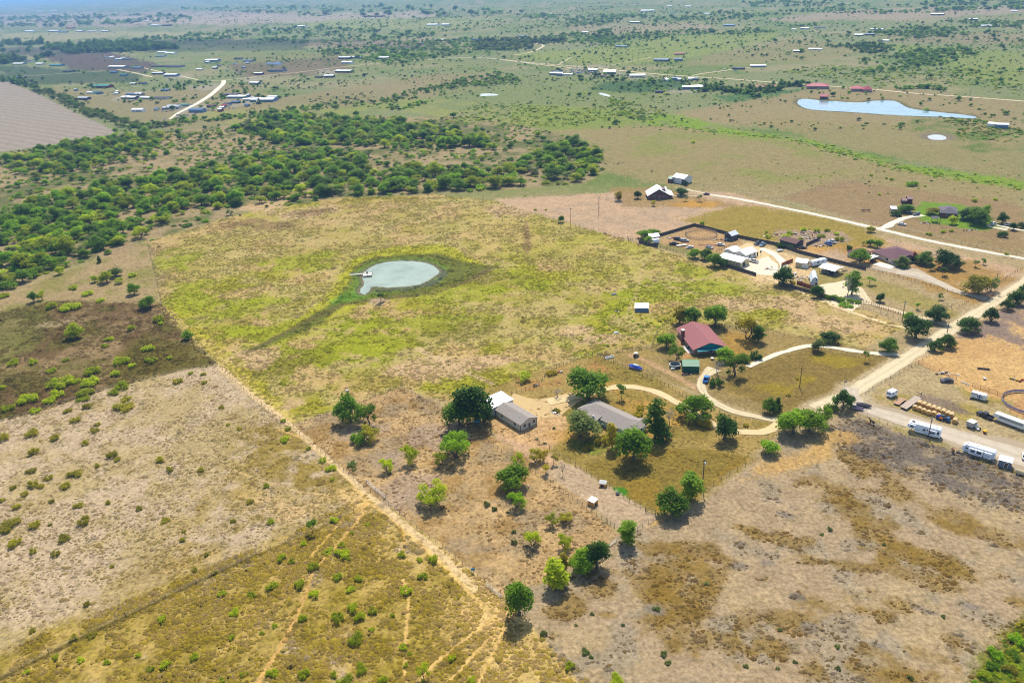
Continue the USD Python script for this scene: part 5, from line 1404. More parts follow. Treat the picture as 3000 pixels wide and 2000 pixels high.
MB().box(5.6,10.0,-2.6,-.02,-.1,2.4).build('front_wing',PBLUE,hs)
MB().slab((5.0,-3.2,2.42),(10.6,-3.2,2.42),(10.6,.9,3.35),(5.0,.9,3.35),.12).build('wing_roof',SHINGLE,hs)
f_ = MB().box(6.4,8.6,-2.68,-2.6,.8,2.0).build('window',WHITE,hs); MB().box(6.5,8.5,-2.7,-2.66,.9,1.9).build('pane',GLASS,f_)
ch_ = MB().box(9.2,10.2,-3.1,-2.65,-.1,4.4).build('chimney',PBLUE,hs); MB().bar((9.7,-2.87,4.35),(9.7,-2.87,4.75),.32,n=10).build('flue_cap',WHITE,ch_)
pw = MB()
pw.prism([(0,2.5),(5.2,2.5),(2.6,3.7)],hw - 6.5,hw + .8,'y')
rt = pw.mesh(); rt[0][:,0] += hl - 4.2
MB().add(*rt).build('cross_gable',SHINGLE,hs)
rd,rl,rw = building('red_roof_house','house with dusty red shingle roof and teal gable above the curved drive',(2033,1039),(2122,1030),(2021,975),h=2.7,rise=2.4,ridge='y',roof=REDROOF,wall=mat('tan_brick',S(168,140,120),.9,var=.15,scale=5),gable=TEAL,over=.8,
      items=[('win','f',4,.8,1.6,1.3),('door','f',7.5,0,1.1,2.1),('win','f',11.5,.8,1.8,1.3),('win','l',5,.9,1.3,1.2),('win','l',12,.9,1.3,1.2)],vents=((.48,.72),(.56,.6)))
ch_ = MB().box(-.9,.35,rw * .62,rw * .62 + 1.6,-.1,5.2).build('chimney',BRICK,rd); MB().box(-1.0,.45,rw * .62 - .1,rw * .62 + 1.7,5.2,5.45).build('chimney_cap',CONC,ch_)
for s in (2.0,6.0,10.0):
 MB().bar((s,-2.2,-.1),(s,-2.2,2.5),.1,n=6).build('porch_post',WOOD,rd)
MB().slab((.8,-2.6,2.5),(11.5,-2.6,2.5),(11.5,-.02,2.72),(.8,-.02,2.72),.1).build('porch_roof',TEAL,rd)
building('green_shed','green metal shed with pale green roof below the red roofed house',T(2,2,1567,284),T(2,2,1718,286),W=6.0,h=2.7,rise=1.1,roof=GREEN_L,wall=GREEN_T,over=.15,cat='shed',items=[('door','r',3,0,1.2,2.1)])
building('tin_shed','blue grey tin shed with sloping light roof standing in the pond pasture',T(2,1,1131,1296),T(2,1,1254,1298),W=4.2,h=2.0,rise=.7,kind='mono',roof=GALV,wall=TIN_BLUE,over=.2,cat='shed',items=[('dark','r',2,0,1.2,1.8)])
# -- white roofed farmhouse and its barn
fh,fl,fw = building('farmhouse','brown farmhouse with big white metal roof alone in the far pasture',C(1850,500,400,655),C(1850,500,850,640),C(1850,500,318,556),h=3.0,rise=4.0,ridge='y',roof=WHITE_METAL,wall=BRICK,gable=WOOD,over=1.2,
      items=[('win','f',4,.8,1.6,1.4),('win','f',11,.8,1.6,1.4),('door','f',7.5,0,1.2,2.1)])
for k in (.35,.7):
 d_ = MB().box(fl * .68,fl * .86,fw * k - 1.3,fw * k + 1.3,4.0,6.2).build('dormer',BRICK,fh)
 MB().slab((fl * .62,fw * k - 1.6,6.25),(fl * .95,fw * k - 1.6,6.0),(fl * .95,fw * k + 1.6,6.0),(fl * .62,fw * k + 1.6,6.25),.12).build('dormer_roof',WHITE_METAL,d_)
MB().slab((fl + .3,-.8,3.0),(fl + 3.4,-.8,2.5),(fl + 3.4,fw + .8,2.5),(fl + .3,fw + .8,3.0),.12).build('porch_roof',WHITE_METAL,fh)
for s in np.linspace(0,fw,4):
 MB().bar((fl + 3.1,s,-.1),(fl + 3.1,s,2.45),.1).build('porch_post',WHITE,fh)
building('hay_barn','white roofed grey barn with dark doorway behind the farmhouse',C(1850,500,935,270),C(1850,500,1200,322),C(1850,500,1130,215),h=4.2,rise=2.0,roof=WHITE_METAL,wall=GALV,over=.3,cat='barn',items=[('dark','f',11,0,4.5,3.4)])
building('small_barn','small red brown barn at the left end of the white roofed barn',C(1850,500,835,275),C(1850,500,925,285),W=8,h=3,rise=1.2,roof=GREEN_L,wall=mat('barn_red',S(122,48,48),.85,var=.15),over=.3,cat='barn',items=[('win','f',2,1,1,1.2)])
# -- the stable yard inside the board fence
building('corner_hut','white roofed hut in the left corner of the board fence',(1904,707),(1931,704),W=6,h=2.6,rise=1.0,roof=WHITE_METAL,wall=WHITE,over=.4,cat='hut',items=[('win','f',3,1,1,1)])
building('stable_shed','grey shed with bright tin roof against the board fence near the round pen',(2142.5,706.5),(2162,700),(2128,699),h=3.2,rise=1.6,roof=mat('bright_tin',(.68,.70,.74),.4,metal=.2,var=.08),wall=OLDWOOD,over=.3,cat='shed',items=[('dark','l',3,0,2,2.4)])
building('stable_block','long cream panel building with white roof at the front of the ranch yard',(2106,768),(2169.5,784.5),(2130,757),h=3.0,rise=1.1,roof=WHITE_METAL,wall=mat('cream_panels',S(226,210,166),.8,var=.06),over=.45,battens=13,items=[('win','f',12,1.2,.8,.8),('dark','r',3,0,2.2,2.4)])
building('ranch_house','white walled ranch house with white gabled roof beside the cream building',(2152,755),(2183,763.5),(2225,753.5),h=3.2,rise=1.5,ridge='y',roof=WHITE_METAL,wall=WHITE,over=.5,items=[('win','r',4,1,1.4,1.3),('win','r',8,1,1.4,1.3),('door','r',11,0,1.2,2.2),('win','r',14,1,1.4,1.3)])
building('ranch_annex','white roofed annex tucked behind the cream panel building',(2121,747),(2147,753),(2172,744),h=3.0,rise=1.0,ridge='y',roof=WHITE_METAL,wall=WHITE,over=.4,items=[('win','l',5,1,1.2,1.2)])
building('bunk_house','beige hut with white roof between the two yards',C(2280,700,392,640),C(2280,700,630,676),C(2280,700,480,560),h=2.9,rise=1.0,roof=WHITE_METAL,wall=BEIGE,over=.5,cat='hut',items=[('big','f',5.0,0,3.4,2.3),('win','r',3,1,1,1)])
building('carport','open carport with white roof sheltering dark vehicles',C(2280,700,935,765),C(2280,700,1270,860),C(2280,700,1130,680),h=2.8,rise=1.0,kind='open',roof=WHITE_METAL,wall=WHITE,over=.5,cat='carport')
building('gambrel_shed','small white and blue gambrel roofed shed beside the ranch fence',C(2280,700,745,1080),C(2280,700,900,1088),W=10,h=2.6,rise=2.3,kind='gambrel',ridge='y',roof=mat('pale_blue_tin',(.62,.68,.74),.4,var=.06),wall=PBLUE,over=.3,cat='shed',items=[('win','f',2.4,3.0,.7,.9),('door','f',2.4,0,1.0,2.1)])
pl,pll,plw = building('plum_roof_house','house with large plum shingle roof and pale walls',C(2450,690,815,470),C(2450,690,1310,668),C(2450,690,1250,320),h=2.9,rise=2.6,kind='hip',roof=PLUM,wall=mat('pale_stone',S(222,206,184),.9,var=.14,scale=4),over=.7,items=[('win','f',11,.9,1.4,1.3),('win','f',15,.9,1.2,1.2),('door','f',17.5,0,1.1,2.2),('win','r',4,.9,1.6,1.3)])
MB().prism([(plw * .25,2.9),(plw * .75,2.9),(plw * .5,4.7)],pll - 3,pll + 1.6,'x').build('cross_gable',PLUM,pl)
building('car_shelter','white roofed car shelter in front of the plum roofed house',C(2450,690,640,625),C(2450,690,745,655),C(2450,690,870,560),h=2.6,rise=.2,kind='open',roof=WHITE_METAL,wall=WHITE,over=.3,cat='carport')
building('plum_roof_garage','small garage with plum roof behind the feathery tree',C(2450,690,250,470),C(2450,690,520,560),W=9,h=2.7,rise=2.2,kind='hip',roof=PLUM,wall=_mats['pale_stone'],over=.5,cat='garage',items=[('win','f',4,1,1.2,1.2)])
building('junk_shed','low brown roofed shed among the scrap heaps',C(2080,650,1600,500),C(2080,650,1960,598),C(2080,650,1750,430),h=2.5,rise=1.3,roof=mat('brown_roof',S(128,100,92),.95,var=.2),wall=OLDWOOD,over=.4,cat='shed',items=[('dark','r',3,0,2.5,2.1)])
building('slate_roof_house','brick house with slate grey hipped roof on a bright green lawn',C(2580,570,975,372,5.6),C(2580,570,1245,388,5.6),W=13,h=2.9,rise=2.6,kind='hip',roof=SLATE,wall=BRICK,over=.7,items=[('win','f',4,.9,1.5,1.3),('door','f',8,0,1.2,2.2),('win','f',12,.9,1.5,1.3),('win','f',15,.9,1.2,1.3)])
building('pavilion','small open pavilion with grey roof before the slate roofed house',C(2580,570,835,462,5.6),C(2580,570,925,466,5.6),W=4,h=2.7,rise=.9,kind='open',roof=SLATE,wall=WOOD,over=.4,cat='pavilion')
building('field_shed','left of two brown sheds at the edge of the pasture by the bright lawn',C(2580,570,345,158,5.6),C(2580,570,425,160,5.6),W=5,h=2.3,rise=.8,roof=mat('mauve_tin',S(150,118,120),.7),wall=WOOD,over=.2,cat='shed')
building('field_shed','right taller one of two brown sheds by the bright lawn',C(2580,570,432,150,5.6),C(2580,570,515,152,5.6),W=6,h=3.0,rise=1.0,roof=_mats['mauve_tin'],wall=mat('dark_red_boards',S(96,50,50),.9),over=.2,cat='shed')
building('white_hut','little hut with white roof behind a dark bush by the bright lawn',C(2580,570,165,300,5.6),C(2580,570,265,302,5.6),W=5,h=2.6,rise=.3,kind='mono',roof=WHITE_METAL,wall=BEIGE,over=.2,cat='hut')
building('goat_house','plywood goat house with white roof in the bare pen',T(2,2,694,1494),T(2,2,751,1521),T(2,2,745,1468),h=1.5,rise=.25,kind='mono',roof=WHITE,wall=PLY,over=.12,cat='animal shelter',items=[('dark','r',1.1,0,.8,1.0)])
building('goat_shelter','small open plywood shelter with white pitched roof in the upper part of the bare pen',T(2,2,803,1332),T(2,2,862,1340),W=1.8,h=1.2,rise=.5,roof=WHITE,wall=PLY,over=.15,cat='animal shelter',items=[('dark','f',.9,0,1.0,.8)])
building('tool_shed','grey box shed with white roof at the end of the white travel trailer',(2922,1365),(2959.5,1375),(2935,1355),h=2.4,rise=.3,kind='mono',roof=WHITE_METAL,wall=mat('grey_cladding',S(120,124,140),.7),over=.15,cat='shed',items=[('door','f',2.2,0,1.0,2.0)])
# -- lake houses and the white sheds beyond
REDTIN = mat('red_tin',S(176,44,66),.6,var=.1)
for (x0,x1,y,w,lab) in ((355,552,818,14,'left lake house with long hipped red roof'),(765,870,842,14,'lake house with steep red roof behind a dark tree'),(872,950,850,11,'red roofed wing right of the lake house with the steep roof')):
 building('lake_house',lab,T(3,0,x0,y),T(3,0,x1,y),W=w,h=3.2,rise=3.0 if w > 12 else 4,kind='hip',roof=REDTIN,wall=mat('mauve_brick',S(170,140,140),.9,var=.15),over=.8,cat='house',items=[('win','f',5,1,1.8,1.5),('win','f',12,1,1.8,1.5),('door','f',8.5,0,1.3,2.2)])
building('boat_house','little red roofed boat house at the lake edge',T(3,0,475,912),T(3,0,545,914),W=7,h=3.2,rise=2.0,roof=REDTIN,wall=WOOD,over=.6,cat='boat house',items=[('dark','f',4,0,3,2.4)])
building('low_house','low tan roofed house at the left end of the lake houses',T(3,0,-120,826),T(3,0,100,822),W=14,h=3,rise=2,kind='hip',roof=mat('tan_roof',S(178,128,112),.9),wall=BRICK,over=.6,cat='house',items=[('win','f',8,1,1.8,1.4),('win','f',16,1,1.8,1.4)])
building('long_shed','left one of two long silver sheds right of the round stock pond',T(3,0,2012,1170),T(3,0,2085,1176),W=8,h=3.4,rise=.8,roof=GALV,wall=WHITE,over=.3,cat='shed')
building('long_shed','right longer one of two silver sheds right of the round stock pond',T(3,0,2092,1180),T(3,0,2205,1184),W=8,h=3.4,rise=.8,roof=GALV,wall=TIN_BLUE,over=.3,cat='shed')

# -- far settlement and farmsteads: many small buildings, each by itself
FT = {'w': WHITE_METAL,'g': GALV,'b': mat('blue_roof',S(96,130,170),.6),'t': mat('teal_roof',S(70,150,140),.6),'d': mat('dark_roof',S(84,80,88),.8),'r': _mats['brown_roof'],'m': REDTIN}
FW = {'w': WHITE,'c': CREAM,'b': TIN_BLUE,'d': mat('dark_siding',S(70,66,72),.8),'r': _mats['barn_red'],'g': mat('grey_siding',S(150,150,152),.8)}
RW = {'w': 'white','g': 'silver','b': 'blue','t': 'teal','d': 'dark','r': 'brown','m': 'red'}
WW = {'w': 'white','c': 'cream','b': 'blue grey','d': 'dark','r': 'red','g': 'grey'}

def far_house(c,r,x0,x1,y,hz,rf,wl,where):
 """A building far off that spans x0 to x1 with its foot at y; hz its height, all as read from the enlargement."""
 A,B = T(c,r,x0,y),T(c,r,x1,y)
 mp,al = mpp(*B)
 tall = max(2.6,hz / 3.136 * mp / math.cos(al) * .62)
 wd = abs(P(*B) - P(*A))[0]
 g = rng.uniform(-.12,.12)
 long_ = wd > 13
 B = (B[0],B[1] + g * (B[0] - A[0]) * .2)
 w_ = float(np.clip(wd * .45,5,16))
 kd = 'gable'
 its = [('win','f',wd * f,1.0,min(1.6,wd * .1),1.2) for f in ((.2,.5,.8) if long_ else (.3,))] + [('door','f',wd * .64,0,1.1,2.1)]
 building('mobile_home' if long_ and tall < 4.2 else 'outbuilding',f"{RW[rf]} roofed {WW[wl]} {'mobile home' if long_ and tall < 4.2 else 'building'} {where}",A,B,W=w_,h=tall * .72,rise=tall * .3,kind=kd,roof=FT[rf],wall=FW[wl],over=.3,items=its,cat='house' if long_ else 'building')

for q in (
 (0,0,990,1135,628,34,'w','g','long and topmost by the dark ploughed field of the settlement'),(0,0,1215,1290,632,24,'b','g','right of the longest one by the dark ploughed field'),(0,0,1010,1065,675,28,'b','b','small below the longest one of the settlement'),
 (0,0,1105,1158,703,36,'t','b','with a teal roof in the middle of the settlement'),(0,0,1393,1490,686,28,'g','d','directly left of the biggest white one in the settlement'),(0,0,1505,1618,706,40,'w','b','biggest white one in the settlement by the road'),
 (0,0,845,992,812,44,'t','r','barn like and lone left in the settlement'),(0,0,1195,1242,780,26,'w','d','small one above the middle lane of the settlement'),(0,0,1270,1330,775,26,'d','b','dark one above the middle lane of the settlement'),
 (0,0,795,850,862,26,'w','w','low white left end of the lower lane'),(0,0,855,915,862,34,'t','w','teal one beside the white one at the lower lane'),(0,0,708,800,918,40,'g','d','lowest left long one of the settlement'),
 (0,0,1155,1240,876,26,'b','g','blue one on the lower lane'),(0,0,1115,1235,912,36,'w','d','white one left of two above the bushes of the settlement'),(0,0,1285,1378,912,34,'w','g','white one right of two above the bushes of the settlement'),(0,0,1378,1540,915,30,'d','c','long dark roofed with a yellow lot'),
 (0,0,1478,1545,838,26,'b','b','blue one right on the lower lane'),(0,0,1590,1640,808,26,'d','d','dark one beside the white road'),(0,0,1208,1310,1030,46,'w','w','bus shaped lone one in the open scrub below the settlement'),
 (0,0,1532,1640,1000,50,'g','c','left side of the foot of the white road'),(0,0,1648,1722,980,34,'t','g','teal one beside the foot of the white road'),(0,0,1735,1860,1035,55,'b','b','blue lorry like one at the foot of the white road'),(0,0,1900,1965,990,40,'r','d','brown one right of the foot of the white road'),
 (0,0,2000,2036,1028,50,'w','r','white van like right of the brown one'),(0,0,2036,2080,985,36,'m','r','red one right of the foot of the white road'),(0,0,2085,2250,905,36,'w','b','long white one right of the white road'),(0,0,2122,2195,952,34,'b','d','dark blue one below the long white one'),
 (0,0,2060,2180,880,26,'d','d','dark one above the long white one'),(0,0,2230,2300,930,36,'w','w','white one far right of the white road foot'),(1,0,-50,155,940,50,'w','b','long white one at the right end of the settlement'),(1,0,105,190,912,46,'w','b','white one above the long white one at the right end'),
 (0,0,2290,2370,778,40,'w','b','white one right of the road junction'),(1,0,-20,55,690,34,'w','d','white one below the settlement road'),(1,0,115,250,662,34,'d','b','dark long one on the settlement road'),(1,0,90,205,600,30,'b','w','pale blue one above the settlement road'),
 (1,0,625,710,716,40,'w','d','white one at the end of a short drive'),(1,0,540,600,716,24,'d','d','dark one left of the short drive'),(1,0,725,862,668,34,'w','d','white and dark long one below the settlement road'),(1,0,785,875,590,38,'w','w','square white one above the settlement road'),
 (1,0,755,860,545,34,'g','d','left of three by the dark trees'),(1,0,870,960,540,30,'g','g','middle of three by the dark trees'),(1,0,1115,1215,545,30,'w','r','right white roofed of three by the dark trees'),(0,0,1880,1995,572,36,'w','b','white one among cars above the brown fields'),
 (0,0,2150,2215,548,24,'d','b','dark one by the pale drive above the junction'),(0,0,2235,2310,570,24,'b','b','blue one by the pale drive above the junction'),(0,0,1800,1852,648,24,'w','c','small white left one on the brown fields'),(0,0,1950,1988,635,28,'w','d','small white right one on the brown fields'),
 (0,0,1385,1490,615,20,'d','d','dark left one above the brown fields'),(0,0,1510,1650,620,28,'d','g','dark right one above the brown fields'),(0,0,1445,1520,492,26,'w','w','left white of two beyond the settlement'),(0,0,1512,1595,500,26,'w','w','right white of two beyond the settlement'),(0,0,1425,1502,525,18,'b','b','low blue beyond the settlement'),
 (0,0,1060,1115,552,20,'w','g','white small at the dark field head'),(0,0,1118,1190,552,20,'d','g','grey at the dark field head'),(0,0,725,770,465,34,'m','r','red roofed before the dark grove'),(0,0,885,985,462,30,'m','r','long red before the dark grove'),(0,0,750,850,474,22,'d','d','dark before the dark grove'),
 (0,0,110,200,595,20,'w','g','white at far left below the dark grove'),(0,0,325,388,598,26,'w','c','cream below the dark grove'),(0,0,215,285,575,26,'d','w','grey roofed white below the dark grove'),(0,0,455,550,610,26,'t','b','teal roofed below the dark grove'),(0,0,140,215,724,24,'b','d','dark blue alone by the far left road'),(0,0,575,660,662,22,'d','d','dark on the far left road'),
 (0,0,225,305,296,20,'w','w','white lone on the far pale field'),(0,0,440,530,296,22,'w','g','left of a row on the far pale field'),(0,0,535,600,302,18,'b','g','second of a row on the far pale field'),(0,0,600,660,264,16,'m','r','dark red on the far pale field'),(0,0,695,750,294,18,'w','g','third of a row on the far pale field'),(0,0,800,880,292,16,'g','w','fourth of a row on the far pale field'),(0,0,930,985,296,18,'w','g','last of a row on the far pale field'),
 (0,0,1385,1450,242,20,'w','w','white at the far field corner'),(0,0,1485,1555,242,20,'d','d','dark at the far field corner'),(0,0,1220,1270,204,18,'d','d','dark in the farthest tree row'),(0,0,1330,1360,200,16,'w','w','white in the farthest tree row'),(0,0,460,522,105,12,'w','w','white speck on the horizon fields at left'),(0,0,325,400,108,8,'w','w','low white speck on the horizon fields at left'),
 (1,0,340,440,250,22,'w','w','white long one in the far scrub'),(1,0,550,585,256,14,'w','w','white small one in the far scrub'),(1,0,108,156,284,12,'w','w','white low one left in the far scrub'),(1,0,985,1160,158,18,'r','d','brown row on the far yellow field'),(1,0,1565,1660,240,26,'w','w','left white of the far hilltop'),(1,0,1700,1768,238,26,'w','w','right white of the far hilltop'),
 (1,0,1640,1730,376,20,'w','g','white left in the long row by the grey trees'),(1,0,1800,1880,372,22,'d','b','dark middle in the long row by the grey trees'),(1,0,1985,2062,374,22,'b','d','blue in the long row by the grey trees'),(1,0,2090,2160,374,18,'d','d','dark right in the long row by the grey trees'),(1,0,2235,2325,408,26,'w','w','white right of the long row by the grey trees'),(1,0,1600,1640,412,16,'r','d','brown below the long row'),(1,0,1510,1545,408,20,'b','w','pale left below the long row'),
 (2,0,345,460,690,34,'w','b','white one at the left end of the scrap yard'),(2,0,450,550,695,24,'w','w','low white one beside the scrap yard'),(2,0,700,780,660,40,'g','b','grey one in the scrap yard'),(2,0,840,950,685,55,'g','g','tall grey one at the right of the scrap yard'),(2,0,1080,1220,716,46,'w','c','white roofed below the ridge road'),(2,0,815,862,712,22,'r','c','small cream below the scrap yard'),
 (2,0,1465,1548,734,32,'b','b','bright blue below the ridge road'),(2,0,1640,1700,738,34,'b','d','dark blue right of the bright blue one'),(2,0,1315,1390,856,34,'d','d','dark lone one above the green swale'),(2,0,1565,1760,825,50,'g','b','big grey roofed with a pale yard by the green swale'),(2,0,1835,1930,812,24,'d','c','low cream one by the dark trees at the swale'),
 (2,0,945,1050,436,22,'b','g','blue grey lone on the yellow hill'),(2,0,1300,1430,566,38,'b','d','blue grey one of the hill farm'),(2,0,1490,1560,562,40,'b','b','blue one of the hill farm'),(2,0,1490,1580,506,24,'m','r','red one of the hill farm'),(2,0,645,698,304,20,'w','w','white lone one on the brown far field'),(2,0,830,900,282,24,'d','d','dark one in the far dark trees'),
 (2,0,1080,1165,216,28,'w','d','white one on the far green rise'),(2,0,1940,2040,245,26,'b','b','pale blue one at the right end of a far lane'),(2,0,330,395,144,20,'w','w','white one far up the middle'),(2,0,1180,1300,110,22,'w','w','white long one far up the middle right'),(2,0,1420,1465,62,14,'w','w','white speck far up the right'),(2,0,1755,1810,134,18,'w','w','white one far up the right'),(2,0,1590,1640,66,14,'g','w','silver speck far up the right'),(2,0,1450,1500,122,14,'b','w','blue speck far up the right'),(2,0,60,140,342,16,'b','d','blue low one by the ridge lane'),
 (2,0,2190,2330,620,36,'g','b','grey one by the road behind dark trees'),(2,0,2020,2130,640,28,'d','d','dark row above the road by the dark trees'),(3,0,300,370,270,20,'g','b','silver one on the far right rise'),(3,0,215,258,280,16,'w','g','small white one on the far right rise'),(3,0,420,525,264,22,'d','w','dark roofed one on the far right rise'),(3,0,940,1055,278,18,'w','w','white long one on the far right lane'),(3,0,790,870,332,26,'w','d','white front one right of the far right rise'),(3,0,885,975,328,26,'b','d','blue one right of the far right rise'),
 (3,0,1005,1050,384,20,'d','d','dark one at the top of the green scrub'),(3,0,1050,1105,382,22,'w','w','white one at the top of the green scrub'),(3,0,230,315,482,28,'w','d','white one at the left of the green scrub'),(3,0,370,490,462,24,'g','w','silver one at the left of the green scrub'),(3,0,1495,1610,142,26,'w','d','big white roofed one far at the right'),(3,0,1845,1925,190,28,'w','d','white roofed one right of the big white one'),(3,0,1955,2050,250,26,'w','w','white one low at far right'),(3,0,2055,2130,250,18,'d','d','dark one beside the low white one at far right'),(3,0,2155,2250,248,20,'r','d','brown one at far right'),(3,0,2235,2290,112,22,'w','w','white one at the top right'),(3,0,1625,1680,194,16,'r','d','brown low one far right')):
 far_house(*q)
# sheds and lots between them, in clusters along the lanes
_s = np.random.default_rng(44)
SMALL = []
for c,r,x,y,dx,dy,n in ((0,0,1600,1000,110,26,9),(0,0,2150,960,120,30,10),(0,0,1200,890,110,14,6),(0,0,2050,600,140,16,6),(0,0,860,850,70,14,4),(2,0,420,675,70,14,5),(2,0,1500,740,120,10,5),(0,0,1050,545,90,20,4)):
 for k in range(n):
  x0,y0,w = x + _s.normal(0,dx),y + _s.normal(0,dy),_s.uniform(18,44)
  q = 'wwgbdr'[int(_s.integers(6))]
  if dist_line(SETTLE,*[np.array([v]) for v in P(*T(c,r,x0 + w / 2,y0))],40)[0] < 24:
   continue
  t,_,_ = building('outbuilding','.',T(c,r,x0,y0),T(c,r,x0 + w,y0 + _s.uniform(-5,5)),W=_s.uniform(4,8),h=2.6,rise=.9,roof=FT[q],wall=FW['wcbg'[int(_s.integers(4))]],over=.2,cat='building',items=[('door','f',1.5,0,1.0,2.0)],group='small sheds of the far settlements')
  SMALL.append((q,t))
for q in 'wgbdr':
 rank([t for k,t in SMALL if k == q],f'small {RW[q]} roofed shed of the far settlements',4)
# ------------------------------------------------------------------ fences, pens and poles
POSTW,RUST,STEEL = mat('old_posts',S(96,78,62),.95,var=.3,scale=4),mat('rusty_pipe',S(170,96,72),.7,var=.25,scale=3),mat('wire',(.26,.25,.23),.5,metal=.5)

def run(pts,gap):
 pts = np.asarray(pts,float)
 out = []
 for a,b in zip(pts[:-1],pts[1:]):
  n = max(1,int(round(np.linalg.norm(b - a) / gap)))
  out += [a + (b - a) * k / n for k in range(n)]
 return np.array(out + [pts[-1]])

def wire_fence(name,label,pts,gap=3.0,h=1.25,r=.06,wires=3,every=5,rail=None,material=None):
 """Posts, each a part, with strands or rails between them."""
 q = run(pts,gap)
 o = q[0]
 t = thing(name,label,'fence',o[0],o[1])
 material = material or POSTW
 g = np.random.default_rng(len(label))
 q = q + g.normal(0,.06,q.shape); q -= o
 for i,p in enumerate(q):
  big = i % every == 0
  hh = h * (1.12 if big else 1) + g.normal(0,.05)
  MB().bar((p[0],p[1],-.1),(p[0] + g.normal(0,.04),p[1] + g.normal(0,.04),hh),r * (1.5 if big else 1),r * (1.2 if big else .85),5).build('post',material,t)
 for k in range(wires):
  z = h * (k + 1) / (wires + .25)
  m = MB()
  for a,b in zip(q[:-1],q[1:]):
   if rail:
    m.bar((*a,z),(*b,z),rail,n=4)
   else:
    m.bar((*a,z),((a + b)[0] / 2,(a + b)[1] / 2,z - .04),.016,n=3).bar(((a + b)[0] / 2,(a + b)[1] / 2,z - .04),(*b,z),.016,n=3)
  m.build('rail' if rail else 'wire_strand',material if rail else STEEL,t)
 return t

def board_fence(name,label,pts,gap=2.4,h=1.9,material=None):
 q = run(pts,gap)
 o = q[0]
 t = thing(name,label,'fence',o[0],o[1])
 g = np.random.default_rng(len(label))
 q = q - o
 material = material or OLDWOOD
 for i,p in enumerate(q):
  MB().cbox(p[0],p[1],h / 2 + .03,.13,.13,h + .16).build('post',POSTW,t)
 for a,b in zip(q[:-1],q[1:]):
  d = b - a; L = np.linalg.norm(d); rz = math.atan2(d[1],d[0])
  m = MB()
  n = max(3,int(L / .3))
  for k in range(n):      # upright boards with small gaps, uneven tops
   c = a + d * (k + .5) / n
   hh = h + g.normal(0,.025)
   m.cbox(c[0] - .05 * math.sin(rz),c[1] + .05 * math.cos(rz),hh / 2 + .03,L / n * .93,.03,hh,rz)
  m.build('board_panel',material,t)
 return t

wire_fence('boundary_fence','long wire fence from the dark field corner along the lane to the near corner',np.vstack([PD((500,838),(560,897),(662,976),(836,1120),(868,1140)),PD((1000,1246),(1150,1364))]),3.2)
wire_fence('boundary_fence','wire fence between the dark field and the lane up to the woods',PD((340,560),(372,702),(440,778),(497,836)),4)
wire_fence('boundary_fence','wire fence between the dark field and the pale field',PD((-30,978),(100,938),(260,888),(420,850),(497,838)),4)
wire_fence('boundary_fence','old wire fence crossing the pale field down to the left edge',np.vstack([PT(0,3,(-60,1560),(450,1290),(930,1060),(1370,850),(1800,650),(2352,390)),PT(1,3,(400,225),(900,-10))]),5,1.15)
wire_fence('lot_fence','wire fence along the top of the back lot from the lane to its peak',PT(1,2,(345,775),(500,735),(740,645),(1050,520),(1240,445),(1335,425)),2.4,1.4)
wire_fence('lot_fence','wire fence from the peak of the back lot down to the big oak',PT(1,2,(1335,425),(1400,460),(1500,520),(1640,610),(1770,690)),2.4,1.4)
wire_fence('lot_fence','post fence between the back lot and the workshop yard',PT(1,2,(2050,880),(2140,935),(2260,1020),(2352,1080)),2.4,1.4)
wire_fence('lot_fence','wire fence on the left side of the bare goat pen',PT(2,2,(-10,1080),(170,1185),(315,1275),(475,1390),(645,1508),(820,1630),(1000,1740)),2.4,1.4)
wire_fence('lot_fence','wire fence between the goat pen and the lawn',PT(2,2,(115,850),(165,880),(300,955),(435,1045),(585,1140),(735,1235),(895,1330),(1075,1470),(1225,1550),(1320,1585)),2.4,1.4)
wire_fence('lot_fence','wire fence closing the foot of the goat pen',PT(2,3,(865,90),(985,175),(1150,170),(1305,70)),2.2,1.4)
wire_fence('yard_fence','wire fence along the field side of the lawn up to the driveway',PT(2,2,(1400,1600),(1775,1370),(1925,1270),(2070,1180),(2205,1105),(2290,1045),(2352,880)),4,1.3)
wire_fence('yard_fence','rough post fence along the top of the homestead',PT(2,2,(0,490),(90,460),(240,410),(335,270),(475,215),(600,160),(700,130),(780,130),(850,165),(930,195),(1010,230),(1080,250)),2.0,1.5,.07)
wire_fence('yard_fence','leaning post fence between the tan drive and the gravel drive',PT(2,2,(1080,250),(1200,315),(1330,370),(1470,440),(1600,520),(1760,600),(1900,650),(2000,680)),2.2,1.4,.06)
wire_fence('yard_fence','post fence behind the red roofed house',np.vstack([PT(2,2,(780,125),(970,100),(1110,85),(1185,75),(1280,60)),PT(2,1,(1330,1490),(1400,1420),(1470,1355))]),2.4,1.4)
wire_fence('yard_fence','wire fence at the right behind the red roofed house',PT(2,1,(1900,1420),(2000,1440),(2200,1460),(2352,1490),(2500,1530)),3,1.3)
wire_fence('pasture_fence','wire fence of the pond pasture from the woods past the two poles',np.vstack([PT(1,1,(2165,300),(2352,350)),PT(2,1,(140,385),(390,445),(540,490),(700,525),(900,570),(1065,630))]),4,1.3)
wire_fence('pasture_fence','wire fence of the pond pasture along the ranch drive to the road',PT(3,1,(830,1240),(970,1290),(1150,1350),(1300,1420)),3,1.3)
wire_fence('pasture_fence','dark fence line between the two far brown pastures',PT(3,1,(40,265),(400,180),(700,120),(960,75)),4,1.3)
wire_fence('pasture_fence','wire fence along the near side of the farm lane',PT(3,1,(0,262),(300,330),(700,430),(1060,500)),4,1.3)
wire_fence('pasture_fence','wire fence along the far side of the farm lane to the right edge',PT(3,1,(1160,515),(1480,590),(1700,650),(2000,710),(2352,790)),4,1.3)
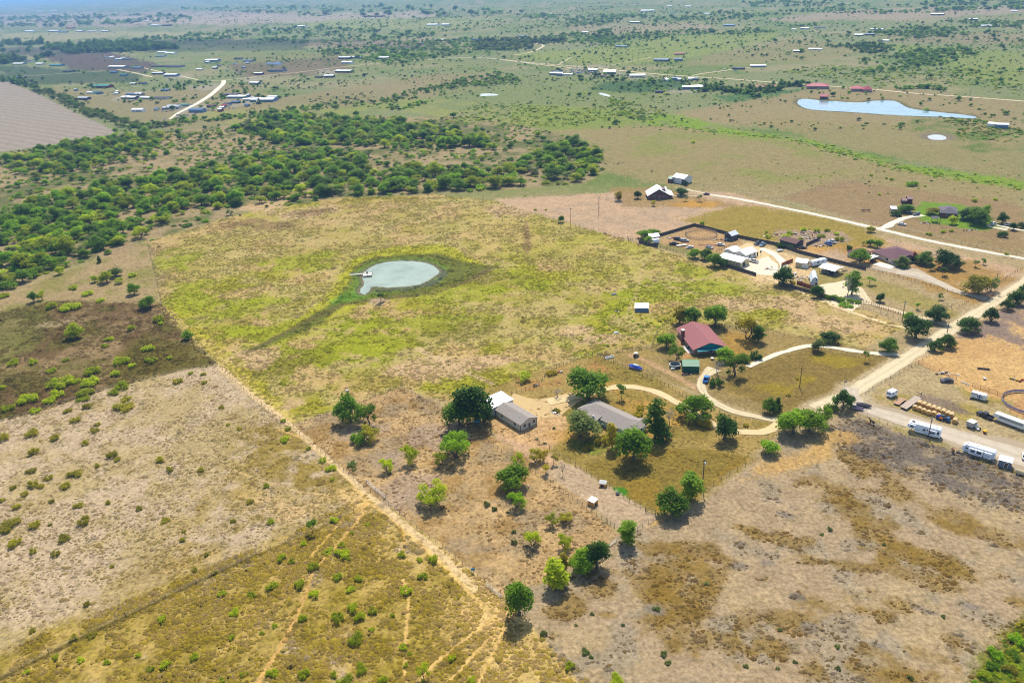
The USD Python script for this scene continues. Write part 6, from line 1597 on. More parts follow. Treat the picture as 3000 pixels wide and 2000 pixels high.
wire_fence('pasture_fence','wire fence left of the white roofed farmhouse',PT(2,1,(870,262),(1015,320),(1450,330)),4,1.2)
wire_fence('pasture_fence','fence line behind the farmhouse running to the right',np.vstack([PT(2,1,(1680,130),(1900,165),(2200,220)),PT(3,1,(0,245))]),4,1.2)
wire_fence('road_fence','wire fence along the far side of the country road',PT(3,1,(2400,860),(2200,980),(2080,1070),(1970,1140)),3,1.5,.08)
wire_fence('road_fence','wire fence on the near side of the road beside the arena',PT(3,2,(1480,130),(1385,195),(1250,270),(1080,360),(960,430),(890,490)),3,1.3)
wire_fence('road_fence','wire fence before the field where the two horses stand',PT(3,2,(820,660),(910,690),(1020,730),(1180,800),(1290,850),(1480,920),(1600,965),(1700,1010),(1830,1060),(2000,1110),(2140,1150),(2352,1230)),3,1.3)
wire_fence('ranch_fence','iron fence between the grey house drive and the ranch lawn',PT(3,1,(900,895),(1050,940),(1280,1005),(1420,1045),(1560,1085),(1690,1120),(1860,1165)),2.2,1.4,.07,3,4,.025,DARK)
wire_fence('ranch_fence','wire fence from the ranch gate along the verge',PT(3,1,(1885,1170),(1820,1215),(1740,1265)),2.4,1.3)
wire_fence('ranch_fence','wooden rail fence at the left front of the stable yard',PT(2,1,(1340,700),(1480,745),(1610,785)),2.4,1.3,.08,2,3,.05)
wire_fence('ranch_fence','pale rail fence across the middle of the stable yard',PT(2,1,(1880,745),(1950,720),(2000,700),(2060,690)),2.4,1.5,.08,3,3,.05)
wire_fence('ranch_fence','small rail fence at the pasture gate left of the corner hut',PT(2,1,(1065,620),(1070,650),(1110,640)),2.2,1.5,.09,3,2,.05)
wire_fence('ranch_fence','reddish slat fence along the tan ranch drive',PT(3,1,(850,1205),(950,1230),(1040,1265),(1150,1300),(1240,1330)),1.2,1.3,.1,2,4,.05,mat('red_boards',S(176,96,62),.9,var=.2))
wire_fence('shed_pen','broken post pen left of the tin shed in the pasture',PT(2,1,(990,1225),(1000,1205),(1080,1195),(1165,1185),(1210,1200)),2,1.5,.08)
wire_fence('lawn_fence','white picket fence round the yellow bush by the farmhouse',PT(2,1,(945,262),(960,285),(1015,290),(1015,265)),1.5,1.0,.06,2,3,.05,WHITE)
board_fence('board_fence','dark board fence round the back of the round pen and the ranch yard',np.array([P(*q) for q in ((1926.5,695),(1980,679),(2033.7,663),(2080,674),(2128,687),(2163,697),(2207.6,706),(2278,719.5),(2341,742),(2382,752.5),(2445.8,769.5),(2500,783),(2536,791.5))]))
board_fence('board_fence','short dark board fence in front of the corner hut',np.array([P(*q) for q in ((1871,704),(1872,712),(1926.5,726))]))
board_fence('board_fence','grey board fence in front of the cream panel building',np.array([P(*q) for q in ((2064,757),(2127,781.5),(2170,795),(2214.6,809))]))
board_fence('board_fence','dark board fence in front of the gambrel shed yard',np.array([P(*q) for q in ((2280,834),(2330,848),(2382,862),(2420,873.5),(2460,885))]))
board_fence('board_fence','reddish board fence inside the gambrel shed yard',np.array([P(*C(2280,700,*q)) for q in ((430,1040),(600,1095),(810,1160))]),material=_mats['red_boards'])
board_fence('board_fence','reddish board fence before the beige hut',np.array([P(*C(2280,700,*q)) for q in ((70,630),(200,575),(330,530))]),material=_mats['red_boards'])
board_fence('board_fence','dark board fence of the junk yard beside the parked pickups',np.array([P(*C(2280,700,*q)) for q in ((640,165),(800,90),(960,25))]))

def ring_pen(name,label,px,py,rpx,h,panels,rails,material,post):
 c = P(px,py); r = rpx * mpp(px,py)[0]
 t = thing(name,label,'pen',c[0],c[1])
 for k in range(panels):
  a = 2 * PI * k / panels
  MB().bar((r * math.cos(a),r * math.sin(a),-.1),(r * math.cos(a),r * math.sin(a),h + .1),.06,n=5).build('post',post,t)
 for j in range(rails):
  z = h * (j + .6) / rails
  m = MB()
  for k in range(panels):
   a,b = 2 * PI * k / panels,2 * PI * (k + 1) / panels
   m.bar((r * math.cos(a),r * math.sin(a),z),(r * math.cos(b),r * math.sin(b),z),.06,n=4)
  m.build('rail',material,t)
 return t,r

ring_pen('round_pen','round rail pen in the stable yard behind the parked cars',2054,688.5,46,1.7,36,5,mat('pale_rails',S(196,174,156),.85),POSTW)
rp,rr = ring_pen('riding_ring','purple panelled riding ring with orange sand cut by the right edge',3016,1183,71,1.5,28,2,mat('purple_rail',S(168,156,180),.7),mat('purple_post',S(140,130,158),.7))
for k in range(28):
 a,b = 2 * PI * k / 28,2 * PI * (k + 1) / 28
 p0,p1 = np.array((math.cos(a),math.sin(a))) * rr,np.array((math.cos(b),math.sin(b))) * rr
 MB().slab((*p0 * .998,1.15),(*p1 * .998,1.15),(*p1 * 1.0,1.16),(*p0 * 1.0,1.16),.95).build('panel',mat('lilac_panel',S(196,176,186),.8),rp)

def pipe_gate(name,label,pts,h=1.5,material=RUST):
 q = np.asarray(pts); o = q[0]
 t = thing(name,label,'fence',o[0],o[1]); q = q - o
 for p in q:
  MB().bar((*p,-.1),(*p,h),.07,n=6).build('post',material,t)
 for z in (h,h * .55,h * .15):
  for a,b in zip(q[:-1],q[1:]):
   MB().bar((*a,z),(*b,z),.05,n=5).build('rail',material,t)

pipe_gate('pipe_fence','rusty pipe rail with bundled panels leaning at the arena corner',np.array([P(*C(2700,1010,*q)) for q in ((-80,440),(180,545),(400,630),(620,715),(800,795))]))
pipe_gate('pipe_fence','rusty pipe rail between the arena and the small white trailer',np.array([P(*C(2700,1010,*q)) for q in ((1165,945),(1345,1010),(1540,1080),(1735,1145),(1880,1210))]))
pipe_gate('metal_gate','grey metal gate in the lane fence beside the cattle trail',np.array([PT(1,2,(1020,1300))[0],PT(1,2,(1100,1370))[0],PT(1,2,(1190,1440))[0]]),1.4,GALV)
pipe_gate('metal_gate','grey metal gate beside the dense corner tree',np.array([PT(1,3,(2115,680))[0],PT(1,3,(2160,715))[0],PT(1,3,(2250,790))[0]]),1.4,GALV)
pipe_gate('metal_gate','wooden gate in the lower lawn corner',np.array([PT(2,2,(1225,1560))[0],PT(2,2,(1320,1585))[0]]),1.5,POSTW)
pipe_gate('metal_gate','dark gate posts with a rail in the ranch fence by the road',np.array([PT(3,1,(1590,1265))[0],PT(3,1,(1640,1262))[0],PT(3,1,(1685,1260))[0]]),2.2,DARK)

def pole(label,base,top,arm=1,name='utility_pole',wood=None):
 b = P(*base)
 mp,al = mpp(*base)
 h = float(np.clip(math.dist(base,top) * mp / math.cos(al),4,13))
 t = thing(name,label,'pole',b[0],b[1],rng.uniform(-.3,.3))
 MB().bar((0,0,-.3),(0,0,h),.17,.11,8).build('pole',wood or POSTW,t)
 if arm:
  MB().cbox(0,-.16,h - .5,2.2,.1,.12).build('crossarm',POSTW,t)
  for x in (-1,0,1):
   MB().bar((x,-.16,h - .44),(x,-.16,h - .18),.06,n=6).build('insulator',CONC,t)
  MB().bar((.28,0,h - 1.9),(.28,0,h - 1.1),.2,n=8).build('transformer',GALV,t)

for q in (('utility pole on the pasture fence nearest the pond',T(2,1,540,505),T(2,1,543,345)),('utility pole in the bare field between the farmhouse and the pasture fence',T(2,1,798,408),T(2,1,798,245)),('utility pole among the trees at the cream panel building',T(2,1,1797,800),T(2,1,1800,680)),
   ('utility pole beside the bright tree at the lawn corner',T(2,2,1750,1345),T(2,2,1758,1090)),('thin pole on the brown lawn left of the road bend',T(3,2,290,420),T(3,2,312,220)),('utility pole before the white fifth wheel trailer',T(3,2,1470,890),T(3,2,1505,685)),
   ('utility pole on the tan ranch drive near the road',T(3,1,1230,1385),T(3,1,1258,1195)),('thin pole at the ranch drive mouth on the road',T(3,1,1645,1490),T(3,1,1652,1385)),('leaning pole by the big olive green tree at the road',T(3,1,2082,1085),T(3,1,2120,945)),('pole on the bright lawn before the slate roofed house',T(3,1,1573,500),T(3,1,1605,365)),
   ('pole far off left of the lake by the red roofed houses',T(3,0,1025,815),T(3,0,1028,755)),('pole at the clump of trees on the ridge road',T(3,0,1440,845),T(3,0,1441,780)),('pole at the right on the ridge road',T(3,0,1853,882),T(3,0,1857,825)),('short pole on the lake shore',T(3,0,663,902),T(3,0,667,855)),('far pole on the yellow hill',T(2,0,1104,560),T(2,0,1104,495))):
 pole(*q,arm=0 if 'thin' in q[0] or 'short' in q[0] else 1)
sg = P(*T(3,2,697,425)); t_ = thing('sign_post','dark post with a small blue street sign at the road bend','sign',*sg)
MB().bar((0,0,-.2),(0,0,3.0),.07,n=6).build('post',DARK,t_); MB().cbox(.35,0,2.6,.9,.05,.5).build('sign_plate',mat('sign_blue',S(60,110,170),.5),t_)
sg = P(*T(1,3,2000,555)); t_ = thing('sign_post','small turquoise sign on the lane fence near the corner tree','sign',*sg)
MB().bar((0,0,-.2),(0,0,1.3),.06,n=6).build('post',POSTW,t_); MB().cbox(-.1,-.08,1.3,1.1,.06,.75).build('sign_plate',mat('sign_turquoise',S(60,150,180),.5),t_)
# ------------------------------------------------------------------ vehicles
TYRE,CHROME = mat('tyre_rubber',(.02,.02,.02),.9),mat('chrome',(.55,.55,.56),.25,metal=.8)
LAMP_R,LAMP_W = mat('red_lamp',S(170,30,30),.3),mat('clear_lamp',(.7,.7,.68),.2)

def paint(name,rgb):
 return mat('paint_' + name,S(*rgb),.28,var=.05,spec=.55)

def wheels(t,spots,r=.36,w=.24):
 for x,y in spots:
  wh = MB().bar((x,y - w / 2,r),(x,y + w / 2,r),r,n=12).build('wheel',TYRE,t)
  MB().bar((x,y - w / 2 - .015,r),(x,y + w / 2 + .015,r),r * .55,n=8).build('rim',CHROME,wh)

def aim(A,B):
 a,b = P(*A),P(*B)
 return (a + b) / 2,math.atan2(*(b - a)[::-1])

def vehicle(kind,label,at,toward,color,cat=None,group=None,L=None):
 """A car with its middle at pixel 'at', nose pointing to pixel 'toward'."""
 a,b = P(*at),P(*toward)
 rz = math.atan2(b[1] - a[1],b[0] - a[0])
 t = thing({'pickup': 'pickup_truck','suv': 'suv','sedan': 'car','van': 'van'}[kind],label,cat or {'pickup': 'pickup truck','suv': 'car','sedan': 'car','van': 'van'}[kind],a[0],a[1],rz,group,z=.02)
 body = paint(*color)
 W = 1.9 if kind != 'sedan' else 1.78
 prof = {'pickup': [(-2.75,.45),(2.7,.45),(2.78,.85),(2.62,1.1),(1.35,1.18),(-.55,1.18),(-.6,1.15),(-2.75,1.15)],
   'suv': [(-2.3,.42),(2.3,.42),(2.4,.8),(2.25,1.05),(1.2,1.14),(-2.3,1.18)],
   'sedan': [(-2.3,.35),(2.25,.35),(2.35,.65),(2.2,.85),(1.1,.95),(-1.6,.98),(-2.3,.92)],
   'van': [(-2.5,.42),(2.5,.42),(2.55,.9),(2.1,1.25),(-2.5,1.3)]}[kind]
 cab = {'pickup': [(1.35,1.16),(.65,1.86),(-.75,1.88),(-.85,1.16)],'suv': [(1.2,1.12),(.45,1.76),(-2.0,1.76),(-2.3,1.16)],
   'sedan': [(1.1,.93),(.35,1.42),(-1.0,1.42),(-1.8,.96)],'van': [(2.1,1.23),(1.5,2.0),(-2.45,2.05),(-2.5,1.28)]}[kind]
 mb = MB().prism(prof,-W / 2,W / 2,'y')
 if kind == 'pickup':      # open bed
  mb = MB().prism([(-.6,.45),(2.7,.45),(2.78,.85),(2.62,1.1),(1.35,1.18),(-.6,1.18)],-W / 2,W / 2,'y')
  mb.box(-2.75,-.6,-W / 2,W / 2,.45,.7).box(-2.75,-.6,-W / 2,-W / 2 + .1,.7,1.15).box(-2.75,-.6,W / 2 - .1,W / 2,.7,1.15).box(-2.75,-2.65,-W / 2 + .1,W / 2 - .1,.7,1.12)
 mb.build('body',body,t)
 c = np.array(cab); mid = c.mean(0)
 MB().prism([tuple(q) for q in c],-W / 2 + .12,W / 2 - .12,'y').build('cabin_glass',GLASS,t)
 r0,r1 = c[1],c[2]
 MB().box(r1[0] - .05,r0[0] + .05,-W / 2 + .1,W / 2 - .1,r0[1] - .05,r0[1] + .05).build('roof_panel',body,t)
 for s in (-1,1):
  MB().cbox(prof[1][0] + .04,s * W * .36,.78 if kind != 'sedan' else .62,.1,.36,.16).build('headlight',LAMP_W,t)
  MB().cbox(prof[0][0] - .02,s * W * .42,.9 if kind != 'sedan' else .74,.08,.2,.26).build('tail_light',LAMP_R,t)
 wx = 1.65 if kind in ('pickup','van') else 1.42
 wheels(t,[(x,s * (W / 2 - .1)) for x in (-wx,wx) for s in (-1,1)])
 MB().cbox(prof[1][0] + .02,0,.5 if kind != 'sedan' else .42,.14,W * .95,.18).build('bumper',CHROME if kind == 'pickup' else DARK,t)
 return t

W_,K_,B_,LB,SI,RD,MR,GY = ('white',(236,236,234)),('black',(34,34,38)),('blue',(40,92,170)),('light_blue',(120,158,184)),('silver',(186,190,192)),('red',(186,40,60)),('maroon',(110,34,62)),('grey',(110,116,120))
for k,lab,at,to,col in (
  ('pickup','bright blue pickup parked on the gravel drive under the red roofed house',T(2,2,1783,360),T(2,2,1800,320),('bright_blue',(30,130,200))),
  ('sedan','red car at the top of the farm lane by the white roofed farmhouse',T(2,1,1788,222),T(2,1,1830,220),MR),
  ('pickup','black and white pickup on the sand yard, left of a pair',C(2080,650,1090,520),C(2080,650,1020,550),K_),('pickup','pale blue pickup on the sand yard, right of a pair',C(2080,650,1205,545),C(2080,650,1140,580),LB),
  ('pickup','white pickup before the white walled ranch house',C(2080,650,1000,925),C(2080,650,900,900),W_),('suv','dark blue car tucked against the grey stable shed',C(2080,650,415,435),C(2080,650,350,440),('dark_blue',(52,78,110))),
  ('pickup','dark old pickup near the board fence left of the round pen',C(1850,640,1065,495),C(1850,640,1120,505),K_),('suv','pale grey car beside the old dark pickup in the stable yard',C(1850,640,1225,530),C(1850,640,1300,535),SI),
  ('pickup','black pickup at the front of the stable yard',C(1850,640,975,605),C(1850,640,1050,600),K_),('sedan','white car half hidden behind the green trees of the stable yard',C(1850,640,1340,680),C(1850,640,1420,660),W_),('sedan','white car near the red pipe in the stable yard',C(1850,640,2045,620),C(1850,640,2110,625),W_),
  ('sedan','pale car right beside the shrubs in the stable yard',C(1850,640,1790,685),C(1850,640,1850,700),SI),
  ('pickup','blue pickup in front of a white one at the junk yard',C(2280,700,1150,130),C(2280,700,1050,80),('steel_blue',(110,140,196))),('pickup','white pickup behind the blue one at the junk yard',C(2280,700,1235,85),C(2280,700,1140,45),W_),
  ('sedan','black car under the trees beside the brown junk shed',C(2280,700,560,220),C(2280,700,640,215),K_),
  ('suv','dark car under the carport at the left',C(2280,700,1090,790),C(2280,700,1130,800),GY),('pickup','dark pickup under the carport at the right',C(2280,700,1215,810),C(2280,700,1260,830),K_),
  ('suv','dark car with white top at the end of the pale drive by the bright lawn',C(2580,570,585,340,5.6),C(2580,570,530,350,5.6),GY),('sedan','white car beside the fork of the pale drive',C(2580,570,350,500,5.6),C(2580,570,420,510,5.6),W_),
  ('suv','white car on the loop drive at the right',C(2580,570,1848,495,5.6),C(2580,570,1900,480,5.6),W_),('sedan','white car behind the dark tree on the loop drive',C(2580,570,2090,505,5.6),C(2580,570,2140,500,5.6),W_),
  ('sedan','dark car in the white car shelter of the plum roofed house',C(2450,690,840,590),C(2450,690,870,570),K_),('pickup','black pickup hitched to the white horse trailer',C(2700,1210,1450,85),C(2700,1210,1300,20),K_),
  ('sedan','dark car beside the bundled panels of the pipe fence',C(2700,1010,575,850),C(2700,1010,480,850),('dark_purple',(60,52,64))),('sedan','white car cut off by the right edge of the trailer yard',C(2700,1210,2372,1020),C(2700,1210,2372,960),W_),
  ('sedan','white car among trees by the small brown sheds',C(2580,570,455,290,5.6),C(2580,570,500,300,5.6),W_)):
 vehicle(k,lab,at,to,col)
# cars of the far settlement and scrap yard: specks in groups
_g = np.random.default_rng(77)
CARCOL = [W_,K_,SI,GY,B_,LB,MR,W_,SI]
_proto,FARCARS = {},{}
def far_car(c,r,x,y,label,group):
 col = CARCOL[int(_g.integers(len(CARCOL)))]
 if col[0] not in _proto:
  path = f'/World/{col[0]}_car_form'
  _proto[col[0]] = stage.CreateClassPrim(path)
  p = paint(*col)
  usdkit.mesh(stage,path + '/body',MB().prism([(-2.3,.35),(2.25,.35),(2.35,.7),(1.1,1.0),(-2.3,1.0)],-.9,.9,'y').mesh(),p)
  usdkit.mesh(stage,path + '/cabin_glass',MB().prism([(1.1,.98),(.4,1.5),(-1.3,1.5),(-2.0,.98)],-.78,.78,'y').mesh(),GLASS)
 q = P(*T(c,r,x,y))
 t = UsdGeom.Xform.Define(stage,path_of('/World','parked_car')).GetPrim()
 place(t,q[0],q[1],0,_g.random() * 6.28)
 t.GetReferences().AddInternalReference(_proto[col[0]].GetPath()); t.SetInstanceable(True)
 tag(t,label,'car',group); FARCARS.setdefault((group,label.replace('COLOUR',col[0].replace('_',' '))),[]).append(t)
for k in range(34):
 far_car(2,0,545 + 22 * (k % 10) + _g.normal(0,5),648 + 12 * (k // 10) + _g.normal(0,3),'COLOUR car in the crowded scrap yard','cars in the scrap yard')
for x,y in ((1630,1060),(1660,1065),(1690,1062),(1720,1066),(1640,1090),(1500,1025),(1530,1030),(1580,1008),(1610,1005),(1640,1002),(1520,1095),(1440,1085),(1780,1060),(1800,1045),(1850,1025),(1870,1010),(2020,895),(2040,900),(2110,1000),(2150,1000),(1760,965),(1210,925),(1250,920),(1185,935)):
 far_car(0,0,x,y,'COLOUR car at the foot of the settlement road','cars in the far settlement')
for x,y in ((1900,590),(1930,592),(2000,598),(2040,600),(1970,588),(2080,650),(2180,660),(2220,655)):
 far_car(0,0,x,y,'COLOUR car on the lots above the settlement road','cars above the settlement road')
for x,y in ((1000,690),(1040,700),(1600,740),(1580,748),(1720,735),(1760,738),(1400,742),(1860,660),(1950,640),(2060,655),(430,640),(680,632),(720,630)):
 far_car(2,0,x,y,'COLOUR car along the ridge road','cars along the ridge road')

for (gr,lb),ps in FARCARS.items():
 rank(ps,lb,5)

# ------------------------------------------------------------------ trailers
RVW,RVTRIM = mat('caravan_white',(.72,.74,.76),.4,var=.04),mat('swoosh_graphic',S(70,74,96),.5)
RVROOF = mat('caravan_roof',(.80,.79,.75),.6,var=.06)

def trailer(label,name,cat,A,B,W,h,floor=.55,flip=False):
 """Anchored on its near side from ground pixel A (left) to B (right)."""
 a,rz,L,_ = lot(A,B,W=W)
 return thing(name,label,cat,a[0],a[1],rz,z=.0),L

def side_windows(t,items,y=-.02):
 for x,z,w,h in items:
  f = MB().box(x,x + w,y - .02,y + .02,z,z + h).build('window',RVTRIM,t)
  MB().box(x + .05,x + w - .05,y - .035,y - .015,z + .05,z + h - .05).build('pane',GLASS,f)

def swoosh(t,pts,w,y=-.03):
 for a,b in zip(pts[:-1],pts[1:]):
  MB().add([(a[0],y,a[1]),(b[0],y,b[1]),(b[0],y,b[1] + w),(a[0],y,a[1] + w)],[(0,1,2,3)]).build('stripe',RVTRIM,t)

t,L = trailer('long white fifth wheel trailer with dark swooshes behind the utility pole','fifth_wheel_trailer','travel trailer',C(2560,1110,745,1185),C(2560,1110,1490,1388),2.5,3.6)
L = max(L,10.4)
MB().prism([(0,1.75),(2.2,1.7),(2.6,.6),(L,.6),(L,3.2),(L - .3,3.55),(.9,3.55),(.15,2.9)],0,2.5,'y').build('body',RVW,t)
MB().box(.8,L - .25,.06,2.44,3.552,3.6).build('roof',RVROOF,t)
for x in (1.6,3.1,5.6,8.8):
 MB().cbox(x,1.1,3.7,.6 if x != 1.6 else 1.0,.6 if x != 1.6 else .8,.22).build('roof_vent',DARK if x < 2 else RVROOF,t)
s_ = MB().box(.6,2.6,-.5,-.005,1.75,3.2).build('slide_out',RVW,t); MB().box(.5,2.7,-.55,0,3.2,3.26).build('awning',RVROOF,s_)
s_ = MB().box(L - 3.6,L - 1.2,-.6,-.005,.8,2.9).build('slide_out',RVW,t); MB().box(L - 3.7,L - 1.1,-.66,0,2.9,2.96).build('awning',RVROOF,s_)
side_windows(t,[(4.9,1.8,.9,.7),(6.1,2.1,.7,.45),(L - 1.0,1.7,.6,1.0)]); side_windows(t,[(1.0,2.2,1.1,.6)],-.53); side_windows(t,[(L - 3.2,1.8,1.6,.6)],-.63)
swoosh(t,[(2.7,1.5),(4.0,1.55),(5.4,1.35),(6.4,1.0)],.12); swoosh(t,[(6.6,1.6),(L - 3.7,1.4)],.1); swoosh(t,[(L - 3.5,1.3),(L - 2.2,1.2),(L - 1.3,.95)],.14,-.63)
wheels(t,[(L * .66,.2),(L * .66 + .9,.2),(L * .66,2.3),(L * .66 + .9,2.3)],.38)
for x in (1.4,L - .8):
 MB().bar((x,.3,0),(x,.3,1.8 if x < 2 else .62),.06,n=6).build('landing_leg',DARK,t)
t,L = trailer('white travel trailer with two slide outs beside the grey box shed','travel_trailer','travel trailer',C(2700,1210,905,885),C(2700,1210,1645,1112),2.5,3.2)
L = max(L,9.0)
MB().prism([(0,1.3),(.5,.6),(L,.6),(L,2.95),(L - .3,3.2),(1.1,3.2),(.2,2.5)],0,2.5,'y').build('body',RVW,t)
MB().box(1.0,L - .25,.06,2.44,3.202,3.25).build('roof',RVROOF,t)
for x,s in ((1.4,.7),(4.4,.9),(6.4,.4),(7.6,.4)):
 MB().cbox(x,1.3,3.36,s,.6,.24).build('roof_vent',RVROOF,t)
for x0,x1,d in ((2.2,6.2,.8),(6.6,8.7,.7)):
 s_ = MB().box(x0,x1,-d,-.005,.75,2.7).build('slide_out',RVW,t); MB().box(x0 - .08,x1 + .08,-d - .05,0,2.7,2.76).build('awning',RVROOF,s_)
side_windows(t,[(1.0,1.7,.7,.6)]); side_windows(t,[(2.7,1.6,1.2,.7),(4.5,1.5,1.3,.9)],-.83)
swoosh(t,[(.8,1.2),(1.8,1.0),(2.2,.8)],.14); swoosh(t,[(2.5,1.3),(4.0,1.2),(5.8,.9)],.16,-.83); swoosh(t,[(6.8,1.8),(8.4,1.5)],.2,-.73); swoosh(t,[(6.8,1.2),(8.0,.95)],.14,-.73)
wheels(t,[(L * .6,.2),(L * .6 + .9,.2),(L * .6,2.3),(L * .6 + .9,2.3)],.36)
MB().bar((.4,1.25,.6),(-1.1,1.25,.55),.07,n=6).build('hitch',DARK,t)
t,L = trailer('long white horse trailer with dark slats behind the black pickup','horse_trailer','horse trailer',C(2700,1210,1725,190),C(2700,1210,2290,400),2.3,2.9)
L = max(L,8.5)
MB().prism([(-1.6,1.5),(-.1,1.4),(0,.55),(L,.55),(L,2.75),(-1.2,2.75),(-1.6,2.3)],0,2.3,'y').build('body',WHITE,t)
MB().box(-1.2,L,.03,2.27,2.752,2.82).build('roof',RVROOF,t)
for z in (1.65,1.85,2.05,2.25):
 MB().box(.4,L - .3,-.03,.01,z,z + .1).build('slat_gap',DARK,t)
wheels(t,[(L * .5 + k,s) for k in (0,.9) for s in (.15,2.15)],.38)
MB().bar((-1.4,1.15,1.5),(-1.4,1.15,.9),.08,n=6).build('gooseneck',DARK,t)
t,L = trailer('small white trailer with loose bikes beside the pipe rail','small_trailer','trailer',C(2700,1010,1112,1215),C(2700,1010,1460,1312),2.1,2.5)
MB().prism([(0,.5),(L,.5),(L,2.2),(L - .3,2.4),(.2,2.4),(0,2.2)],0,2.1,'y').build('body',WHITE,t)
MB().box(.15,L - .25,.03,2.07,2.402,2.46).build('roof',RVROOF,t)
side_windows(t,[(L * .42,1.2,.5,.5),(L * .68,1.1,.5,.5)]); MB().box(L * .54,L * .64,-.03,.01,.6,2.1).build('door',_mats['sign_blue'],t)
MB().box(.1,L * .45,-.03,.0,1.95,2.2).build('stripe',RVTRIM,t)
wheels(t,[(L * .5,.1),(L * .5,2.0)],.34); MB().bar((L,1.05,.5),(L + 1.2,1.05,.5),.06,n=6).build('hitch',DARK,t)
MB().cbox(.7,-.9,.35,1.2,.35,.5,.3).build('parked_bike',POSTW,t)
a,b = P(*C(2560,1110,395,452)),P(*C(2560,1110,520,385))
t = thing('camper','white rounded camper standing left of the flatbed trailers','camper',a[0],a[1],math.atan2(*(b - a)[::-1]))
MB().prism([(0,.5),(3.9,.5),(3.9,2.0),(3.5,2.45),(.35,2.45),(0,2.05)],0,2.1,'y').build('body',RVW,t)
MB().box(.3,3.5,.05,2.05,2.452,2.5).build('roof',RVROOF,t)
f_ = MB().box(-.04,.02,.2,1.9,1.45,2.05).build('window',RVTRIM,t); MB().box(-.055,-.02,.28,1.82,1.52,1.98).build('pane',GLASS,f_)
side_windows(t,[(.5,1.4,.9,.65),(2.9,1.6,.5,.4)])
wheels(t,[(2.0,.12),(2.0,2.0)],.34)
t,L = trailer('small grey box trailer with white roof at the end of the hay row','cargo_trailer','trailer',C(2700,1210,1010,305),C(2700,1210,1158,368),2.6,2.2)
MB().box(0,L,0,2.6,.45,2.2).build('body',mat('grey_panels',S(176,172,166),.7),t); MB().box(-.04,L + .04,-.04,2.64,2.2,2.28).build('roof',RVROOF,t)
MB().cbox(L * .5,1.8,2.35,.4,.4,.15).build('roof_vent',GALV,t); wheels(t,[(L - .1,.7),(L - .1,1.9)],.32)

def deck_trailer(label,corners,z,boards,neck):
 """A flatbed with its deck corners given clockwise from the near left, planked along its length."""
 q = np.array([P(*c,z) for c in corners])
 o = q[0]; q = q - o
 t = thing('flatbed_trailer',label,'trailer',o[0],o[1])
 along,across = q[1] - q[0],q[3] - q[0]
 for k in range(boards):
  a,b = q[0] + across * (k + .03) / boards,q[0] + across * (k + .97) / boards
  MB().slab((*a,z),(*b,z),(*(b + along),z),(*(a + along),z),.08).build('deck_board',PLANKS[k % 3],t)
 fr = MB()
 for s in (.04,.96):
  fr.bar((*(q[0] + across * s),z - .16),(*(q[1] + across * s),z - .16),.08,n=5)
 for s in (0,1):
  fr.bar((*(q[0] + along * s),z - .14),(*(q[3] + along * s),z - .14),.08,n=5)
 fr.build('frame',DARK,t)
 d = along / np.linalg.norm(along)
 for s in (-.06,1.06):
  for f in (.5,.62):
   c = q[0] + along * f + across * s
   n = across / np.linalg.norm(across) * .12
   MB().bar((*(c - n),.36),(*(c + n),.36),.36,n=10).build('wheel',TYRE,t)
 e = q[1] + across * .5
 if neck:
  m = MB()
  for s in (.3,.7):
   m.bar((*(q[1] + across * s),z),(*(q[1] + across * s + d * 1.2),z + .7),.08,n=5)
  m.bar((*(e + d * 1.1 - across * .2),z + .65),(*(e + d * 1.1 + across * .2),z + .65),.08,n=5)
  m.bar((*(e + d * 1.2),z + .7),(*(e + d * 2.4),z + 1.0),.1,n=6).bar((*(e + d * 2.4),z + 1.0),(*(e + d * 2.4),.3),.09,n=6)
  m.build('gooseneck',DARK,t)
 else:
  MB().bar((*e,z - .1),(*(e + d * 1.2),z - .1),.06,n=5).build('hitch',DARK,t)

PLANKS = [mat(f'planks_{n}',S(*c),.9,var=.2,scale=4) for n,c in (('pale',(206,186,168)),('grey',(180,164,156)),('tan',(214,196,172)))]
deck_trailer('long planked flatbed trailer with black gooseneck beside the hay bales',[C(2560,1110,598,622),C(2560,1110,950,372),C(2560,1110,1112,420),C(2560,1110,755,690)],.85,8,True)
PLANKS = [mat(f'planks_{n}',S(*c),.9,var=.2,scale=4) for n,c in (('rosy',(200,160,132)),('brown',(186,148,122)),('rose_tan',(206,168,140)))]
deck_trailer('short brown decked trailer between the camper and the long flatbed',[C(2560,1110,448,548),C(2560,1110,612,418),C(2560,1110,742,462),C(2560,1110,580,592)],.6,6,False)

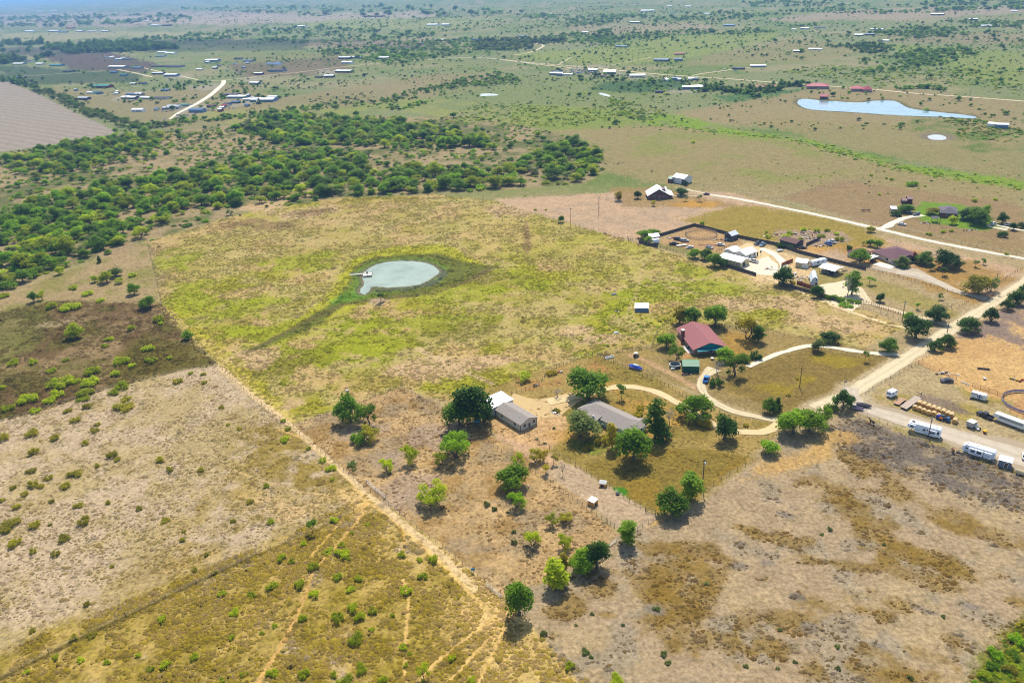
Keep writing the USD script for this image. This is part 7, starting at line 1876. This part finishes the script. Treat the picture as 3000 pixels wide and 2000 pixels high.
# -- round hay bales in two rows
HAY,HAYEND = mat('hay_bale',S(228,198,150),.95,var=.16,scale=5,bump=.04),mat('hay_bale_end',S(206,158,92),.95,var=.22,scale=6,bump=.04)
_dir = P(*C(2560,1110,1000,640)) - P(*C(2560,1110,1090,500))
_bz = math.atan2(_dir[1],_dir[0])
PLACES = ('first at the flatbed end','second from the flatbed','third from the flatbed','fourth from the flatbed','fifth from the flatbed','sixth from the flatbed','seventh from the flatbed','eighth from the flatbed','ninth from the flatbed')
for row,ys,items in (('back',0,((1035,608),(1140,640),(1248,688),(1362,725),(1470,765),(1585,805),(1690,850),(1775,885),(1850,1010))),('front',0,((935,690),(1042,728),(1142,770),(1250,812),(1370,835),(1480,880)))):
 for k,(x,y) in enumerate(items):
  c = P(*C(2560,1110,x,y))
  t = thing('hay_bale',f'round hay bale in the {row} row, {PLACES[k]}','hay bale',c[0],c[1],_bz,'round hay bales in two rows by the trailer yard')
  r,w = .82 * rng.uniform(.96,1.04),1.5
  w = 2.2 if row == 'back' else 1.5
  MB().bar((-w / 2 if row == 'front' else -w + .5,0,r * .97),(w / 2 if row == 'front' else .5,0,r * .97),r,n=18).build('bale',HAY,t)
  e = w / 2 if row == 'front' else .5
  MB().bar((e,0,r * .97),(e + .03,0,r * .97),r * .93,n=16).build('bale_end',HAYEND,t)

# -- boats, carts, pool, odds and ends
a,b = P(*T(2,2,1085,238)),P(*T(2,2,1190,268))
t = thing('covered_boat','boat under a bright blue tarp on the grass above the driveway','boat',*((a + b) / 2),math.atan2(*(b - a)[::-1]))
hull = np.array([(x,s * w * k,z) for x,w in ((-2.9,.75),(-1.5,1.05),(.5,1.1),(2.0,.8),(3.0,.15)) for s,k,z in ((-1,.75,.55),(-1,1,1.1),(1,1,1.1),(1,.75,.55))])
hv = trimesh.convex.convex_hull(hull); MB().add(hv.vertices,hv.faces).build('hull',mat('boat_hull',S(120,140,190),.4),t)
tarp = np.array([(x,s * w,z) for x,w,h in ((-3.0,.85,1.4),(-1.2,1.15,1.9),(.6,1.18,2.0),(2.1,.85,1.55),(3.1,.15,1.2)) for s,z in ((-1,.95),(1,.95),(0,h))])
hv = trimesh.convex.convex_hull(tarp); MB().add(hv.vertices,hv.faces).build('tarp',mat('blue_tarp',S(52,88,216),.45,var=.3,scale=1.2),t)
MB().cbox(.0,0,1.75,2.4,.9,.5).build('tarp_top',mat('pale_tarp',S(190,214,240),.5,var=.2),t)
wheels(t,[(-.8,-1.0),(-.8,1.0)],.32); MB().bar((2.6,0,.5),(4.0,0,.45),.06,n=5).build('hitch',DARK,t)
for lab,A,B,cols in (('boat under a dark grey cover beside the dark cedar at the road bend',T(3,2,810,585),T(3,2,950,612),('dark_cover',(70,68,76))),('jet boat with pink and white hull beside the dark covered boat',T(3,2,760,610),T(3,2,880,638),('pink_hull',(196,168,190)))):
 a,b = P(*A),P(*B)
 t = thing('covered_boat',lab,'boat',*((a + b) / 2),math.atan2(*(b - a)[::-1]))
 L = np.linalg.norm(b - a) / 2
 hv = trimesh.convex.convex_hull(np.array([(x * L,s * w,z) for x,w in ((-1,.75),(0,.95),(.6,.7),(1,.1)) for s,z in ((-1,.5),(1,.5),(-.9,1.05),(.9,1.05))])); MB().add(hv.vertices,hv.faces).build('hull',mat('boat_' + cols[0],S(*cols[1]),.4),t)
 hv = trimesh.convex.convex_hull(np.array([(x * L,s * w,z) for x,w,h in ((-1.02,.8,1.2),(-.1,1.0,1.6),(.5,.8,1.4),(1.02,.1,1.1)) for s,z in ((-1,1.0),(1,1.0),(0,h))])); MB().add(hv.vertices,hv.faces).build('cover',mat('cover_' + cols[0],S(*(cols[1] if cols[0] == 'dark_cover' else (90,80,110))),.7,var=.3),t)
 wheels(t,[(-.3,-.85),(-.3,.85)],.3); MB().bar((L * .8,0,.5),(L + 1.2,0,.45),.06,n=5).build('hitch',DARK,t)
c = P(*T(2,2,1140,140)); t = thing('golf_cart','white roofed golf cart standing by the top fence of the homestead','golf cart',c[0],c[1],.4)
MB().prism([(-1.1,.3),(1.2,.3),(1.25,.75),(.6,.85),(.5,.45),(-.1,.45),(-.2,.8),(-1.1,.85)],-.6,.6,'y').build('body',mat('cart_body',S(90,74,60),.6),t); MB().box(-1.1,.8,-.65,.65,1.85,1.93).build('roof',WHITE,t)
for x in (-1,.7):
 for y in (-.6,.6):
  MB().bar((x,y,.7),(x,y,1.86),.03,n=4).build('roof_post',DARK,t)
MB().box(-.8,-.2,-.5,.5,.8,1.2).build('seat',DARK,t); wheels(t,[(x,y) for x in (-.75,.8) for y in (-.55,.55)],.25,.2)
c = P(*T(2,2,1497,232)); t = thing('above_ground_pool','round above ground pool with dark water beside the green shed','pool',c[0],c[1])
r = 50 / 3.136 * mpp(*T(2,2,1497,232))[0]
ang = np.linspace(0,2 * PI,33)[:-1]
ri = np.stack([np.cos(ang),np.sin(ang)],1)
wv = np.vstack([np.c_[ri * r,np.zeros(32)],np.c_[ri * r,np.full(32,1.2)],np.c_[ri * (r - .06),np.full(32,1.2)],np.c_[ri * (r - .06),np.zeros(32)]])
k = np.arange(32); kn = (k + 1) % 32
MB().add(wv,np.vstack([np.stack([o + k,o + kn,o + 32 + kn,o + 32 + k],1) for o in (0,32,64)])).build('wall',mat('pool_wall',S(96,104,110),.6),t)
rv = np.vstack([np.c_[ri * (r + .1),np.full(32,1.2)],np.c_[ri * (r + .1),np.full(32,1.27)],np.c_[ri * (r - .14),np.full(32,1.27)],np.c_[ri * (r - .14),np.full(32,1.2)]])
MB().add(rv,np.vstack([np.stack([(o % 128) + k,(o % 128) + kn,(o + 32) % 128 + kn,(o + 32) % 128 + k],1) for o in (0,32,64,96)])).build('rim',WHITE,t)
MB().add(np.vstack([np.c_[ri * (r - .1),np.full(32,1.02)],[[0,0,1.02]]]),np.stack([k,kn,np.full(32,32)],1)).build('water',mat('dark_water',(.015,.025,.03),.08,spec=.5),t)
c = P(*T(2,2,1478,258)); t = thing('pump_box','white box step beside the round pool','box',c[0],c[1],.1)
MB().cbox(0,0,.35,1.4,.8,.7).build('box',WHITE,t); MB().cbox(0,0,.73,1.5,.9,.06).build('lid',CONC,t)
c = P(*T(2,2,895,150)); t = thing('stock_tank','grey concrete trough on the grass by the top fence','trough',c[0],c[1],.35)
MB().box(-1.9,1.9,-.8,.8,0,.12).build('floor',CONC,t)
for a in ((-1.9,1.9,-.8,-.66),(-1.9,1.9,.66,.8),(-1.9,-1.76,-.66,.66),(1.76,1.9,-.66,.66)):
 MB().box(*a,.12,.6).build('side',CONC,t)
c = P(*T(2,2,970,1402)); t = thing('stock_tank','black rubber trough beside the green grass strip in the goat pen','trough',c[0],c[1],.4)
MB().bar((0,0,0),(0,0,.45),.65,n=14).build('tub',DARK,t); MB().bar((0,0,.44),(0,0,.47),.55,n=14).build('water',_mats['dark_water'],t)
c = P(*T(2,2,1625,75)); t = thing('patio','pale wooden patio deck with dark chairs beside the red roofed house','deck',c[0],c[1],.12)
for k in range(8):
 MB().box(-1.7 + k * .44,-1.7 + k * .44 + .42,-3.6,3.6,0,.22).build('deck_board',CONC,t)
for k,(x,y) in enumerate(((-.6,1.6),(.2,.9),(-.4,.2),(.5,-1.6))):
 c2 = P(*T(2,2,1625,75)) + (x,y); u = thing('patio_chair',('dark chair highest on the pale patio deck','dark chair second highest on the pale patio deck','dark chair in the middle of the pale patio deck','dark chair lowest on the pale patio deck')[k],'chair',c2[0],c2[1],k,z=.22)
 MB().box(-.3,.3,-.3,.3,.38,.45).build('seat',DARK,u); MB().box(-.3,-.22,-.3,.3,.45,.95).build('backrest',DARK,u)
 for lx in (-.25,.25):
  for ly in (-.25,.25):
   MB().bar((lx,ly,0),(lx,ly,.4),.03,n=4).build('leg',DARK,u)
c = P(*T(2,2,1840,165)); t = thing('patio_table','white garden table on the small terrace before the teal gable','table',c[0],c[1])
MB().bar((0,0,.7),(0,0,.76),.75,n=14).build('tabletop',WHITE,t); MB().bar((0,0,0),(0,0,.7),.08,n=6).build('leg',WHITE,t)
c = P(*T(1,2,2035,755)); t = thing('tarp_stand','pale blue tarp under the edge of the big dark oak','tarp',c[0],c[1],-.3)
MB().slab((-1.2,-.8,1.0),(1.2,-.8,1.0),(1.2,.8,1.5),(-1.2,.8,1.5),.04).build('sheet',mat('cyan_tarp',S(120,190,200),.5),t)
for x in (-1.1,1.1):
 MB().bar((x,-.7,0),(x,-.7,1.0),.04,n=4).build('leg',DARK,t); MB().bar((x,.7,0),(x,.7,1.45),.04,n=4).build('leg',DARK,t)
# dock on the pond
a,b = P(*T(1,1,862,962)),P(*T(1,1,985,952)); c = P(*T(1,1,1010,975))
t = thing('pond_dock','white dock with a long gangway standing in the pond','dock',a[0],a[1],math.atan2(*(b - a)[::-1]))
L = np.linalg.norm(b - a)
for k in range(int(L / .5)):
 MB().box(k * .5,k * .5 + .46,-.65,.65,.32,.4).build('plank',CONC,t)
for y in (-.65,.65):
 MB().bar((0,y,1.2),(L,y,1.2),.05,n=4).build('handrail',WHITE,t)
 for k in np.arange(0,L,2.0):
  MB().bar((k,y,.3),(k,y,1.2),.05,n=4).build('rail_post',WHITE,t)
for k in range(8):
 MB().box(L + k * .62,L + k * .62 + .58,-3.6,1.0,.30,.38).build('deck_plank',CONC,t)
for y in (-3.6,1.0):
 MB().bar((L,y,1.25),(L + 5,y,1.25),.06,n=4).build('handrail',DARK if y < 0 else WHITE,t)
for x in (L,L + 2.5,L + 5):
 for y in (-3.6,1.0):
  MB().bar((x,y,-1.2),(x,y,1.3),.08,n=5).build('pile',DARK,t)
MB().box(L + 1.8,L + 2.6,.1,.8,.38,1.2).build('bench',DARK,t)
# heaps and gear
_h = np.random.default_rng(91)
def heap(name,label,cat,px,n,spread,mats,big=1.0,rz=0):
 c = P(*px); t = thing(name,label,cat,c[0],c[1],rz)
 for k in range(n):
  x,y = _h.normal(0,spread[0]),_h.normal(0,spread[1])
  sx,sy,sz = big * _h.uniform(.3,1.5),big * _h.uniform(.2,.8),big * _h.uniform(.1,.6)
  m = MB(); nm = 'scrap_piece'
  if k % 4 == 3:
   m.bar((x - sx,y,.1),(x + sx,y + sy,.2 + sz * .6),.06,n=5); nm = 'scrap_pipe'
  elif k % 4 == 1:
   m.slab((x,y,sz),(x + sx,y,sz * 1.2),(x + sx,y + sy * 1.6,sz * .4),(x,y + sy * 1.6,sz * .3),.05); nm = 'scrap_sheet'
  else:
   m.cbox(x,y,sz / 2,sx,sy,sz,_h.random() * 3)
  m.build(nm,mats[int(_h.integers(len(mats)))],t)
SCR = [GALV,RUST,DARK,WHITE,POSTW,BRICK,CONC]
for lab,px,n,sp in (('largest scrap heap spread behind the brown junk shed',T(3,1,330,590),46,(5.5,3.5)),('scrap heap at the left of the junk yard behind the board fence',T(3,1,60,590),26,(4.5,2.5)),('scrap heap at the far right of the junk yard by the lime shrubs',T(3,1,400,625),22,(3,2)),('loose junk around the blue pickup in the junk yard',T(3,1,470,690),18,(3,1.2)),
      ('pale rubbish heap on the brown pasture below the loop drive',T(3,1,1870,548),14,(2.4,1)),('clutter of tubs and machines beside the gambrel shed',T(3,1,300,1000),30,(3,2)),('clutter against the wall of the reddish fence left of the gambrel shed',T(3,1,250,965),16,(1.6,2)),('bundled gate panels and scrap along the rusty pipe rail',C(2700,1010,560,680),18,(2.2,1.0)),
      ('brush and boards heap at the wood corner on the far pasture',T(2,0,955,1505),14,(4,1.5)),('dark stump and stick pile in the pasture left of the tin shed',T(2,1,965,1290),10,(1.0,.7)),('machinery parts beside the round pen',C(1850,640,1960,490),14,(1.8,1.2)),('scrap below the round pen in the stable yard',C(1850,640,945,450),10,(1.4,1.0)),
      ('red sleigh like wagon and scrap in the ranch yard',C(2080,650,1400,1080),16,(1.8,1.3)),('clutter under the right end of the carport',C(2280,700,1440,770),14,(1.6,1.0)),('rubble ring and stones beside the workshop yard',T(2,2,400,660),12,(1.3,1.0)),('stone heap under the green shed',T(2,2,1595,305),12,(1.2,.5)),('tools and pipes left of the pavilion on the bright lawn',C(2580,570,740,470,5.6),14,(1.8,1.3)),
      ('white rubbish on the top fence of the homestead',T(2,2,215,405),8,(.8,.6)),('bricks and stakes by the top fence of the homestead',T(2,2,375,285),9,(1.3,.6)),('pale boards by the fence peak of the back lot',T(1,2,840,455),6,(1,.5))):
 heap('scrap_heap' if 'scrap' in lab or 'junk' in lab else 'clutter_heap',lab,'heap',px,n,sp,SCR)
c = P(*C(2560,1110,1590,945)); b = P(*C(2560,1110,1800,1010))
t = thing('loaded_trailer','trailer piled with blue and dark bundles in front of the hay bales','trailer',c[0],c[1],math.atan2(*(b - c)[::-1]))
MB().box(-2.4,2.4,-1.0,1.0,.5,.62).build('deck',DARK,t); wheels(t,[(x,s) for x in (.1,1.0) for s in (-1.05,1.05)],.34)
for k,(x,y,z,sx,sy,sz,cc) in enumerate(((-1.6,0,1.1,1.3,1.6,.95,(56,66,150)),(-.4,.3,1.25,1.4,1.3,1.2,(70,96,104)),(.6,-.3,1.0,1.2,1.2,.8,(40,40,60)),(1.4,.2,1.1,1.2,1.5,1.0,(70,110,160)),(-.6,-.7,.95,1.6,.5,.6,(190,110,60)))):
 hv = trimesh.convex.convex_hull(np.array([(x + sx / 2 * i * (1 - .25 * (kk > 0)),y + sy / 2 * j * (1 - .3 * (kk > 0)),z + sz / 2 * kk) for i in (-1,1) for j in (-1,1) for kk in (-1,1)])); MB().add(hv.vertices,hv.faces).build('bundle',mat(f'bundle_{k}',S(*cc),.7,var=.3),t)
c = P(*C(2700,1210,1240,330)); t = thing('water_tote','white plastic tank beside the grey box trailer','tank',c[0],c[1],.3)
MB().box(-.6,.6,-.5,.5,.15,1.2).build('tank',WHITE,t); MB().box(-.65,.65,-.55,.55,0,.15).build('pallet',POSTW,t)
c = P(*C(2700,1210,1320,385)); t = thing('old_wheel_rig','low metal frame with a wheel in front of the white plastic tank','machine',c[0],c[1],.2)
MB().bar((-1,0,.3),(1,.3,.3),.06,n=5).build('frame',RUST,t); MB().bar((.2,-.1,.45),(.2,.1,.45),.45,n=12).build('wheel',TYRE,t); MB().box(-.9,-.2,-.4,.4,.3,.6).build('box',GALV,t)
c = P(*C(2700,1210,1445,455)); t = thing('mixer','small machine with yellow top and red base in the trailer yard','machine',c[0],c[1])
MB().box(-.4,.4,-.35,.35,.1,.6).build('base',mat('machine_red',S(176,60,40),.6),t); hv = trimesh.convex.convex_hull(np.array([(x,y,z) for z,q in ((.6,.35),(1.1,.6)) for x in (-q,q) for y in (-q,q)])); MB().add(hv.vertices,hv.faces).build('hopper',mat('machine_yellow',S(236,196,30),.5),t)
wheels(t,[(0,-.4),(0,.4)],.22,.12)
c = P(*C(2700,1010,1420,560)); t = thing('harrow','dark drag harrow lying on the sand arena','harrow',c[0],c[1],-.35)
for k in range(7):
 MB().bar((-2.2,-.9 + k * .3,.18),(2.2,-.9 + k * .3 + .1,.18),.06,n=5).build('bar',OLDWOOD,t)
for x in (-2,0,2):
 MB().bar((x,-1,.24),(x,1.1,.24),.07,n=5).build('crossbar',DARK,t)
c = P(*C(2700,1010,1440,790)); t = thing('feeder','small hay feeder on the sand arena below the harrow','feeder',c[0],c[1])
MB().bar((0,0,.3),(0,0,.7),.55,n=12).build('tub',GALV,t)
for x in (-.5,.5):
 MB().bar((x,0,0),(x * .8,0,.4),.05,n=4).build('leg',DARK,t)
for k,(x,y,lab,m_) in enumerate(((2050,780,'leftmost yellow barrel of the arena jump','machine_yellow'),(2110,800,'grey barrel in the middle of the arena jump','chrome'),(2185,825,'second yellow barrel of the arena jump','machine_yellow'),(2255,850,'red barrel at the right end of the arena jump','machine_red'),(2310,815,'red barrel behind the right end of the arena jump','machine_red'))):
 c = P(*C(2700,1010,x,y)); t = thing('barrel',lab,'barrel',c[0],c[1],.3,'barrels of the arena jump')
 MB().bar((-.45,0,.33),(.45,0,.33),.33,n=14).build('drum',_mats[m_],t); MB().bar((-.47,0,.33),(-.45,0,.33),.27,n=12).build('lid',DARK,t); MB().bar((.45,0,.33),(.47,0,.33),.27,n=12).build('lid',DARK,t)
c = P(*C(2700,1010,2110,720)); t = thing('jump_pole','striped yellow and purple pole propped over the arena barrels','pole',c[0],c[1],.9)
for k in range(4):
 MB().bar((k * .6 - 1.2,0,.5 + .22 * k),(k * .6 - .6,0,.72 + .22 * k),.1,n=6).build('segment',(_mats['machine_yellow'],_mats['purple_post'])[k % 2],t)
MB().bar((1.0,0,0),(1.0,0,1.3),.05,n=5).build('stand',DARK,t)
a,b = P(*C(2700,1010,905,855)),P(*C(2700,1010,1095,925)); t = thing('white_pipe','white plastic pipe lying along the arena fence','pipe',a[0],a[1],math.atan2(*(b - a)[::-1]))
MB().bar((0,0,.2),(np.linalg.norm(b - a),0,.2),.2,n=8).build('pipe',WHITE,t); MB().bar((1,-.2,.05),(1,.2,.05),.08,n=5).build('chock',POSTW,t)
a,b = P(*T(2,1,1710,685)),P(*T(2,1,1890,690)); t = thing('red_pipe','long red pipe lying across the stable yard','pipe',a[0],a[1],math.atan2(*(b - a)[::-1]))
MB().bar((0,0,.5),(np.linalg.norm(b - a),0,.5),.16,n=8).build('pipe',mat('pipe_red',S(190,110,120),.7),t)
for k in (.1,.5,.9):
 MB().bar((np.linalg.norm(b - a) * k,0,0),(np.linalg.norm(b - a) * k,0,.4),.1,n=5).build('trestle',POSTW,t)
c = P(*C(1850,640,1150,630)); t = thing('car_hauler','pale flat trailer in front of the black pickup in the stable yard','trailer',c[0],c[1],.1)
MB().box(-3,3,-1.1,1.1,.5,.62).build('deck',CONC,t); wheels(t,[(x,s) for x in (-.4,.5) for s in (-1.15,1.15)],.34); MB().bar((3,0,.5),(4.2,0,.5),.06,n=5).build('hitch',DARK,t)
c = P(*C(2080,650,1605,670)); t = thing('car_hauler','small white utility trailer on the grass beyond the ranch drive','trailer',c[0],c[1],.3)
MB().box(-1.9,1.9,-1.0,1.0,.5,.6).build('deck',WHITE,t); wheels(t,[(0,-1.1),(0,1.1)],.34); MB().bar((-1.9,0,.5),(-3.0,0,.5),.06,n=5).build('hitch',DARK,t)
for y in (-1.0,.96):
 MB().box(-1.9,1.9,y,y + .04,.6,.95).build('side_rail',WHITE,t)
c = P(*C(2280,700,1810,1040)); t = thing('car_hauler','dark loaded trailer on the ranch lawn by the cottonwoods','trailer',c[0],c[1],-.2)
MB().box(-2.6,2.6,-.9,.9,.5,.62).build('deck',DARK,t); MB().box(-2.2,-.6,-.7,.7,.62,1.3).build('load',mat('purple_load',S(110,96,120),.7),t); wheels(t,[(0,-1),(0,1)],.34)
c = P(*C(2280,700,790,650)); b = P(*C(2280,700,1130,570))
t = thing('travel_trailer','white travel trailer parked between the beige hut and the carport','travel trailer',c[0],c[1],math.atan2(*(b - c)[::-1]))
L = np.linalg.norm(b - c) * .95
MB().prism([(0,.6),(L,.6),(L,2.9),(L - .6,3.1),(.7,3.1),(0,2.3)],0,2.6,'y').build('body',RVW,t); MB().box(.7,L - .6,.1,2.5,3.102,3.16).build('roof',RVROOF,t); side_windows(t,[(L * .3,1.6,1.4,.8),(L * .65,1.7,1.0,.6)]); wheels(t,[(L * .5,.2),(L * .6,.2),(L * .5,2.4),(L * .6,2.4)],.35)
for x in (.35,.6):
 MB().cbox(L * x,1.3,3.25,.6,.6,.2).build('roof_vent',RVROOF,t)
c = P(*C(1850,640,490,585)); b = P(*C(1850,640,640,575)); t = thing('box_trailer','white box trailer in front of the corner hut','trailer',c[0],c[1],math.atan2(*(b - c)[::-1]))
L = np.linalg.norm(b - c); MB().box(0,L,0,2.2,.5,2.5).build('body',RVW,t); MB().box(-.03,L + .03,-.03,2.23,2.5,2.57).build('roof',RVROOF,t); wheels(t,[(L / 2,.1),(L / 2,2.1)],.34)
c = P(*T(2,1,958,1490)); t = thing('dinghy','small white upturned tub on the bare patch of the pond pasture','tub',c[0],c[1],.2)
hv = trimesh.convex.convex_hull(np.array([(x,y,z) for z,q in ((0,1.0),(.5,.75)) for x in (-1.2 * q,1.2 * q) for y in (-.7 * q,.7 * q)])); MB().add(hv.vertices,hv.faces).build('tub',WHITE,t); MB().cbox(0,0,.53,1.4,.7,.06).build('base',PBLUE,t)
c = P(*T(2,1,938,1140)); t = thing('feed_trough','long dark feed trough in the pond pasture above the tin shed','trough',c[0],c[1],.45)
MB().box(-1.6,1.6,-.4,.4,.25,.32).build('floor',DARK,t)
for y in (-.45,.4):
 MB().box(-1.6,1.6,y,y + .05,.25,.65).build('side',GALV,t)
for x in (-1.3,1.3):
 MB().cbox(x,0,.13,.1,.8,.26).build('leg',DARK,t)
c = P(*C(2450,690,1745,620)); t = thing('trampoline','round trampoline with pale rim on the lawn by the rust red tree','trampoline',c[0],c[1])
MB().bar((0,0,.75),(0,0,.82),1.9,n=20).build('rim',mat('mint_rim',S(170,220,200),.6),t); MB().bar((0,0,.82),(0,0,.84),1.4,n=20).build('mat',DARK,t)
for k in range(6):
 MB().bar((1.7 * math.cos(k),1.7 * math.sin(k),0),(1.7 * math.cos(k),1.7 * math.sin(k),.76),.04,n=4).build('leg',GALV,t)
a,b = P(*T(2,3,890,318)),P(*T(2,3,960,270)); t = thing('white_pipe','white pipe gate lying open between the corner trees','gate',a[0],a[1],math.atan2(*(b - a)[::-1]))
for z in (.3,.6,.9):
 MB().bar((0,0,z),(np.linalg.norm(b - a),0,z),.05,n=5).build('rail',WHITE,t)
for x in (0,np.linalg.norm(b - a)):
 MB().bar((x,0,0),(x,0,1.1),.07,n=5).build('post',WHITE,t)
for k,(x,y,lab) in enumerate(((840,905,'larger old tyre lying in the grass left of the travel trailer'),(922,940,'smaller old tyre right below the larger one'))):
 c = P(*C(2700,1210,x,y)); t = thing('old_tyre',lab,'tyre',c[0],c[1],.3 * k)
 r = .65 - .15 * k
 MB().add(*(lambda m: (m.vertices + (0,0,.22),m.faces))(trimesh.creation.torus(r * .7,r * .3,16,8))).build('tread',TYRE,t); MB().bar((0,0,.12),(0,0,.2),r * .45,n=10).build('hub',DARK,t)
a,b = P(2978,1386),P(3010,1397); t = thing('propane_tank','pale tank on its side cut by the right edge below the trailer yard','tank',a[0],a[1],math.atan2(*(b - a)[::-1]))
MB().bar((0,0,.9),(3.6,0,.9),.75,n=16).ball((0,0,.9),(.5,.74,.74),12).ball((3.6,0,.9),(.5,.74,.74),12).build('tank',BEIGE,t,sm=40)
for x in (.6,3.0):
 MB().cbox(x,0,.1,.3,1.2,.3).build('cradle',CONC,t)

# ------------------------------------------------------------------ animals
import manifold3d
from trimesh.smoothing import filter_taubin

def beast(name,label,cat,px,face,coat,s=1.0,horse=True,graze=False):
 """Horse or cow: one continuous body from a jointed skeleton, mane and tail apart."""
 c,f = P(*px),P(*face)
 t = thing(name,label,cat,c[0],c[1],math.atan2(*(f - c)[::-1]),s=(s,s,s))
 if horse:
  J = {'rump': (-.72,0,1.28,.30),'loin': (-.25,0,1.25,.31),'chest': (.42,0,1.2,.34),'withers': (.45,0,1.42,.17),'neck': (.85,0,1.62,.17),'poll': (1.12,0,1.95,.12),'face': (1.32,0,1.72,.10),'muzzle': (1.46,0,1.55,.075)}
  if graze:
   J.update(neck=(.95,0,1.1,.16),poll=(1.35,0,.8,.12),face=(1.42,0,.5,.10),muzzle=(1.45,0,.28,.075))
  legs = [('f',.42,.17,[(.42,.17,1.0,.15),(.46,.17,.58,.07),(.44,.17,.28,.05),(.47,.17,.05,.065)]),('h',-.7,.18,[(-.7,.18,1.12,.2),(-.58,.18,.78,.11),(-.86,.18,.52,.065),(-.84,.18,.25,.05),(-.8,.18,.05,.065)])]
 else:
  J = {'rump': (-.7,0,1.15,.30),'loin': (-.2,0,1.08,.38),'chest': (.5,0,1.05,.36),'withers': (.5,0,1.25,.2),'neck': (.85,0,1.15,.2),'poll': (1.1,0,1.2,.15),'face': (1.3,0,1.02,.12),'muzzle': (1.42,0,.9,.09)}
  legs = [('f',.5,.2,[(.5,.2,.8,.14),(.53,.2,.45,.08),(.52,.2,.06,.07)]),('h',-.68,.2,[(-.68,.2,.95,.2),(-.56,.2,.65,.11),(-.76,.2,.4,.07),(-.72,.2,.06,.07)])]
 hull = lambda p,q: manifold3d.Manifold.batch_hull([manifold3d.Manifold.sphere(p[3],12).translate(p[:3]),manifold3d.Manifold.sphere(q[3],12).translate(q[:3])])
 parts = [hull(J[a],J[b]) for a,b in (('rump','loin'),('loin','chest'),('chest','withers'),('withers','neck'),('chest','neck'),('neck','poll'),('poll','face'),('face','muzzle'))]
 for _,_,_,ch in legs:
  for sgn,off in ((1,0),(-1,.1)):
   q = [(x + off * (1 - z),y * sgn,z,r) for x,y,z,r in ch]
   parts += [hull(a,b) for a,b in zip(q[:-1],q[1:])]
 for sgn in (-1,1):
  p = J['poll']; parts.append(hull((p[0],sgn * .07,p[2] + .06,.04),(p[0] + .02,sgn * .1,p[2] + .2 if horse else p[2] + .08,.02)))
 body = manifold3d.Manifold.batch_boolean(parts,manifold3d.OpType.Add).refine_to_length(.09).to_mesh()
 m = trimesh.Trimesh(body.vert_properties[:,:3],body.tri_verts,process=True)
 filter_taubin(m,iterations=6)
 MB().add(m.vertices,m.faces).build('body',coat,t,sm=True)
 MB().bar((-.98,0,1.35),(-1.14,0,1.05),.06,.07,6).bar((-1.14,0,1.05),(-1.12,0,.55),.07,.02,6).build('tail',DARK if horse else coat,t)
 if horse:
  w,n_,p = J['withers'],J['neck'],J['poll']
  MB().bar((w[0],0,w[2] + .12),(n_[0] - .08,0,n_[2] + .14),.06,n=5).bar((n_[0] - .08,0,n_[2] + .14),(p[0] - .04,0,p[2] + .1),.06,.04,5).build('mane',DARK,t)

BAY,CHESTNUT,BLACKC,BROWNC = mat('bay_coat',(.055,.030,.022),.6,var=.2),mat('chestnut_coat',(.14,.045,.022),.6,var=.2),mat('black_coat',(.015,.014,.014),.6),mat('brown_coat',(.11,.05,.03),.7)
beast('horse','dark bay horse standing at the fence below the road bend','horse',C(2560,1110,-55,1035),C(2560,1110,-130,1000),BAY,1.05)
beast('horse','chestnut horse facing away at the fence by the travel trailer','horse',C(2700,1210,712,905),C(2700,1210,690,860),CHESTNUT,1.0,True,True)
for lab,px,fc,co in (('black cow left of the pair at the edge of the woods above the pasture',T(0,1,2205,418),T(0,1,2235,418),BLACKC),('black cow alone lower at the edge of the woods',T(0,1,1655,508),T(0,1,1675,508),BLACKC),('brown calf lying left in the brown pasture by the farm lane',T(3,1,868,374),T(3,1,850,374),BROWNC),('brown calf in the middle of three in the brown pasture',T(3,1,886,376),T(3,1,905,376),BROWNC),('brown calf right of three in the brown pasture',T(3,1,922,374),T(3,1,940,374),BROWNC),
      ('dark cow near the tall pole on the plain below the scrap yard',T(2,0,176,734),T(2,0,190,734),BLACKC),('dark cow beside the ridge road at the right',T(3,0,1812,874),T(3,0,1830,874),BROWNC),('dark cow beyond the farmhouse on the open pasture',C(1850,500,468,38),C(1850,500,500,38),BLACKC)):
 beast('cow',lab,'cow',px,fc,co,.9,False)

# ------------------------------------------------------------------ the air over the plain
usdkit.material(stage,'/World/Looks/haze',{'v': ('principled_volume',{'color': (0.26,0.50,0.84),'density': 9e-5,'anisotropy': 0.2})},[],volume='v.volume')
tag(MB().box(-72000,72000,-72000,72000,-3.0,175.0).build('haze','/World/Looks/haze'),'pale blue haze over the plain',None,None,'stuff')
